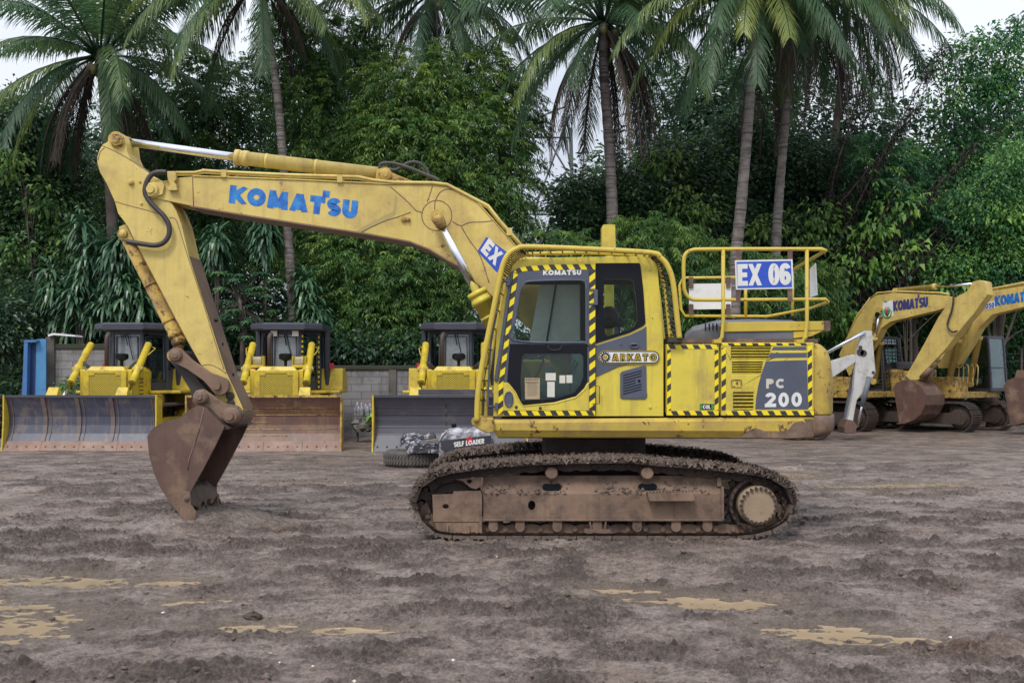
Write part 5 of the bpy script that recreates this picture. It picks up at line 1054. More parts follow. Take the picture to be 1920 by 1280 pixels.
tree('broadleaf_tree', 'thin glossy tree in front of the dark mass behind the two palm trunks', 'tree', base_at(1330, 36), [B(1300, 380, 36, .8, .6, .8), B(1340, 480, 36, .7, .6, .5), B(1240, 300, 36.5, .7, .6, .6), B(1530, 420, 36.5, .8, .6, .9), B(1550, 520, 36, .8, .6, .6), B(1440, 430, 36.5, .6, .5, .6)], 'leaf', 'leaf_mid', .07, GRP, n=18, dens=40, per=20, size=.24, sig=.26, tb=.75, bend=.6)
tree('broadleaf_tree', 'thin tree with lighter leaf sprays in the dark corner left of the dracaenas', 'tree', base_at(60, 36), [B(30, 470, 36, .8, .6, .6), B(90, 380, 36, .6, .6, .6), B(20, 300, 36, .6, .6, .6), B(120, 460, 36, .7, .6, .6), B(50, 560, 36, .8, .6, .6)], 'leaf', 'leaf_mid', .06, GRP, n=16, dens=36, per=20, size=.24, sig=.26, tb=.6, bend=.6)
# -- bare arching stems at the right (dead palm-like stalks against the sky)
set_off(base_at(1560, 37)); rt = empty('climbing_palm', OFF, 'dark straggling climber stems slanting up towards the sky right of the palms', 'plant')
mb = MB(); lv = Leaves()
for (x0, y0, x1, y1) in ((1560, 480, 1770, 80), (1580, 520, 1830, 270), (1540, 420, 1720, 200), (1600, 560, 1860, 330), (1550, 400, 1640, 120), (1600, 600, 1780, 440), (1560, 560, 1700, 330)):
    p = smooth_path([P3(x0, y0, 37), P3((x0 + x1) / 2 - 20, (y0 + y1) / 2 + 30, 36.6), P3(x1, y1, 37)], 8); mb.tube(p, [.05 - .04 * i / (len(p) - 1) for i in range(len(p))], 6)
    pp = np.array([v[:] for v in p]); n = 520; i = RNG.integers(0, len(pp) - 1, n); f = RNG.random((n, 1)); q = pp[i] * (1 - f) + pp[i + 1] * f; dd = unit(pp[i + 1] - pp[i]); d = unit(dd * .5 + RNG.normal(size=(n, 3)) * .6 + np.array([0, 0, -.35])); l = RNG.uniform(.2, .6, n)
    co, _ = leaf_quads(q, d, l, np.full(n, .035), .8, .5); lv.add(co, RNG.uniform(.0, .6, n))
mb.build('stem', M['bark'], rt, fix=False); lv.build('leaves', M['leaf_dead'], rt, OFF)
# ---------------------------------------------------------------- coconut palms
def frond(lv, base, az, el, L, droop, tint, nl=92, ll=.95, hang=.5, mb=None, wid=.05):
    """one feather-shaped leaf: arching midrib, leaflets on both sides that hang down"""
    N = 22; d = np.array([math.cos(az) * math.cos(el), math.sin(az) * math.cos(el), math.sin(el)]); p = [np.array(base, float)]; st = L / N
    for k in range(N):
        t = k / N; d = d + np.array([0, 0, -1]) * droop * st * (.25 + t * 1.2); d = d / np.linalg.norm(d); p.append(p[-1] + d * st)
    p = np.array(p)
    if mb is not None: mb.tube([Vector(v) for v in p[::3]] + [Vector(p[-1])], [.05 - .042 * i / 8 for i in range(len(p[::3]) + 1)], 5, 0)
    s = np.linspace(.16, 1.0, nl); i = np.minimum((s * N).astype(int), N - 1); f = (s * N - i)[:, None]; q = p[i] * (1 - f) + p[i + 1] * f; tg = unit(p[i + 1] - p[i])
    side = unit(np.cross(tg, np.array([0, 0, 1.0])) + 1e-6); up = unit(np.cross(side, tg))
    env = np.sin(np.clip((s - .1) / .95, 0, 1) * np.pi * .92) ** .6 * ll * (1 - .35 * s)
    for sg in (-1, 1):
        j = RNG.normal(size=(nl, 3)) * .09
        d1 = unit(side * sg * (1 - .3 * hang) + tg * .7 + up * .1 + np.array([0, 0, -.12 - .75 * hang]) + j); d2 = unit(d1 + np.array([0, 0, -.38]) + j * .5); d3 = unit(d2 + np.array([0, 0, -.42]))
        l = (env * RNG.uniform(.8, 1.15, nl))[:, None]; a = q; b = a + d1 * l * .4; c = b + d2 * l * .35; e = c + d3 * l * .3; w = wid * RNG.uniform(.7, 1.2, (nl, 1)) * tg
        t = np.clip(tint + RNG.normal(size=nl) * .06, 0, 1)
        lv.add(np.stack([a - w * .3, a + w * .3, b + w * .5, b - w * .5], 1).reshape(-1, 3), t); lv.add(np.stack([b - w * .5, b + w * .5, c + w * .38, c - w * .38], 1).reshape(-1, 3), t); lv.add(np.stack([c - w * .38, c + w * .38, e + w * .05, e - w * .05], 1).reshape(-1, 3), t)
def palm(label, trunk_px, Y, crown, L=4.2, n=22, r=.19, dead=6, nuts=True, tb=.45, seed=1, skew=None, dead_len=3.2, extra=(), bark='palmbark'):
    n = int(n * 1.4); rs = np.random.default_rng(seed); tp = [P3(a, b, Y) for a, b in trunk_px]; base = Vector((tp[-1].x + (tp[-1].x - tp[-2].x) * .2, Y, 0)); set_off(base)
    root = empty('coconut_palm', base, label, 'palm tree', 'coconut palms of the grove')
    cx, cz = at(*crown, Y); c = np.array([cx, Y, cz]); mb = MB(); path = smooth_path([Vector(c)] + tp + [base], 10); k = len(path)
    mb.tube(path, [r * (.72 + .45 * (i / k) ** 1.5) * (1.05 if i % 2 else .97) for i in range(k)], 12); mb.build('trunk', M[bark], root, fix=False)
    lv = Leaves(); rb = MB()
    for i in range(n):
        az = i * 2.39996 + rs.uniform(-.35, .35); u = (i + .5) / n; el = R(82) - u * R(122) + rs.uniform(-.2, .2)
        frond(lv, c + np.array([math.cos(az), math.sin(az), 0]) * .12, az, el, L * rs.uniform(.75, 1.12), .20 + .18 * u + rs.uniform(-.05, .10), np.clip(tb + rs.normal() * .17 - .25 * (u > .75), 0, 1), hang=.35 + .5 * u, mb=rb, ll=1.2)
    for (dx, el, LL, dr, tt) in extra: frond(lv, c, R(dx), R(el), LL, dr, tt, hang=.6, mb=rb, ll=1.05)
    rb.build('midrib', M['leaf_palm'], root, fix=False); lv.build('fronds', M['leaf_palm'], root, base)
    if dead:
        lv = Leaves(); rb = MB()
        for i in range(dead):
            az = rs.uniform(0, 2 * math.pi); frond(lv, c + np.array([math.cos(az) * .15, math.sin(az) * .15, -.3]), az, R(-40), dead_len * rs.uniform(.7, 1.1), .75, rs.uniform(0, .9), ll=.75, hang=1.1, mb=rb, nl=60)
        rb.build('dead_midrib', M['bark'], root, fix=False); lv.build('dead_fronds', M['leaf_dead'], root, base)
    if nuts:
        for q in range(9):
            a = rs.uniform(0, 6.28); mb = MB(); mb.lathe([(.001, -.16), (.08, -.12), (.12, 0), (.09, .1), (.001, .15)], c + np.array([math.cos(a) * .38, math.sin(a) * .38, -.35 - rs.uniform(0, .3)]), 10, 0, 'Z', True); mb.build('coconut', M['coconut'], root)
    return root
M['coconut'] = mat('green_coconut_husk', (.12, .16, .04), (.16, .12, .05), .5)
palm('coconut palm at the upper left with its crown over the end of the excavator arm', [(196, 200), (205, 330), (212, 450), (216, 600)], 35, (188, 105), 4.8, 26, .2, 18, tb=.38, seed=3, bark='bark', dead_len=4.2, extra=[(200, -25, 4.6, .55, .75), (-60, -30, 4.2, .6, .4)])
palm('tall coconut palm with thin bare trunk rising behind the middle bulldozer', [(497, 20), (520, 180), (532, 320), (541, 460), (550, 590)], 33.5, (488, -45), 5.0, 26, .155, 5, tb=.6, seed=5, dead_len=3.0, extra=[(205, -20, 4.6, .6, .98), (-25, 10, 4.8, .45, .9), (175, 20, 5, .4, .85), (190, 0, 5.0, .45, .5)])
palm('coconut palm with its trunk hidden by bamboo above the boom', [(802, 60), (785, 200), (775, 330)], 37, (815, -15), 4.8, 24, .19, 12, tb=.45, seed=8, bark='bark', extra=[(0, -10, 4.6, .5, .85), (185, -5, 4.6, .5, .6)])
palm('coconut palm right above the cab with green nuts and a long skirt of hanging fronds', [(1132, 130), (1142, 270), (1148, 400), (1150, 520)], 34.5, (1132, 42), 4.9, 26, .2, 18, tb=.42, seed=12, dead_len=4.6, extra=[(-40, -5, 5.2, .42, .7), (210, -10, 4.8, .5, .75), (170, 15, 5.4, .35, .5)])
palm('tallest coconut palm with pale leaning trunk right behind the number sign', [(1412, 70), (1405, 200), (1390, 380), (1378, 520)], 32.5, (1418, -40), 5.0, 28, .18, 3, tb=.66, seed=15, extra=[(190, -5, 4.4, .5, .9), (-80, -20, 3.6, .55, .95), (250, -15, 3.8, .5, .95)])
palm('coconut palm with dark dead fronds and the slimmer pale trunk right of the number sign', [(1484, 120), (1470, 260), (1460, 380), (1453, 520)], 34.5, (1500, -25), 4.8, 28, .16, 26, tb=.45, seed=21, dead_len=5.0)
palm('coconut palm behind, its bright crown touching the sky at the top right', [(1585, 60), (1572, 200), (1562, 330)], 40.5, (1590, -30), 4.9, 26, .16, 20, tb=.6, seed=27, nuts=False, dead_len=5.2, bark='bark')
# ---------------------------------------------------------------- dracaenas (strap leaves in rosettes on canes)
def rosette(lv, c, n, L, tint):
    c = np.array(c)[None]; az = RNG.uniform(0, 6.28, n); el = RNG.uniform(R(-55), R(80), n); d = np.stack([np.cos(az) * np.cos(el), np.sin(az) * np.cos(el), np.sin(el)], -1)
    l = L * RNG.uniform(.7, 1.15, n)[:, None]; sd = unit(np.cross(d, np.array([0, 0, 1.0]) + RNG.normal(size=(n, 3)) * .1)); w = sd * .045 * RNG.uniform(.8, 1.3, (n, 1))
    a = np.repeat(c, n, 0); b = a + d * l * .4; d2 = unit(d + np.array([0, 0, -.75])); e = b + d2 * l * .4; d3 = unit(d2 + np.array([0, 0, -1.1])); f = e + d3 * l * .3; t = np.clip(tint + RNG.normal(size=n) * .15, 0, 1)
    for p, q, u, v in ((a, b, .35, 1), (b, e, 1, .85), (e, f, .85, .05)): lv.add(np.stack([p - w * u, p + w * u, q + w * v, q - w * v], 1).reshape(-1, 3), t)
dr = [('tall dracaena with hanging strap leaves behind the first bulldozer, left one of the pair', 33.5, [(150, 430), (160, 500), (140, 560), (180, 580), (170, 460)], .8),
      ('tall bright dracaena right beside the bucket cylinder', 33, [(210, 470), (235, 450), (225, 520), (245, 540), (200, 560), (265, 575), (220, 600)], .85),
      ('dracaena with stiff upright leaves under the boom left of the thin palm trunk', 33.5, [(405, 455), (412, 470)], .8), ('dracaena with drooping head under the boom touching the thin palm trunk', 33.5, [(497, 430), (497, 445), (500, 425)], .75),
      ('low dracaena right of the thin palm trunk', 33.2, [(575, 530), (590, 560), (575, 590), (600, 600)], .75), ('dracaena far left in the shade beneath the dark tree', 34, [(100, 520), (120, 600), (280, 600), (250, 620)], .8)]
for lb, Y, cs, L in dr:
    b = base_at(cs[0][0], Y); set_off(b); rt = empty('dracaena', b, lb, 'plant', 'dracaenas by the wall'); lv = Leaves(); mb = MB()
    for (a, bb) in cs:
        for q in range(3):
            p = P3(a + random.uniform(-9, 9), bb + q * 16 - 10, Y + random.uniform(-.3, .3)); rosette(lv, p[:], 46, L, .5)
        mb.tube(smooth_path([P3(a, bb, Y), P3((a + cs[0][0]) / 2, (bb + 700) / 2, Y), Vector(b)], 4), .04, 7)
    mb.build('cane', M['bark'], rt, fix=False); lv.build('leaves', M['leaf_drac'], rt, b)
# ---------------------------------------------------------------- papaya with lobed leaves on long stalks
b = base_at(455, 32.6); set_off(b); rt = empty('papaya_tree', b, 'papaya tree with big lobed blue green leaves between the first two bulldozers', 'tree'); lv = Leaves(); mb = MB()
mb.tube([Vector(b), P3(455, 620, 32.6), P3(450, 560, 32.6)], [.1, .08, .06], 8)
for q in range(34):
    a = random.uniform(390, 520); bb = random.uniform(505, 650); c = P3(a, bb, 32.6 + random.uniform(-.6, .5)); mb.tube([P3(452, 575, 32.6), (P3(452, 570, 32.6) + c) / 2 + Vector((0, 0, .15)), c], .012, 4)
    n = 9; r = random.uniform(.28, .42); azs = np.linspace(0, 2 * np.pi, n, endpoint=False) + random.random(); tl = random.uniform(-.5, .5)
    d = np.stack([np.cos(azs), np.sin(azs) * .9, -.25 + .5 * np.sin(azs + tl) * tl], -1); d = unit(d); l = np.full(n, r) * RNG.uniform(.8, 1.1, n); base = np.repeat(np.array(c[:])[None], n, 0)
    t0 = RNG.uniform(.3, .8); co, _ = leaf_quads(base, d, l, l * .42, .35, 6); lv.add(co, np.full(n, t0))
    for sgn in (-.6, .6):
        d2 = unit(d + sgn * np.stack([-np.sin(azs), np.cos(azs), 0 * azs], -1)); co, _ = leaf_quads(base + d * l[:, None] * .45, d2, l * .5, l * .2, .3, 6); lv.add(co, np.full(n, t0))
mb.build('trunk', M['bark'], rt, fix=False); lv.build('leaves', M['leaf_drac'], rt, b)
# ================================================================ BULLDOZERS (face the camera; local frame: forward = -y)
set_off((0, 0, 0))
M['dz_yellow'] = mat('bulldozer_yellow_paint', (.60, .45, .025), (.50, .37, .025), .4, dirt=(.25, .16, .06), dlo=.50, dhi=.74, dscale=4, streak=.5, rust=(.13, .07, .03), rlo=.68, rhi=.7, rscale=6)
M['cab_dark'] = mat('dark_grey_cab_paint', (.045, .047, .068), (.035, .037, .055), .45, dirt=(.1, .09, .085), dlo=.6, dhi=.8, dscale=3)
M['blade_blue'] = mat('dark_blue_blade_paint', (.07, .078, .115), (.055, .06, .09), .4, dirt=(.22, .17, .13), dlo=.52, dhi=.72, dscale=1.4, streak=.6, bump=.08)
M['blade_red'] = mat('scoured_red_brown_blade', (.15, .072, .05), (.10, .052, .042), .45, dirt=(.26, .18, .10), dlo=.52, dhi=.75, dscale=2.2, streak=.5, rust=(.3, .2, .07), rlo=.66, rhi=.7, rscale=3, bump=.1)
M['blade_navy'] = mat('new_dark_blade_paint', (.062, .062, .082), (.05, .05, .068), .42, dirt=(.14, .12, .11), dlo=.55, dhi=.8, dscale=2)
M['edge_rust'] = mat('rusty_cutting_edge', (.26, .15, .11), (.18, .11, .09), .6, dirt=(.34, .27, .22), dlo=.5, dhi=.7, dscale=3, rust=(.2, .06, .04), rlo=.6, rhi=.64, rscale=6)
def dozer(loc, rz, label, blade, bhw=1.82, guard=False, bx=0.0, lamps=True, tape_=False, scale=1.):
    root = empty('bulldozer', loc, label, 'bulldozer', 'bulldozers parked along the back wall', rz)
    def part(mb, name, m, par=None, bevel=0): return mb.build(name, m, par or root, bevel)
    Y_, K = M['dz_yellow'], M['cab_dark']
    # blade: curved section swept along x
    prof = [(-3.42, .02), (-3.40, .12), (-3.28, .24), (-3.17, .42), (-3.12, .62), (-3.12, .82), (-3.18, 1.02), (-3.30, 1.30)]
    top = 1.30
    mb = MB(); n = len(prof)
    a = [Vector((bx - bhw, y, z)) for y, z in prof[2:]] + [Vector((bx - bhw, y + .05, z)) for y, z in reversed(prof[2:])]
    mb.extr(a, (2 * bhw, 0, 0), 0)
    mt = {'blue': M['blade_blue'], 'red': M['blade_red'], 'navy': M['blade_navy']}[blade]
    bl = part(mb, 'blade', [mt, Y_])
    mb = MB(); nseg = 4
    for k in range(nseg):
        x0 = bx - bhw - .02 + (2 * bhw + .04) * k / nseg; x1 = bx - bhw - .02 + (2 * bhw + .04) * (k + 1) / nseg - .008
        mb.extr([Vector((x0, y, z)) for y, z in ((-3.46, 0), (-3.44, .02), (-3.30, .245), (-3.27, .235), (-3.40, 0))], (x1 - x0, 0, 0), 0)
        for q in range(4):
            xx = x0 + (x1 - x0) * (q + .5) / 4; mb.lathe([(.001, -.02), (.02, -.015), (.022, .0)], (xx, -3.385, .13), 8, 0)
    part(mb, 'cutting_edge', M['edge_rust'] if blade != 'navy' else M['blade_navy'], bl)
    def curve(x, w_, off=.004, i0=2): 
        for i in range(i0, n - 1):
            (ya, za), (yb, zb) = prof[i], prof[i + 1]
            q = [Vector((x - w_, ya - off, za)), Vector((x + w_, ya - off, za)), Vector((x + w_, yb - off, zb)), Vector((x - w_, yb - off, zb))]
            mbx.add(q, [(0, 1, 2, 3)], 0)
    mbx = MB()
    if blade == 'blue':
        ws_ = mat('scraped_blade_strip', (.16, .12, .10), (.09, .085, .10), .5, dirt=(.28, .1, .07), dlo=.6, dhi=.68, dscale=5, streak=.7)
        for x, w_ in ((-.92, .05), (-.1, .05), (.72, .05), (-.78, .012), (.04, .012), (.86, .012), (-bhw + .12, .012), (bhw - .12, .012)): mbx = MB(); curve(bx + x, w_, .03 if w_ > .02 else .02); part(mbx, 'wear_strip', ws_, bl)
    ridge = MB()
    def hl(z, x0=-bhw, x1=bhw, r=.008):
        for i in range(n - 1):
            if prof[i][1] <= z <= prof[i + 1][1]:
                t = (z - prof[i][1]) / (prof[i + 1][1] - prof[i][1]); y = prof[i][0] + t * (prof[i + 1][0] - prof[i][0])
                ridge.tube([Vector((bx + x0, y - .002, z)), Vector((bx + x1, y - .002, z))], r, 5, 0)
    if blade == 'red':
        for z in (1.02, .86, .52): hl(z, -bhw + .04, bhw - .08, .011)
        hl(.36, -bhw, bhw * .3); hl(.68, -.3, .1, .008)
        part(ridge, 'wear_ridge', M['rusty_yellow'], bl)
    if blade == 'navy':
        for z in (1.2, 1.04, .88, .72, .56, .4): hl(z, r=.006)
        for (z0, z1) in ((.28, 1.28),):
            for i in range(2, n - 1): ridge.tube([Vector((bx - .1, prof[i][0] - .004, prof[i][1])), Vector((bx - .1, prof[i + 1][0] - .004, prof[i + 1][1]))], .009, 5)
        part(ridge, 'wear_ridge', mat('dark_seam', (.09, .085, .085), None, .5), bl)
    mb = MB()
    for s in (-1, 1):                                     # end plates
        x = bx + s * bhw; pl = [Vector((x, y, z)) for y, z in ((-3.46, .0), (-3.40, .35), (-3.36, .8), (-3.36, 1.34), (-3.0, 1.2), (-2.98, .2), (-3.2, .0))]
        mb.extr(pl, (s * .035, 0, 0), 0)
    part(mb, 'end_plate', Y_ if blade != 'red' else M['rusty_yellow'], bl)
    mb = MB()
    mb.box(bx - bhw, bx + bhw, -3.33 if True else 0, -3.23, 1.28, 1.335, 0)
    if guard: mb.box(bx - .75, bx + 1.0, -3.31, -3.27, 1.34, 1.47, 0)
    part(mb, 'spill_guard', {'blue': M['blade_navy'], 'red': M['rusty_yellow'], 'navy': M['blade_navy']}[blade], bl)
    mb = MB(); 
    for s in (-1, 1):
        mb.loft([[Vector((s * .86 + dx, y, z)) for dx, y, z in ((-.17, -3.05, .9), (.17, -3.05, .9), (.17, -2.95, .4), (-.17, -2.95, .4))], [Vector((s * .86 + dx, y, z)) for dx, y, z in ((-.13, -2.6, 1.52), (.13, -2.6, 1.52), (.15, -2.3, 1.2), (-.15, -2.3, 1.2))]], 0)
        mb.box(s * 1.0 - .1, s * 1.0 + .1, -3.0, .2, .32, .56, 0)
    part(mb, 'push_arm', Y_, None, .01)
    # nose, grille, hood
    mb = MB(); hw = .53
    mb.box(-hw, hw, -1.62, .1, .55, 1.90, 0); mb.loft([[Vector((x, y, 1.9)) for x, y in ((-hw, -1.62), (hw, -1.62), (hw, .1), (-hw, .1))], [Vector((x, y, 2.03)) for x, y in ((-hw + .12, -1.55), (hw - .12, -1.55), (hw - .08, .1), (-hw + .08, .1))]], 0)
    hood = part(mb, 'hood', Y_, None, .015)
    mb = MB(); fr = [Vector((x, -1.66, z)) for x, z in ((-hw - .02, .8), (hw + .02, .8), (hw + .02, 1.93), (-hw - .02, 1.93))]; hl_ = [Vector((x, -1.66, z)) for x, z in ((-.41, .9), (.41, .9), (.41, 1.80), (.27, 1.80), (.27, 1.86), (-.27, 1.86), (-.27, 1.80), (-.41, 1.80))]
    mb.extr(fr, (0, .04, 0), 0, [hl_]); gf = part(mb, 'grille_frame', Y_, None, .006)
    mb = MB(); mb.extr([v + Vector((0, .018, 0)) for v in hl_], (0, .01, 0)); part(mb, 'grille', M['grille'], gf)
    mb = MB(); lettering(mb, 'KOMATSU', (-.17, 1.945), (.17, 1.945), (0, .045), lambda x, z, e: Vector((x, -1.60 + (z - 1.9) * .5 - e - .012, z)), t=.3, gap=.1); part(mb, 'lettering', M['darkiron'], gf)
    for s in (-1, 1):
        mb = MB(); mb.box(s * .60 - .07, s * .60 + .07, -1.60, -1.1, .7, 1.95, 0); mb.box(s * .66 - .08, s * .66 + .08, -1.5, -1.25, 1.78, 1.96, 0); part(mb, 'yoke', Y_, None, .02)
        a_ = Vector((s * .76, -.72, 2.62)); b_ = Vector((s * .80, -2.62, .95)); g_ = a_ + (b_ - a_) * .60
        d = (b_ - a_).normalized(); mb = MB(); mb.tube([a_, a_ + d * .02, a_ + d * .9, a_ + d * .92, a_ + d * 1.05, a_ + d * 1.07, g_ - d * .05, g_ - d * .049, g_], [.075, .09, .09, .115, .115, .088, .088, .1, .1], 14, 0)
        mb.tube([a_ + d * 1.0 + Vector((-.13, 0, 0)), a_ + d * 1.0 + Vector((.13, 0, 0))], .06, 10); mb.tube([a_ + Vector((s * .02, .02, -.05)), a_ + Vector((s * .18, 0, -.12)), a_ + d * .45 + Vector((s * .10, 0, 0))], .012, 6)
        c_ = part(mb, 'lift_cylinder', Y_); mb = MB(); mb.cyl(g_, b_, .04, 12); part(mb, 'rod', M['chrome'], c_)
    mb = MB(); mb.tube([Vector((-.34, -.75, 1.95)), Vector((-.34, -.75, 2.75)), Vector((-.33, -.74, 2.82)), Vector((-.30, -.66, 2.88))], [.055, .055, .06, .06], 12); part(mb, 'exhaust_stack', mat('rusty_stack', (.07, .04, .04), (.05, .035, .035), .6))
    mb = MB(); mb.lathe([(.04, 2.0), (.04, 2.17), (.12, 2.2), (.17, 2.24), (.17, 2.34), (.13, 2.37), (.001, 2.38)], (.10, -.85, 0), 20, 0, 'Z'); part(mb, 'air_cleaner', M['black'])
    if lamps:
        for s in (-1, 1):
            mb = MB(); mb.box(s * .53 - .17, s * .53 + .17, -1.45, -1.2, 2.0, 2.08, 0)
            for k in range(4): mb.box(s * .53 - .16, s * .53 + .16, -1.46, -1.44, 2.12 + k * .05, 2.132 + k * .05, 0)
            mb.box(s * .53 - .17, s * .53 - .15, -1.46, -1.2, 2.08, 2.3, 0); mb.box(s * .53 + .15, s * .53 + .17, -1.46, -1.2, 2.08, 2.3, 0); part(mb, 'lamp_guard', Y_)
            mb = MB(); mb.box(s * .53 - .1, s * .53 + .1, -1.38, -1.25, 2.09, 2.27, 0); part(mb, 'work_lamp', M['paper'])
    # cab (six sided): corner posts, glass, roof
    plan = [(-.40, -.25), (.40, -.25), (.78, .55), (.80, 1.35), (-.80, 1.35), (-.78, .55)]; z0, z1 = 1.42, 3.0; zb = 1.95
    mb = MB()
    for i, (x, y) in enumerate(plan): mb.tube([Vector((x, y, z0)), Vector((x * .94, y + (.04 if y < 0 else 0), z1))], .055 if i in (0, 1, 2, 5) else .085, 6, 0, sm=False)
    for i in range(6):
        (xa, ya), (xb, yb) = plan[i], plan[(i + 1) % 6]; 
        if i == 5: (xb, yb) = plan[0]
        h_ = zb if i in (0,) else (1.62 if i in (1, 5) else zb)
        q = [Vector((xa, ya, z0)), Vector((xb, yb, z0)), Vector((xb, yb, h_)), Vector((xa, ya, h_))]; nn_ = Vector((yb - ya, xa - xb, 0)).normalized(); mb.extr(q, -nn_ * .03, 0)
        q = [Vector((xa * .95, ya, z1 - .12)), Vector((xb * .95, yb, z1 - .12)), Vector((xb * .95, yb, z1)), Vector((xa * .95, ya, z1))]; mb.extr(q, -nn_ * .03, 0)
        # inner window frame
        pa, pb = Vector((xa, ya, 0)), Vector((xb, yb, 0)); e1 = pa.lerp(pb, .13); e2 = pa.lerp(pb, .87)
        mb.tube([Vector((e1.x, e1.y, h_ + .05)) + nn_ * .01, Vector((e2.x, e2.y, h_ + .05)) + nn_ * .01, Vector((e2.x * .95, e2.y, z1 - .17)) + nn_ * .01, Vector((e1.x * .95, e1.y, z1 - .17)) + nn_ * .01], .022, 6, 0, True)
    mb.box(-.7, .7, .5, 1.3, 1.38, 1.42, 0)
    cab_ = part(mb, 'cab', K)
    for i in range(6):
        (xa, ya), (xb, yb) = plan[i], plan[(i + 1) % 6]; h_ = zb if i in (0, 2, 3, 4) else 1.62
        mb = MB(); q = [Vector((xa, ya + .02, h_)), Vector((xb, yb + .02, h_)), Vector((xb * .95, yb + .02, z1 - .1)), Vector((xa * .95, ya + .02, z1 - .1))]; mb.extr(q, (0, .006, 0), 0); part(mb, 'window', M['glasspale'] if i == 0 else M['glassdark'], cab_)
    mb = MB(); rp = [(-.55, -.55), (.55, -.55), (.95, -.1), (.98, 1.5), (-.98, 1.5), (-.95, -.1)]
    mb.loft([[Vector((x * .96, y, 3.0)) for x, y in rp], [Vector((x, y, 3.04)) for x, y in rp], [Vector((x, y, 3.16)) for x, y in rp], [Vector((x * .92, y * .95, 3.19)) for x, y in rp]], 0)
    for s in (-1, 1): mb.tube([Vector((s * .95, 1.0, 1.5)), Vector((s * .93, .95, 3.02))], .09, 6, 0, sm=False)
    part(mb, 'cab_roof', K, cab_, .01)
    mb = MB(); mb.tube([Vector((.03, -.29, 2.9)), Vector((.10, -.30, 2.55)), Vector((.18, -.30, 2.2))], .012, 5); mb.tube([Vector((-.03, -.29, 2.9)), Vector((.03, -.30, 2.6))], .012, 5)
    for s in (-1, 1): mb.tube(smooth_path([Vector((s * .50, -.14, 2.0)), Vector((s * .56, -.20, 2.1)), Vector((s * .54, -.18, 2.8)), Vector((s * .48, -.12, 2.9))], 4), .016, 6)
    part(mb, 'wiper', M['black'], cab_)
    mb = MB(); mb.loft([[Vector((x, y, z)) for x, y in ((-.22, .55), (.22, .55), (.25, .7), (-.25, .7))] for z in (1.6, 1.9, 2.35)], 0); mb.box(-.25, .25, .2, .6, 1.55, 1.72, 0); part(mb, 'seat', M['darkiron'], cab_)
    if lamps:
        mb = MB(); 
        for s in (-1, 1): mb.box(s * .28 - .08, s * .28 + .08, -.42, -.32, 2.84, 2.98)
        part(mb, 'roof_lamp', M['paper'], cab_)
    if tape_:
        mb = MB()
        for t0 in (.06, .94):
            (xa, ya), (xb, yb) = plan[1], plan[2]; x = xa + (xb - xa) * t0; y = ya + (yb - ya) * t0
            for k in range(11):
                z = 1.46 + k * .135; mb.tube([Vector((x + .02, y - .06, z)), Vector((x + .02, y - .06, z + .06))], .022, 4, 0, sm=False)
        part(mb, 'hazard_tape', M['tapeyel'], cab_)
    # fenders, rear tank, side housings
    mb = MB()
    for s in (-1, 1):
        mb.box(s * 1.0 - .42, s * 1.0 + .42, -.2, 2.0, 1.32, 1.40, 0); mb.extr([Vector((s * .75, y, z)) for y, z in ((.9, 1.4), (2.2, 1.4), (2.2, 1.7), (1.6, 2.0), (1.0, 2.0))], (s * .62, 0, 0), 0); mb.box(s * .72 - .2, s * .72 + .2, -1.1, 0, .95, 1.30, 0)
    mb.box(-.95, .95, 1.5, 2.2, .8, 1.9, 0); mb.box(-.5, .5, -1.5, 2.1, .45, 1.3, 0); part(mb, 'body', Y_, None, .02)
    for s in (-1, 1):
        mb = MB()
        for k in range(3): mb.tube(smooth_path([Vector((s * (.45 + .05 * k), -1.3, 1.96)), Vector((s * (.62 + .05 * k), -1.35, 2.12)), Vector((s * (.74 + .04 * k), -1.2, 2.2)), Vector((s * .78, -1.0, 2.3))], 4), .015, 6)
        part(mb, 'hose', M['rubber'])
        for k in range(5): mb = MB(); mb.box(s * hw - .006, s * hw + .006, -1.4, -.5, 1.3 + k * .1, 1.33 + k * .1); part(mb, 'hood_slot', M['darkiron'], hood)
    mb = MB(); mb.box(1.02, 1.14, .86, .90, 1.98, 2.14); mb.box(-1.14, -1.02, .86, .90, 1.98, 2.14); part(mb, 'tail_lamp', M['red'])
    # crawler tracks
    for s in (-1, 1):
        mb = MB(); pth = stadium(-1.65, 1.75, .05, 1.0, 9); x0, x1 = sorted((s * .72, s * 1.28)); belt(mb, pth, x0, x1, .2, .03, .05, to3=lambda a, b, c: Vector((b, a, c)), chain=False)
        tr = part(mb, 'track', M['muddark']); mb = MB(); mb.box(s * 1.0 - .15, s * 1.0 + .15, -1.2, 1.2, .3, .7, 0)
        for y in (-1.18, 1.28): mb.lathe([(.001, -.12), (.38, -.12), (.42, -.06), (.42, .06), (.38, .12), (.001, .12)], (s * 1.0, y, .53), 20, 0, 'X')
        part(mb, 'track_frame', M['dz_yellow'] if s > 0 else M['mudsteel'], tr)
    return root
dozer((-10.2, 28.7, 0), R(-2.5), 'left bulldozer with a wide dark blue curved blade and leaning lift cylinders', 'blue', 1.82, False, 0.12, False)
dozer((-6.02, 28.7, 0), R(2.5), 'middle bulldozer with a scoured red-brown blade, standing behind the excavator bucket', 'red', 1.80, False, 0, True, True)
dozer((-1.48, 28.6, 0), 0, 'right bulldozer with a clean dark blade marked by level seams', 'navy', 1.80, True, 0.02, False)
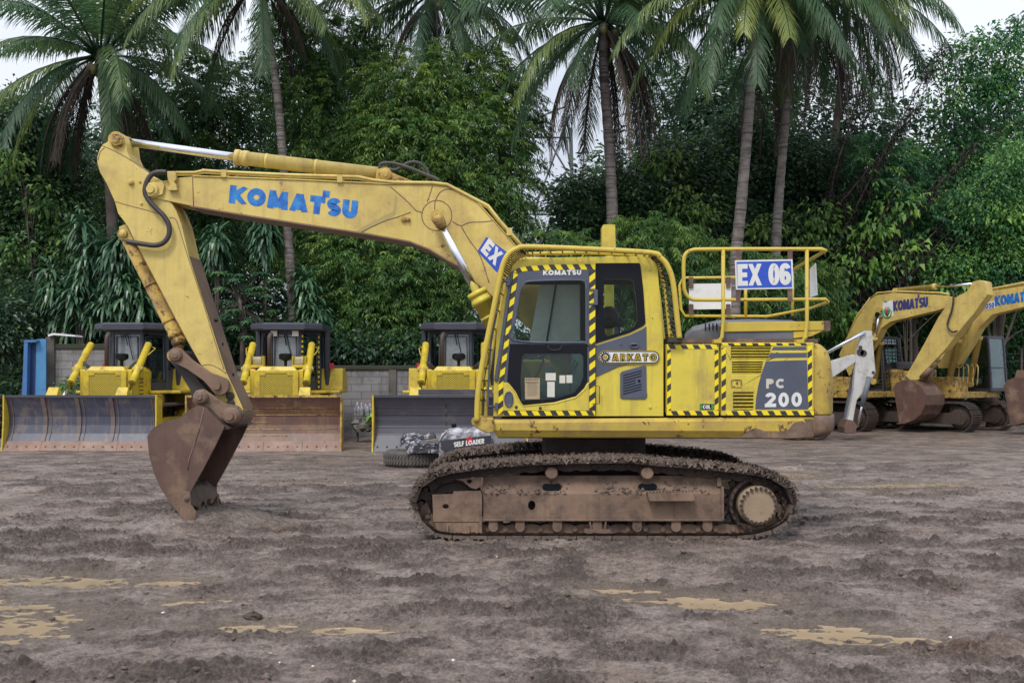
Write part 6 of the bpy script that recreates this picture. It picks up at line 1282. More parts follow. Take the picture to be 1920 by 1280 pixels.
# ================================================================ PARKED EXCAVATORS on the right (boom plane traced, body built in its own frame)
def parked(P0, dirv, root_loc, name_lb, boom_px, arm_px, arm_cyl, boom_cyls, bucket=None, cabmesh=False, letter=None, extra=None):
    d = Vector((dirv[0], dirv[1], 0)).normalized(); nrmv = Vector((-d.y, d.x, 0))
    if nrmv.y < 0: nrmv = -nrmv
    P0 = Vector((P0[0], P0[1], 0)); rz = math.atan2(d.y, d.x); root = empty('excavator', root_loc, name_lb, 'excavator', None, rz); RL = Vector(root_loc)
    def loc(v): w_ = v - RL; return Vector((w_.dot(d), w_.dot(nrmv), w_.z))
    def on(px, py, off=0):
        """photo pixel -> the machine's own vertical boom plane, off metres beyond it"""
        O = P0 + nrmv * off; t = (px - 960) / F; s = (O.x - t * O.y) / (t * d.y - d.x); w_ = O + d * s; return loc(Vector((w_.x, w_.y, H - (py - YH) / F * w_.y)))
    def poly(mb, pts, o0, th, m=0, holes=()): mb.extr([on(a, b, o0) for a, b in pts], (0, th, 0), m)
    Y_ = M['boom_yellow']
    mb = MB(); poly(mb, boom_px, 0, .42); boom_ = mb.build('boom', Y_, root, .01)
    mb = MB(); poly(mb, arm_px, -.02, .40); arm_ = mb.build('arm', Y_, root, .01)
    def cyl_(pars, a, b, g, rb, rr, off, m, nm):
        A, Bq, G = on(*a, off), on(*b, off), on(*g, off); mb = MB(); dd = (G - A).normalized(); mb.tube([A, G - dd * .12, G - dd * .119, G], [rb, rb, rb * 1.18, rb * 1.18], 12); mb.lathe([(.001, -rb), (rb, -rb), (rb, rb), (.001, rb)], A, 12)
        c = mb.build(nm, m, root); mb = MB(); mb.cyl(G, Bq, rr, 10); mb.lathe([(.001, -rb), (rb * .9, -rb), (rb * .9, rb), (.001, rb)], Bq, 12); mb.build('rod', M['chrome'], c)
    cyl_(root, *arm_cyl, .085, .045, .2, Y_, 'arm_cylinder')
    for i, bc in enumerate(boom_cyls): cyl_(root, *bc, .10, .045, -.16 if i == 0 else .58, Y_, 'boom_cylinder')
    return root, on, boom_, arm_, d
def body(root, cabx=.2, mesh_=False, deck=None, tail=2.3):
    """tracks, deck, cab, hood and counterweight in the frame x forward, y beyond the boom"""
    for s in (-1, 1):
        mb = MB(); y0, y1 = sorted((s * .85, s * 1.45)); belt(mb, stadium(-1.9, 1.9, .04, .92, 9), y0, y1, .19, .03, .03, chain=False); tr = mb.build('track', M['muddark'], root)
        mb = MB(); mb.box(-1.5, 1.5, y0 + .08, y1 - .12, .28, .62)
        for x in (-1.42, 1.42): mb.lathe([(.001, -.2), (.25, -.2), (.27, -.16), (.36, -.1), (.36, .2), (.001, .2)], (x, (y0 + y1) / 2, .48), 20, 1)
        mb.build('track_frame', [M['muddark'], M['muddark']], tr)
    mb = MB(); mb.box(-.9, .9, -.9, .9, .4, .8); mb.lathe([(.6, .7), (.6, 1.06), (.001, 1.06)], (0, 0, 0), 24, 0, 'Z'); mb.build('undercarriage_frame', M['muddark'], root)
    mb = MB(); mb.box(-1.6, 1.45, -1.3, 1.3, 1.08, 1.28); mb.box(-1.6, .2, -1.3, -.5, 1.28, 1.95); mb.box(.3, 1.3, -1.3, -.5, 1.28, 1.75); mb.box(-1.6, -.75, -1.25, 1.3, 1.28, 2.0); mb.build('deck', M['rusty_yellow'], root, .02)
    mb = MB(); pts = []
    for k in range(9): a = R(-90 + 180 * k / 8); pts.append((-1.62 - (tail - 1.62) * math.cos(a) - .0, 1.3 * math.sin(a)))
    mb.loft([[Vector((x, y, z)) for x, y in pts] for z in (1.1, 1.2, 1.9, 2.02)], 0); mb.build('counterweight', M['cw_yellow'], root)
    mb = MB(); mb.box(-1.55, -.4, -.9, .7, 2.0, 2.25); mb.build('engine_hood', M['hood'], root, .05)
    # cab beyond the boom
    x0, x1, y0, y1, z0, z1 = cabx - .3, cabx + 1.15, .42, 1.46, 1.28, 3.02
    K = M['cab_dark']; mb = MB()
    for (x, y) in ((x0, y0), (x1, y0), (x1, y1), (x0, y1)): mb.tube([Vector((x, y, z0)), Vector((x - (.12 if x == x1 else 0), y, z1))], .05, 6, 0, sm=False)
    mb.box(x0, x1 - .1, y0, y1, z1 - .03, z1 + .06); mb.box(x0 - .02, x1, y0, y1, z0, z0 + .12); mb.tube([Vector((x1 - .03, y0, 2.05)), Vector((x1 - .03, y1, 2.05))], .02, 6); mb.box(x0, x0 + .04, y0, y1, z0, 2.0)
    c_ = mb.build('cab', K, root, .01)
    for nm, q, v in (('windscreen', [(x1, y0, z0 + .1), (x1, y1, z0 + .1), (x1 - .12, y1, z1), (x1 - .12, y0, z1)], (.006, 0, 0)), ('side_window', [(x0, y0, z0 + .1), (x1, y0, z0 + .1), (x1 - .12, y0, z1), (x0, y0, z1)], (0, .006, 0)), ('side_window', [(x0, y1, z0 + .5), (x1, y1, z0 + .5), (x1 - .12, y1, z1), (x0, y1, z1)], (0, .006, 0))):
        mb = MB(); mb.extr([Vector(p) for p in q], v); mb.build(nm, M['glassdark'], c_)
    mb = MB(); mb.box(cabx + .1, cabx + .5, .65, 1.1, 1.5, 1.7); mb.box(cabx + .02, cabx + .14, .65, 1.1, 1.6, 2.4); mb.build('seat', M['seat'], c_, .04)
    if mesh_:
        mb = MB()
        for k in range(15): z = z0 + .15 + k * .115; xx = x1 + .06 - .12 * (z - z0) / (z1 - z0); mb.tube([Vector((xx, y0 - .03, z)), Vector((xx, y1 + .03, z))], .008, 5); mb.tube([Vector((x0 + .4, y0 - .04, z)), Vector((xx, y0 - .04, z))], .008, 5)
        for y in (y0 - .03, y0 + .3, y1 - .3, y1 + .03): mb.tube([Vector((x1 + .06, y, z0)), Vector((x1 - .06, y, z1 + .03))], .016 if abs(y - .9) < .3 else .03, 6)
        mb.build('cab_guard', M['darkiron'], c_)
def bucket_(root, c, w_=1.05, sc_=1.0, rot=0.0):
    """bucket hanging from the arm tip c (local), curled towards the machine"""
    prof = [(.42, .02), (.30, .14), (.05, .18), (-.25, .10), (-.48, -.12), (-.60, -.42), (-.52, -.72), (-.30, -.98), (.0, -1.12), (.30, -1.15), (.46, -1.12)]
    cr_, sr_ = math.cos(rot), math.sin(rot); prof = [(-a, b) for a, b in prof]; prof = [(a * cr_ - b * sr_, a * sr_ + b * cr_) for a, b in prof]
    inn = [(a * .93, b * .93 - .03) for a, b in prof]; y0 = c.y - w_ / 2
    pt = lambda p, y: Vector((c.x + p[0] * sc_, y, c.z + p[1] * sc_))
    mb = MB()
    for i in range(len(prof) - 1): mb.extr([pt(prof[i], y0), pt(prof[i + 1], y0), pt(inn[i + 1], y0), pt(inn[i], y0)], (0, w_, 0))
    for y in (y0 - .02, y0 + w_): mb.extr([pt(p, y) for p in prof], (0, .03, 0))
    b_ = mb.build('bucket', M['bucket'], root)
    mb = MB()
    for k in range(4): mb.tube([pt(((prof[-1][0]), prof[-1][1]), y0 + .1 + k * (w_ - .2) / 3), pt((prof[-1][0] - .16, prof[-1][1] - .02), y0 + .1 + k * (w_ - .2) / 3)], [.05, .02], 6)
    for y in (c.y - .18, c.y + .14): mb.extr([pt(p, y) for p in ((.1, .1), (-.3, .05), (-.2, .38), (.05, .36), (.2, .2))], (0, .05, 0))
    mb.build('bucket_tooth', M['brown'], b_); return b_
dv = (.64, -.77)
boom2 = [(1573, 665), (1584, 639), (1607, 595), (1629, 564), (1643, 553), (1674, 549), (1764, 553), (1787, 559), (1785, 573), (1757, 582), (1669, 603), (1651, 616), (1643, 633), (1625, 660), (1606, 690), (1592, 705)]
arm2 = [(1824, 528), (1835, 525), (1847, 528), (1851, 552), (1826, 588), (1808, 608), (1772, 655), (1736, 693), (1722, 712), (1706, 712), (1698, 704), (1708, 688), (1735, 640), (1759, 595), (1775, 572), (1787, 560), (1813, 546)]
r2, on2, bo2, ar2, d_ = parked((11.1, 35.5), dv, (11.0, 35.9, 0), 'parked yellow excavator with barred cab and a green and white emblem on its boom', boom2, arm2,
    ((1680, 545), (1836, 532), (1755, 537)), [((1600, 715), (1648, 590), (1640, 632)), ((1640, 715), (1665, 590), (1652, 640))])
body(r2, .2, True)
mb = MB(); lettering(mb, 'KOMATSU', (1675, 583.5), (1739, 575), (0, -19), lambda x, y, e: on2(x, y, -e - .006), t=.23, gap=.16, tick=True, thick=.004); mb.build('lettering', M['navy'], bo2)
mb = MB(); mb.extr([on2(a, b, -.012) for a, b in ((1655, 566), (1674, 563), (1675, 592), (1656, 595))], (0, .01, 0), 0)
em = mb.build('emblem_plate', M['white'], bo2)
mb = MB(); c = on2(1663.5, 583, -.016); mb.tube([c + Vector((.16 * math.cos(a) , 0, .22 * math.sin(a))) for a in [math.pi * k / 10 + math.pi for k in range(11)]], .018, 5, 0)
for s in (-1, 0, 1): mb.tube([c + Vector((0, 0, -.16)), c + Vector((s * .09, 0, .02)), c + Vector((s * .05, 0, .14))], [.03, .045, .008], 5, 0 if s else 1)
mb.tube([c + Vector((-.1, 0, .30)), c + Vector((0, 0, .31))], .02, 5, 0); mb.build('emblem', [M['green'], M['red']], em)
mb = MB(); mb.tube([on2(a, b, -.1) for a, b in ((1648, 579), (1640, 600), (1637, 620))], .05, 8); mb.lathe([(.001, -.06), (.09, -.06), (.09, .06), (.001, .06)], on2(1648, 582, -.1), 14); mb.build('pin', M['rusty_yellow'], bo2)
mb = MB(); mb.tube(smooth_path([on2(a, b, -.1) for a, b in ((1785, 545), (1788, 556), (1785, 580), (1778, 600), (1777, 612), (1785, 622), (1795, 620))], 5), .028, 7); mb.build('hose', M['rubber'], ar2)
mb = MB(); mb.tube([on2(a, b, .05) for a, b in ((1632, 560), (1645, 549), (1680, 546), (1765, 549), (1780, 552))], .03, 7); mb.tube([on2(a, b, .05) for a, b in ((1584, 640), (1607, 592), (1632, 558))], .03, 7); mb.build('hydraulic_pipe', M['boom_yellow'], bo2)
mb = MB(); A_, B_ = on2(1800, 615, .18), on2(1745, 690, .18); mb.tube([A_, A_.lerp(B_, .7), A_.lerp(B_, .701), A_.lerp(B_, .8)], [.09, .09, .11, .11], 12, 0); mb.tube([A_.lerp(B_, .8), B_], .05, 10, 1); mb.build('bucket_cylinder', [M['boom_yellow'], M['chrome']], r2)
mb = MB(); mb.tube([on2(1745, 690, .0), on2(1728, 708, 0)], .09, 8); mb.tube([on2(1750, 692, .35), on2(1735, 722, .35)], .08, 8); mb.build('bucket_link', M['brown'], r2)
bucket_(r2, on2(1716, 722, .18), 1.1, 1.0, R(12))
boom3 = [(1745, 660), (1790, 610), (1824, 585), (1857, 546), (1920, 536), (1990, 520), (2040, 520), (2040, 545), (1920, 575), (1860, 590), (1835, 615), (1815, 650), (1790, 690), (1760, 690)]
arm3 = [(2060, 505), (2080, 500), (2095, 520), (2070, 570), (1990, 680), (1960, 712), (1935, 708), (1950, 680), (2010, 580), (2040, 545)]
r3, on3, bo3, ar3, d_ = parked((13.6, 34.6), dv, (14.1, 35.5, 0), 'parked yellow excavator with unbarred cab, cut off by the right edge', boom3, arm3,
    ((1870, 543), (2075, 515), (1960, 530)), [((1778, 720), (1815, 600), (1797, 636)), ((1818, 720), (1850, 590), (1836, 630))])
body(r3, .45, False)
mb = MB(); lettering(mb, 'KOMATSU', (1866, 574), (1940, 562), (0, -19), lambda x, y, e: on3(x, y, -e - .006), t=.25, gap=.14, tick=True, thick=.004); mb.build('lettering', M['logo'], bo3)
mb = MB(); mb.extr([on3(a, b, -.012) for a, b in ((1836, 570), (1865, 564), (1866, 577), (1838, 583))], (0, .01, 0)); pl_ = mb.build('number_plate', M['white'], bo3)
mb = MB(); lettering(mb, '2050', (1842, 580.5), (1864, 576), (0, -9.5), lambda x, y, e: on3(x, y, -e - .018), t=.2, gap=.12, thick=.003); mb.build('lettering', M['blue'], pl_)
mb = MB(); mb.tube([on3(a, b, .05) for a, b in ((1845, 545), (1860, 541), (1990, 516))], .03, 7); mb.build('hydraulic_pipe', M['boom_yellow'], bo3)
mb = MB()
for k in range(5): mb.tube(smooth_path([on3(1790 + k * 9, 690, .2), on3(1793 + k * 9, 683, .0), on3(1798 + k * 9, 690, -.1), on3(1796 + k * 9, 722, -.1)], 4), .022, 6)
mb.build('hose', M['rusty_yellow'], r3)
bucket_(r3, on3(1925, 718, .18), 1.1, 1.05, R(12))
# white digging arm of a backhoe standing behind the counterweight
Yw = 29.5; set_off(base_at(1590, Yw)); wa = empty('backhoe', OFF, 'white backhoe digging arm folded down to the mud right of the counterweight', 'backhoe')
Mw = mat('dirty_white_paint', (.50, .50, .49), (.42, .42, .40), .5, dirt=(.24, .19, .14), dlo=.52, dhi=.7, dscale=3, streak=.5, rust=(.06, .05, .04), rlo=.64, rhi=.66, rscale=9)
mb = MB(); mb.px([(1616, 624), (1624, 620), (1635, 620), (1638, 650), (1642, 698), (1628, 724), (1607, 750), (1598, 798), (1588, 793), (1600, 735), (1606, 665)], Yw, Yw + .18); mb.build('arm', Mw, wa, .02)
mb = MB(); mb.px([(1540, 683), (1561, 676), (1600, 664), (1608, 668), (1606, 678), (1564, 706), (1540, 716)], Yw + .05, Yw + .35); mb.build('boom', Mw, wa, .02)
mb = MB(); xb_ = at(1545, 0, Yw)[0]; mb.loft([[Vector((x, y, z)) for x, y in ((xb_ - 1.3, Yw), (xb_ - .1, Yw), (xb_, Yw + .2), (xb_, Yw + 1.1), (xb_ - .1, Yw + 1.3), (xb_ - 1.3, Yw + 1.3))] for z in (1.0, 1.1, 1.5, 1.6)], 0); mb.cyl(Vector((xb_ - .15, Yw + .25, 1.3)), Vector((xb_ + .12, Yw + .25, 1.6)), .12, 12); mb.build('body', M['rusty_yellow'], wa, .04)
mb = MB(); mb.cyl(P3(1548, 662, Yw - .05), P3(1622, 622, Yw - .05), .05, 12); mb.cyl(P3(1622, 735, Yw - .05), P3(1607, 800, Yw - .05), .035, 10); mb.build('rod', M['chrome'], wa)
mb = MB(); mb.cyl(P3(1630, 706, Yw - .05), P3(1616, 762, Yw - .05), .07, 12); mb.px([(1601, 690), (1604, 690), (1594, 790), (1585, 800), (1580, 798)], Yw + .3, Yw + .4); mb.build('cylinder', M['hood'], wa)
mb = MB()
for a, b, r in ((1613, 660, .10), (1619, 662, .09), (1637, 698, .04), (1613, 651, .05)): mb.lathe([(.001, -.02), (r, -.02), (r, 0)], P3(a, b, Yw), 16)
mb.build('pin', M['darkiron'], wa)
mb = MB(); mb.px([(1583, 800), (1590, 786), (1600, 788), (1608, 799), (1604, 812), (1584, 812)], Yw - .15, Yw + .5); mb.build('bucket', M['bucket'], wa, .02)
mb = MB(); mb.box(at(1480, 0, Yw)[0], at(1545, 0, Yw)[0], Yw + .1, Yw + 1.3, .5, 1.3)
for xx in (1495, 1530): mb.lathe([(.001, -.1), (.40, -.1), (.45, 0), (.40, .3), (.001, .3)], (at(xx, 0, Yw)[0], Yw, .45), 20)
mb.build('chassis', M['darkiron'], wa)
# ================================================================ WALL, GATE POST, TOWER, THINGS ON THE GROUND
def blockmat():
    m = bpy.data.materials.new('concrete_block_wall'); m.use_nodes = True; nt = m.node_tree; b = nt.nodes['Principled BSDF']; b.inputs['Roughness'].default_value = .85
    tc = nt.nodes.new('ShaderNodeTexCoord'); mp = nt.nodes.new('ShaderNodeMapping'); mp.inputs['Rotation'].default_value = (R(90), 0, 0); nt.links.new(tc.outputs['Object'], mp.inputs['Vector'])
    br = nt.nodes.new('ShaderNodeTexBrick'); br.inputs['Scale'].default_value = 1; br.inputs['Brick Width'].default_value = .6; br.inputs['Row Height'].default_value = .22; br.inputs['Mortar Size'].default_value = .012
    br.inputs['Color1'].default_value = (.27, .26, .265, 1); br.inputs['Color2'].default_value = (.21, .205, .21, 1); br.inputs['Mortar'].default_value = (.13, .125, .125, 1); nt.links.new(mp.outputs[0], br.inputs['Vector'])
    col = _mix(nt, _ramp(nt, _noise(nt, 1.5, 7, .7), .5, .72), br.outputs['Color'], (.10, .095, .09))
    st = _ramp(nt, _noise(nt, 1, 5, .7, scale3=(4, 4, .5)), .5, .75); col = _mix(nt, st, col, (.09, .085, .075))
    nt.links.new(col, b.inputs['Base Color']); return m
M['block'] = blockmat(); M['moss'] = mat('mossy_cap', (.035, .045, .02), (.05, .045, .035), .9, bump=.6); M['pillar'] = mat('stained_concrete', (.16, .15, .14), (.08, .075, .065), .9, streak=.6, bump=.4)
set_off((-6, 32, 0)); wl = empty('wall', OFF, 'long concrete block wall with mossy top behind the bulldozers', 'wall')
zt = at(0, 693, 32)[1]
mb = MB(); mb.box(-9.6, 9.0, 32, 32.16, -.1, zt); mb.build('block_panel', M['block'], wl)
mb = MB(); mb.box(-9.6, 9.0, 31.94, 32.22, zt, zt + .13); mb.build('coping', M['moss'], wl, .02)
for a in (430, 560, 736, 870, 1010, 1150, 1300, 1450):
    x = at(a, 0, 32)[0]; mb = MB(); mb.box(x - .11, x + .11, 31.93, 31.998, -.1, zt - .002); mb.build('pillar', M['pillar'], wl)
set_off((-12, 30, 0)); w2 = empty('wall', OFF, 'taller concrete block wall piece beside the blue gate post', 'wall'); zt = at(0, 646, 30)[1]
x0, x1 = at(104, 0, 30)[0], at(190, 0, 30)[0]
mb = MB(); mb.box(x0, x1 + 2.0, 30, 30.16, -.1, zt - .12); mb.build('block_panel', M['block'], w2)
mb = MB(); mb.box(x0, x1 + 2.0, 29.95, 30.2, zt - .12, zt + .02); mb.build('coping', M['moss'], w2, .02)
mb = MB(); mb.box(at(88, 0, 30)[0], x0, 29.9, 30.25, -.1, at(0, 632, 30)[1]); mb.build('pillar', M['pillar'], w2, .02)
mb = MB(); mb.px([(90, 627), (100, 624), (140, 628), (142, 631), (100, 628), (90, 631)], 29.8, 30.3); mb.build('roof_sheet', M['white'], w2)
set_off((at(60, 0, 29.6)[0], 29.6, 0)); gt = empty('gate', OFF, 'open light blue steel gate leaf at the left edge next to the concrete pillar', 'gate')
mbl = mat('sky_blue_paint', (.075, .25, .47), (.06, .20, .42), .45, dirt=(.1, .12, .2), dlo=.6, dhi=.75, dscale=4)
mb = MB(); mb.px([(68, 636), (86, 635), (86, 745), (66, 745)], 29.6, 29.65); mb.build('gate_panel', mbl, gt)
mb = MB(); mb.px([(45, 640), (52, 639), (50, 747), (41, 747)], 29.4, 29.6); mb.px([(45, 637), (68, 637), (68, 641), (45, 642)], 29.39, 29.6); mb.build('gate_frame', mat('darker_blue_paint', (.06, .17, .42), None, .5), gt, .004)
mb = MB(); mb.px([(52, 645), (67, 644), (66, 747), (50, 747)], 29.62, 29.66); mb.build('gate_shade_panel', mat('deep_blue_paint', (.02, .05, .16), None, .5), gt)  # set-back panel in a deeper blue than the leaf
# heaps of stacked tiles and rubble at the far left
set_off((-14, 31, 0)); mb = MB()
for q in range(260):
    x = random.uniform(-15.5, -13.2); y = random.uniform(30.5, 32); z = random.uniform(0, 1.25) * random.random() ** .3; Mx = Matrix.Translation((x, y, z)) @ Matrix.Rotation(random.uniform(-.3, .3), 4, 'Y') @ Matrix.Rotation(random.uniform(0, 3), 4, 'Z')
    mb.box(-.22, .22, -.12, .12, -.02, .02 + random.random() * .03, 0, Mx)
mb.box(-15.6, -13.3, 30.8, 32, 0, .9, 0)
o = mb.build('rubble', mat('dark_old_tiles', (.05, .045, .05), (.03, .025, .025), .8)); tag(o, 'dark heap of broken tiles and rubble in the shade at the left edge', 'rubble', kind='stuff')
# bottles and litter by the wall between the middle and the right bulldozer
M['clear'] = mat('pale_plastic', (.30, .30, .33), (.2, .2, .22), .2)
set_off((0, 0, 0)); Yb = 29.0; grp = 'empty bottles lying by the wall'
def bottle(px, py):
    p = P3(px, py, Yb + random.uniform(-.15, .15)); set_off(p); b_ = empty('bottle', p, 'empty clear plastic bottle with pink cap in the litter between middle and right bulldozer', 'bottle', grp)
    mb = MB(); mb.lathe([(.001, -.16), (.055, -.16), (.06, -.1), (.055, -.02), (.06, .05), (.03, .11), (.02, .14)], p, 10, 0, 'Z', True); mb.build('body', M['clear'], b_); mb = MB(); mb.lathe([(.018, .13), (.018, .155), (.001, .155)], p, 8, 0, 'Z'); mb.build('cap', M['red'], b_)
for q in range(7): bottle(667 + q * 5.6, 771 + random.uniform(-3, 3))
for q in range(4): bottle(670 + q * 8, 764 + random.uniform(-2, 2))
set_off(P3(685, 790, 28.9)); mb = MB(); mb.box(*sorted((at(664, 0, 28.9)[0], at(706, 0, 28.9)[0])), 28.8, 29.3, at(0, 787, 28.9)[1], at(0, 781, 28.9)[1]); mb.box(at(668, 0, 28.9)[0], at(672, 0, 28.9)[0], 28.85, 28.95, 0, at(0, 787, 28.9)[1]); mb.box(at(700, 0, 28.9)[0], at(704, 0, 28.9)[0], 28.85, 28.95, 0, at(0, 787, 28.9)[1])
o = mb.build('bench', M['pillar']); tag(o, 'low grey plank stand carrying empty bottles by the wall', 'bench')
set_off(P3(688, 805, 28.6)); mb = MB()
for q in range(14):
    x, z = at(random.uniform(668, 702), random.uniform(792, 806), 28.6); r = random.uniform(.1, .22); mb.loft([[Vector((x + r * k * math.cos(a) * random.uniform(.8, 1.2), 28.6 + random.uniform(-.1, .1) + r * k * math.sin(a), z - r * .4 + zz)) for a in (0, 1, 2, 3, 4, 5)] for k, zz in ((.7, 0), (1, .1), (.5, .2))], 0)
o = mb.build('stone_heap', M['pillar']); tag(o, 'small heap of rough stones under the plank stand', 'rubble')
b = base_at(701, 28.3); set_off(b); rt = empty('banana_seedling', b, 'small bright green seedling left of the dark bulldozer blade', 'plant'); lv = Leaves(); rosette(lv, P3(700, 778, 28.3)[:], 26, .32, .85); lv.build('leaves', M['leaf_right'], rt, b); mb = MB(); mb.tube([P3(700, 778, 28.3), P3(703, 800, 28.3), Vector(b)], .012, 5); mb.build('stem', M['bark'], rt)
b = base_at(140, 29.5); set_off(b); rt = empty('weeds', b, 'low green weeds at the foot of the wall beside the left bulldozer', 'plant'); lv = Leaves(); crown_leaf(lv, [B(140, 735, 29.5, .35, .3, .45), B(165, 725, 29.5, .3, .3, .3)], 200, 20, .12, .12, tb=.5); lv.build('leaves', M['leaf_mid'], rt, b); mb = MB(); mb.tube([Vector(b), P3(145, 735, 29.5)], .01, 4); mb.build('stem', M['bark'], rt)
# lattice pylon seen in the gap between bamboo and palm
Yp = 62; set_off(base_at(1010, Yp)); mb = MB()
def L_(a, b, r=.06): mb.tube([P3(*a, Yp), P3(*b, Yp)], r, 4, 0, sm=False)
lat = [((1074, 420), (1070, 240)), ((1056, 230), (1072, 330)), ((940, 430), (1062, 322)), ((1062, 322), (1030, 395)), ((1012, 353), (1070, 353)), ((985, 393), (1070, 400)), ((1018, 360), (1070, 398)), ((1000, 400), (1068, 215)), ((1000, 215), (1068, 330)), ((990, 258), (1070, 258)), ((1020, 355), (1072, 385)), ((940, 400), (1070, 404)), ((960, 240), (1060, 200)), ((1074, 420), (1078, 620)), ((985, 393), (940, 620))]
for a, b in lat: L_(a, b, .055 if a[0] != 1074 else .11)
for a, b in lat:
    p, q = P3(*a, Yp + 1.6), P3(*b, Yp + 1.6); mb.tube([p, q], .05, 4, 0, sm=False)
pz_ = mb.build('lattice_tower', mat('galvanised_steel', (.13, .14, .15), (.09, .09, .1), .5)); tag(pz_, 'grey steel lattice pylon in the sky gap left of the palm over the cab', 'pylon')
# tyre lying flat with wrapped banner package on it
Yt = 20.8; cx_, _z = at(771, 0, Yt); set_off((cx_, Yt + .4, 0)); c = Vector((cx_, Yt + .42, 0)); tz = .02
ty = empty('tyre', OFF, 'worn truck tyre lying flat on the mud under the wrapped banner package', 'tyre')
mb = MB(); mb.lathe([(.32, tz + .04), (.40, tz), (.52, tz), (.565, tz + .05), (.575, tz + .15), (.565, tz + .26), (.52, tz + .31), (.40, tz + .31), (.32, tz + .27), (.30, tz + .15), (.32, tz + .04)], c, 48, 0, 'Z', True); mb.build('casing', M['tyre'] if 'tyre' in M else mat('grey_dusty_rubber', (.075, .07, .065), (.055, .05, .048), .7, dirt=(.17, .14, .115), dlo=.5, dhi=.7, dscale=6), ty)
mb = MB()
for k in range(54):
    a0 = 2 * math.pi * k / 54
    for i, (zz, da) in enumerate(((.06, 0), (.11, .05), (.16, 0), (.21, .05), (.26, 0))):
        if i == 4: break
        z1_, da1 = ((.06, 0), (.11, .05), (.16, 0), (.21, .05), (.26, 0))[i + 1]
        p = lambda a, z, r=.588: c + Vector((r * math.cos(a), r * math.sin(a), tz + z))
        q = [p(a0 + da, zz), p(a0 + da + .07, zz), p(a0 + da1 + .07, z1_), p(a0 + da1, z1_)]; mb.extr(q, (c + Vector((0, 0, q[0].z)) - q[0]).normalized() * .03, 0)
mb.build('tread', mat('tread_rubber', (.10, .09, .08), (.07, .065, .06), .75), ty)
def crumple(name, outline_top, zb, h, label, amp=.05, mats=None, nx_=46, ny_=16, seed=0):
    """wrapped package: box of cloth with folds"""
    (xa, ya), (xb, yb) = outline_top; rs = np.random.default_rng(seed); set_off(((xa + xb) / 2, ya, 0))
    u, v = np.meshgrid(np.linspace(0, 1, nx_), np.linspace(0, 1, ny_ * 2)); X = xa + (xb - xa) * u; prof = np.clip(v * 2.2, 0, 1); Yq = ya + (yb - ya) * np.clip((v - .35) / .65, 0, 1); Z = zb + h * np.clip(v / .38, 0, 1) ** .8
    n1 = perlin(X * 6 + seed, (Yq + Z) * 9, 40 + seed); n2 = perlin(X * 15, (Yq * 14 + Z * 20), 41 + seed); Z = Z + amp * n1 * 1.6 + amp * .7 * n2; Yq = Yq - amp * np.abs(n2) * 1.5; Z = np.where(v == 0, zb - .02, Z)
    Z = np.where(v > .97, zb, Z); Z = Z - .5 * h * (np.abs(u - .5) * 2) ** 8
    co_ = np.stack([X - OFF.x, Yq - OFF.y, Z], -1).reshape(-1, 3); ii = np.arange(nx_ * ny_ * 2).reshape(ny_ * 2, nx_); fa_ = np.stack([ii[:-1, :-1], ii[:-1, 1:], ii[1:, 1:], ii[1:, :-1]], -1).reshape(-1, 4)
    me_ = np_mesh(name, co_, fa_, mats, True); o_ = bpy.data.objects.new(name, me_); COL.objects.link(o_); o_.location = OFF; return o_
M['wrap'] = mat('plastic_wrapped_cloth', (.07, .07, .085), (.03, .03, .04), .22, dirt=(.42, .42, .46), dlo=.53, dhi=.60, dscale=3.5)
M['wrap2'] = mat('clear_film_over_cloth', (.22, .22, .25), (.08, .08, .10), .18, dirt=(.5, .5, .55), dlo=.45, dhi=.62, dscale=3)
def X2(p, Y): return at(p, 0, Y)[0]
pk = crumple('banner_package', ((X2(823, 20.6), 20.6), (X2(926, 20.6), 21.3)), at(0, 849, 20.6)[1], .44, '', .045, M['wrap2'], seed=2)
tag(pk, 'grey plastic wrapped banner bundle with white block letters beside the cab foot', 'package')
mb = MB(); set_off(pk.location); mb.px([(826, 826), (921, 816), (921, 833), (828, 845)], 20.47, 20.55); pnl = mb.build('banner_strip', mat('black_banner_cloth', (.03, .032, .045), (.045, .045, .06), .35), pk, .01)
mb = MB(); lettering(mb, 'SELF LOADER', (851, 838), (908, 831), (0, -9.5), onY(20.465), t=.22, gap=.1); mb.build('lettering', M['letter'], pnl)
mb = MB(); mb.px([(874, 821), (880, 818), (886, 821), (884, 834), (877, 835)], 20.4665, 20.469); mb.build('red_mark', M['red'], pnl)
p2 = crumple('banner_package', ((X2(762, 20.6), 20.6), (X2(828, 20.6), 21.1)), at(0, 847, 20.6)[1], .18, '', .04, M['wrap'], seed=5); tag(p2, 'black and white wrapped bundle lying on the front edge of the tyre', 'package')
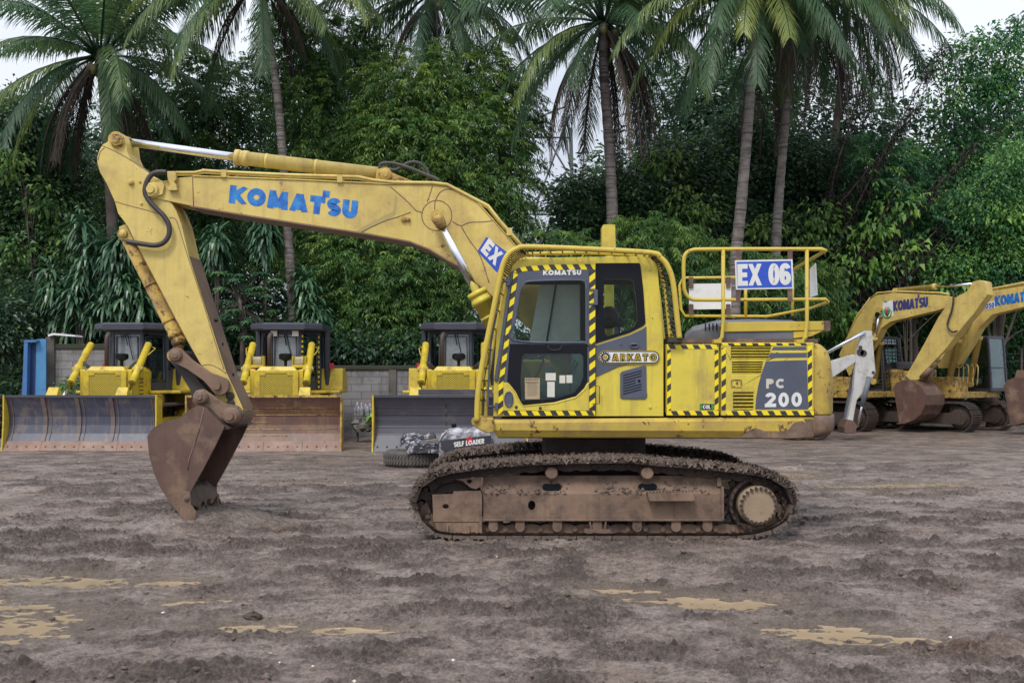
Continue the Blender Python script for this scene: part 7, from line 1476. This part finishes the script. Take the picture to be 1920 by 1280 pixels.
p3 = crumple('banner_package', ((X2(750, 21), 21.1), (X2(815, 21), 21.5)), at(0, 829, 21.1)[1], .16, '', .04, M['wrap'], seed=7); tag(p3, 'dark wrapped roll behind the bundle at the left side of the tyre', 'package')
set_off((X2(800, 20.9), 20.9, 0)); mb = MB(); mb.px([(792, 826), (820, 822), (821, 827), (793, 831)], 20.9, 21.0); o = mb.build('plank', mat('weathered_plank', (.25, .2, .15), (.18, .14, .1), .8), bevel=.005); tag(o, 'short weathered plank lying across the wrapped bundles', 'plank')
set_off((X2(850, 21.5), 21.5, 0)); mb = MB(); mb.px([(846, 794), (855, 793), (856, 806), (847, 807)], 21.5, 21.6); mb.px([(846, 806), (851, 806), (853, 835), (847, 835)], 21.5, 21.6); o = mb.build('stake', M['black'], bevel=.01); tag(o, 'short black post with block head behind the banner bundle', 'post')
# wire fence line at the right and power wire
set_off((20, 38.5, 0)); fw = empty('wire_fence', OFF, 'thin wire fence behind the parked excavators at the right edge', 'fence')
for a in (1560, 1690, 1810, 1915):
    x, z = at(a, 652, 38.5); mb = MB(); mb.box(x - .04, x + .04, 38.46, 38.54, 0, z); mb.build('post', M['pillar'], fw)
mb = MB(); 
for b_ in (654, 668, 682): mb.tube([P3(1530, b_, 38.5), P3(1990, b_ - 6, 38.5)], .012, 5)
mb.build('wire', M['hood'], fw)
# white pebbles and one lump of dark soil in the foreground
for px_, py_, r, lb in ((475, 1153, .045, 'dark lump of soil above the puddle in the foreground'),):
    Yg = H * F / (py_ + 6 - YH); x = at(px_, 0, Yg)[0]; set_off((x, Yg, 0)); vs = []; mb = MB(); rs = random.Random(px_); rings = []
    for k in range(7):
        ph = math.pi * k / 6; rings.append([Vector((x + r * 1.6 * math.sin(ph) * math.cos(a) * rs.uniform(.6, 1.25), Yg + r * math.sin(ph) * math.sin(a) * rs.uniform(.6, 1.25), .01 + r * math.cos(ph) * rs.uniform(.6, 1.1))) for a in [2 * math.pi * i / 10 for i in range(10)]])
    mb.loft(rings, 0, False); o = mb.build('soil_lump', M['muddark']); tag(o, lb, 'soil lump')
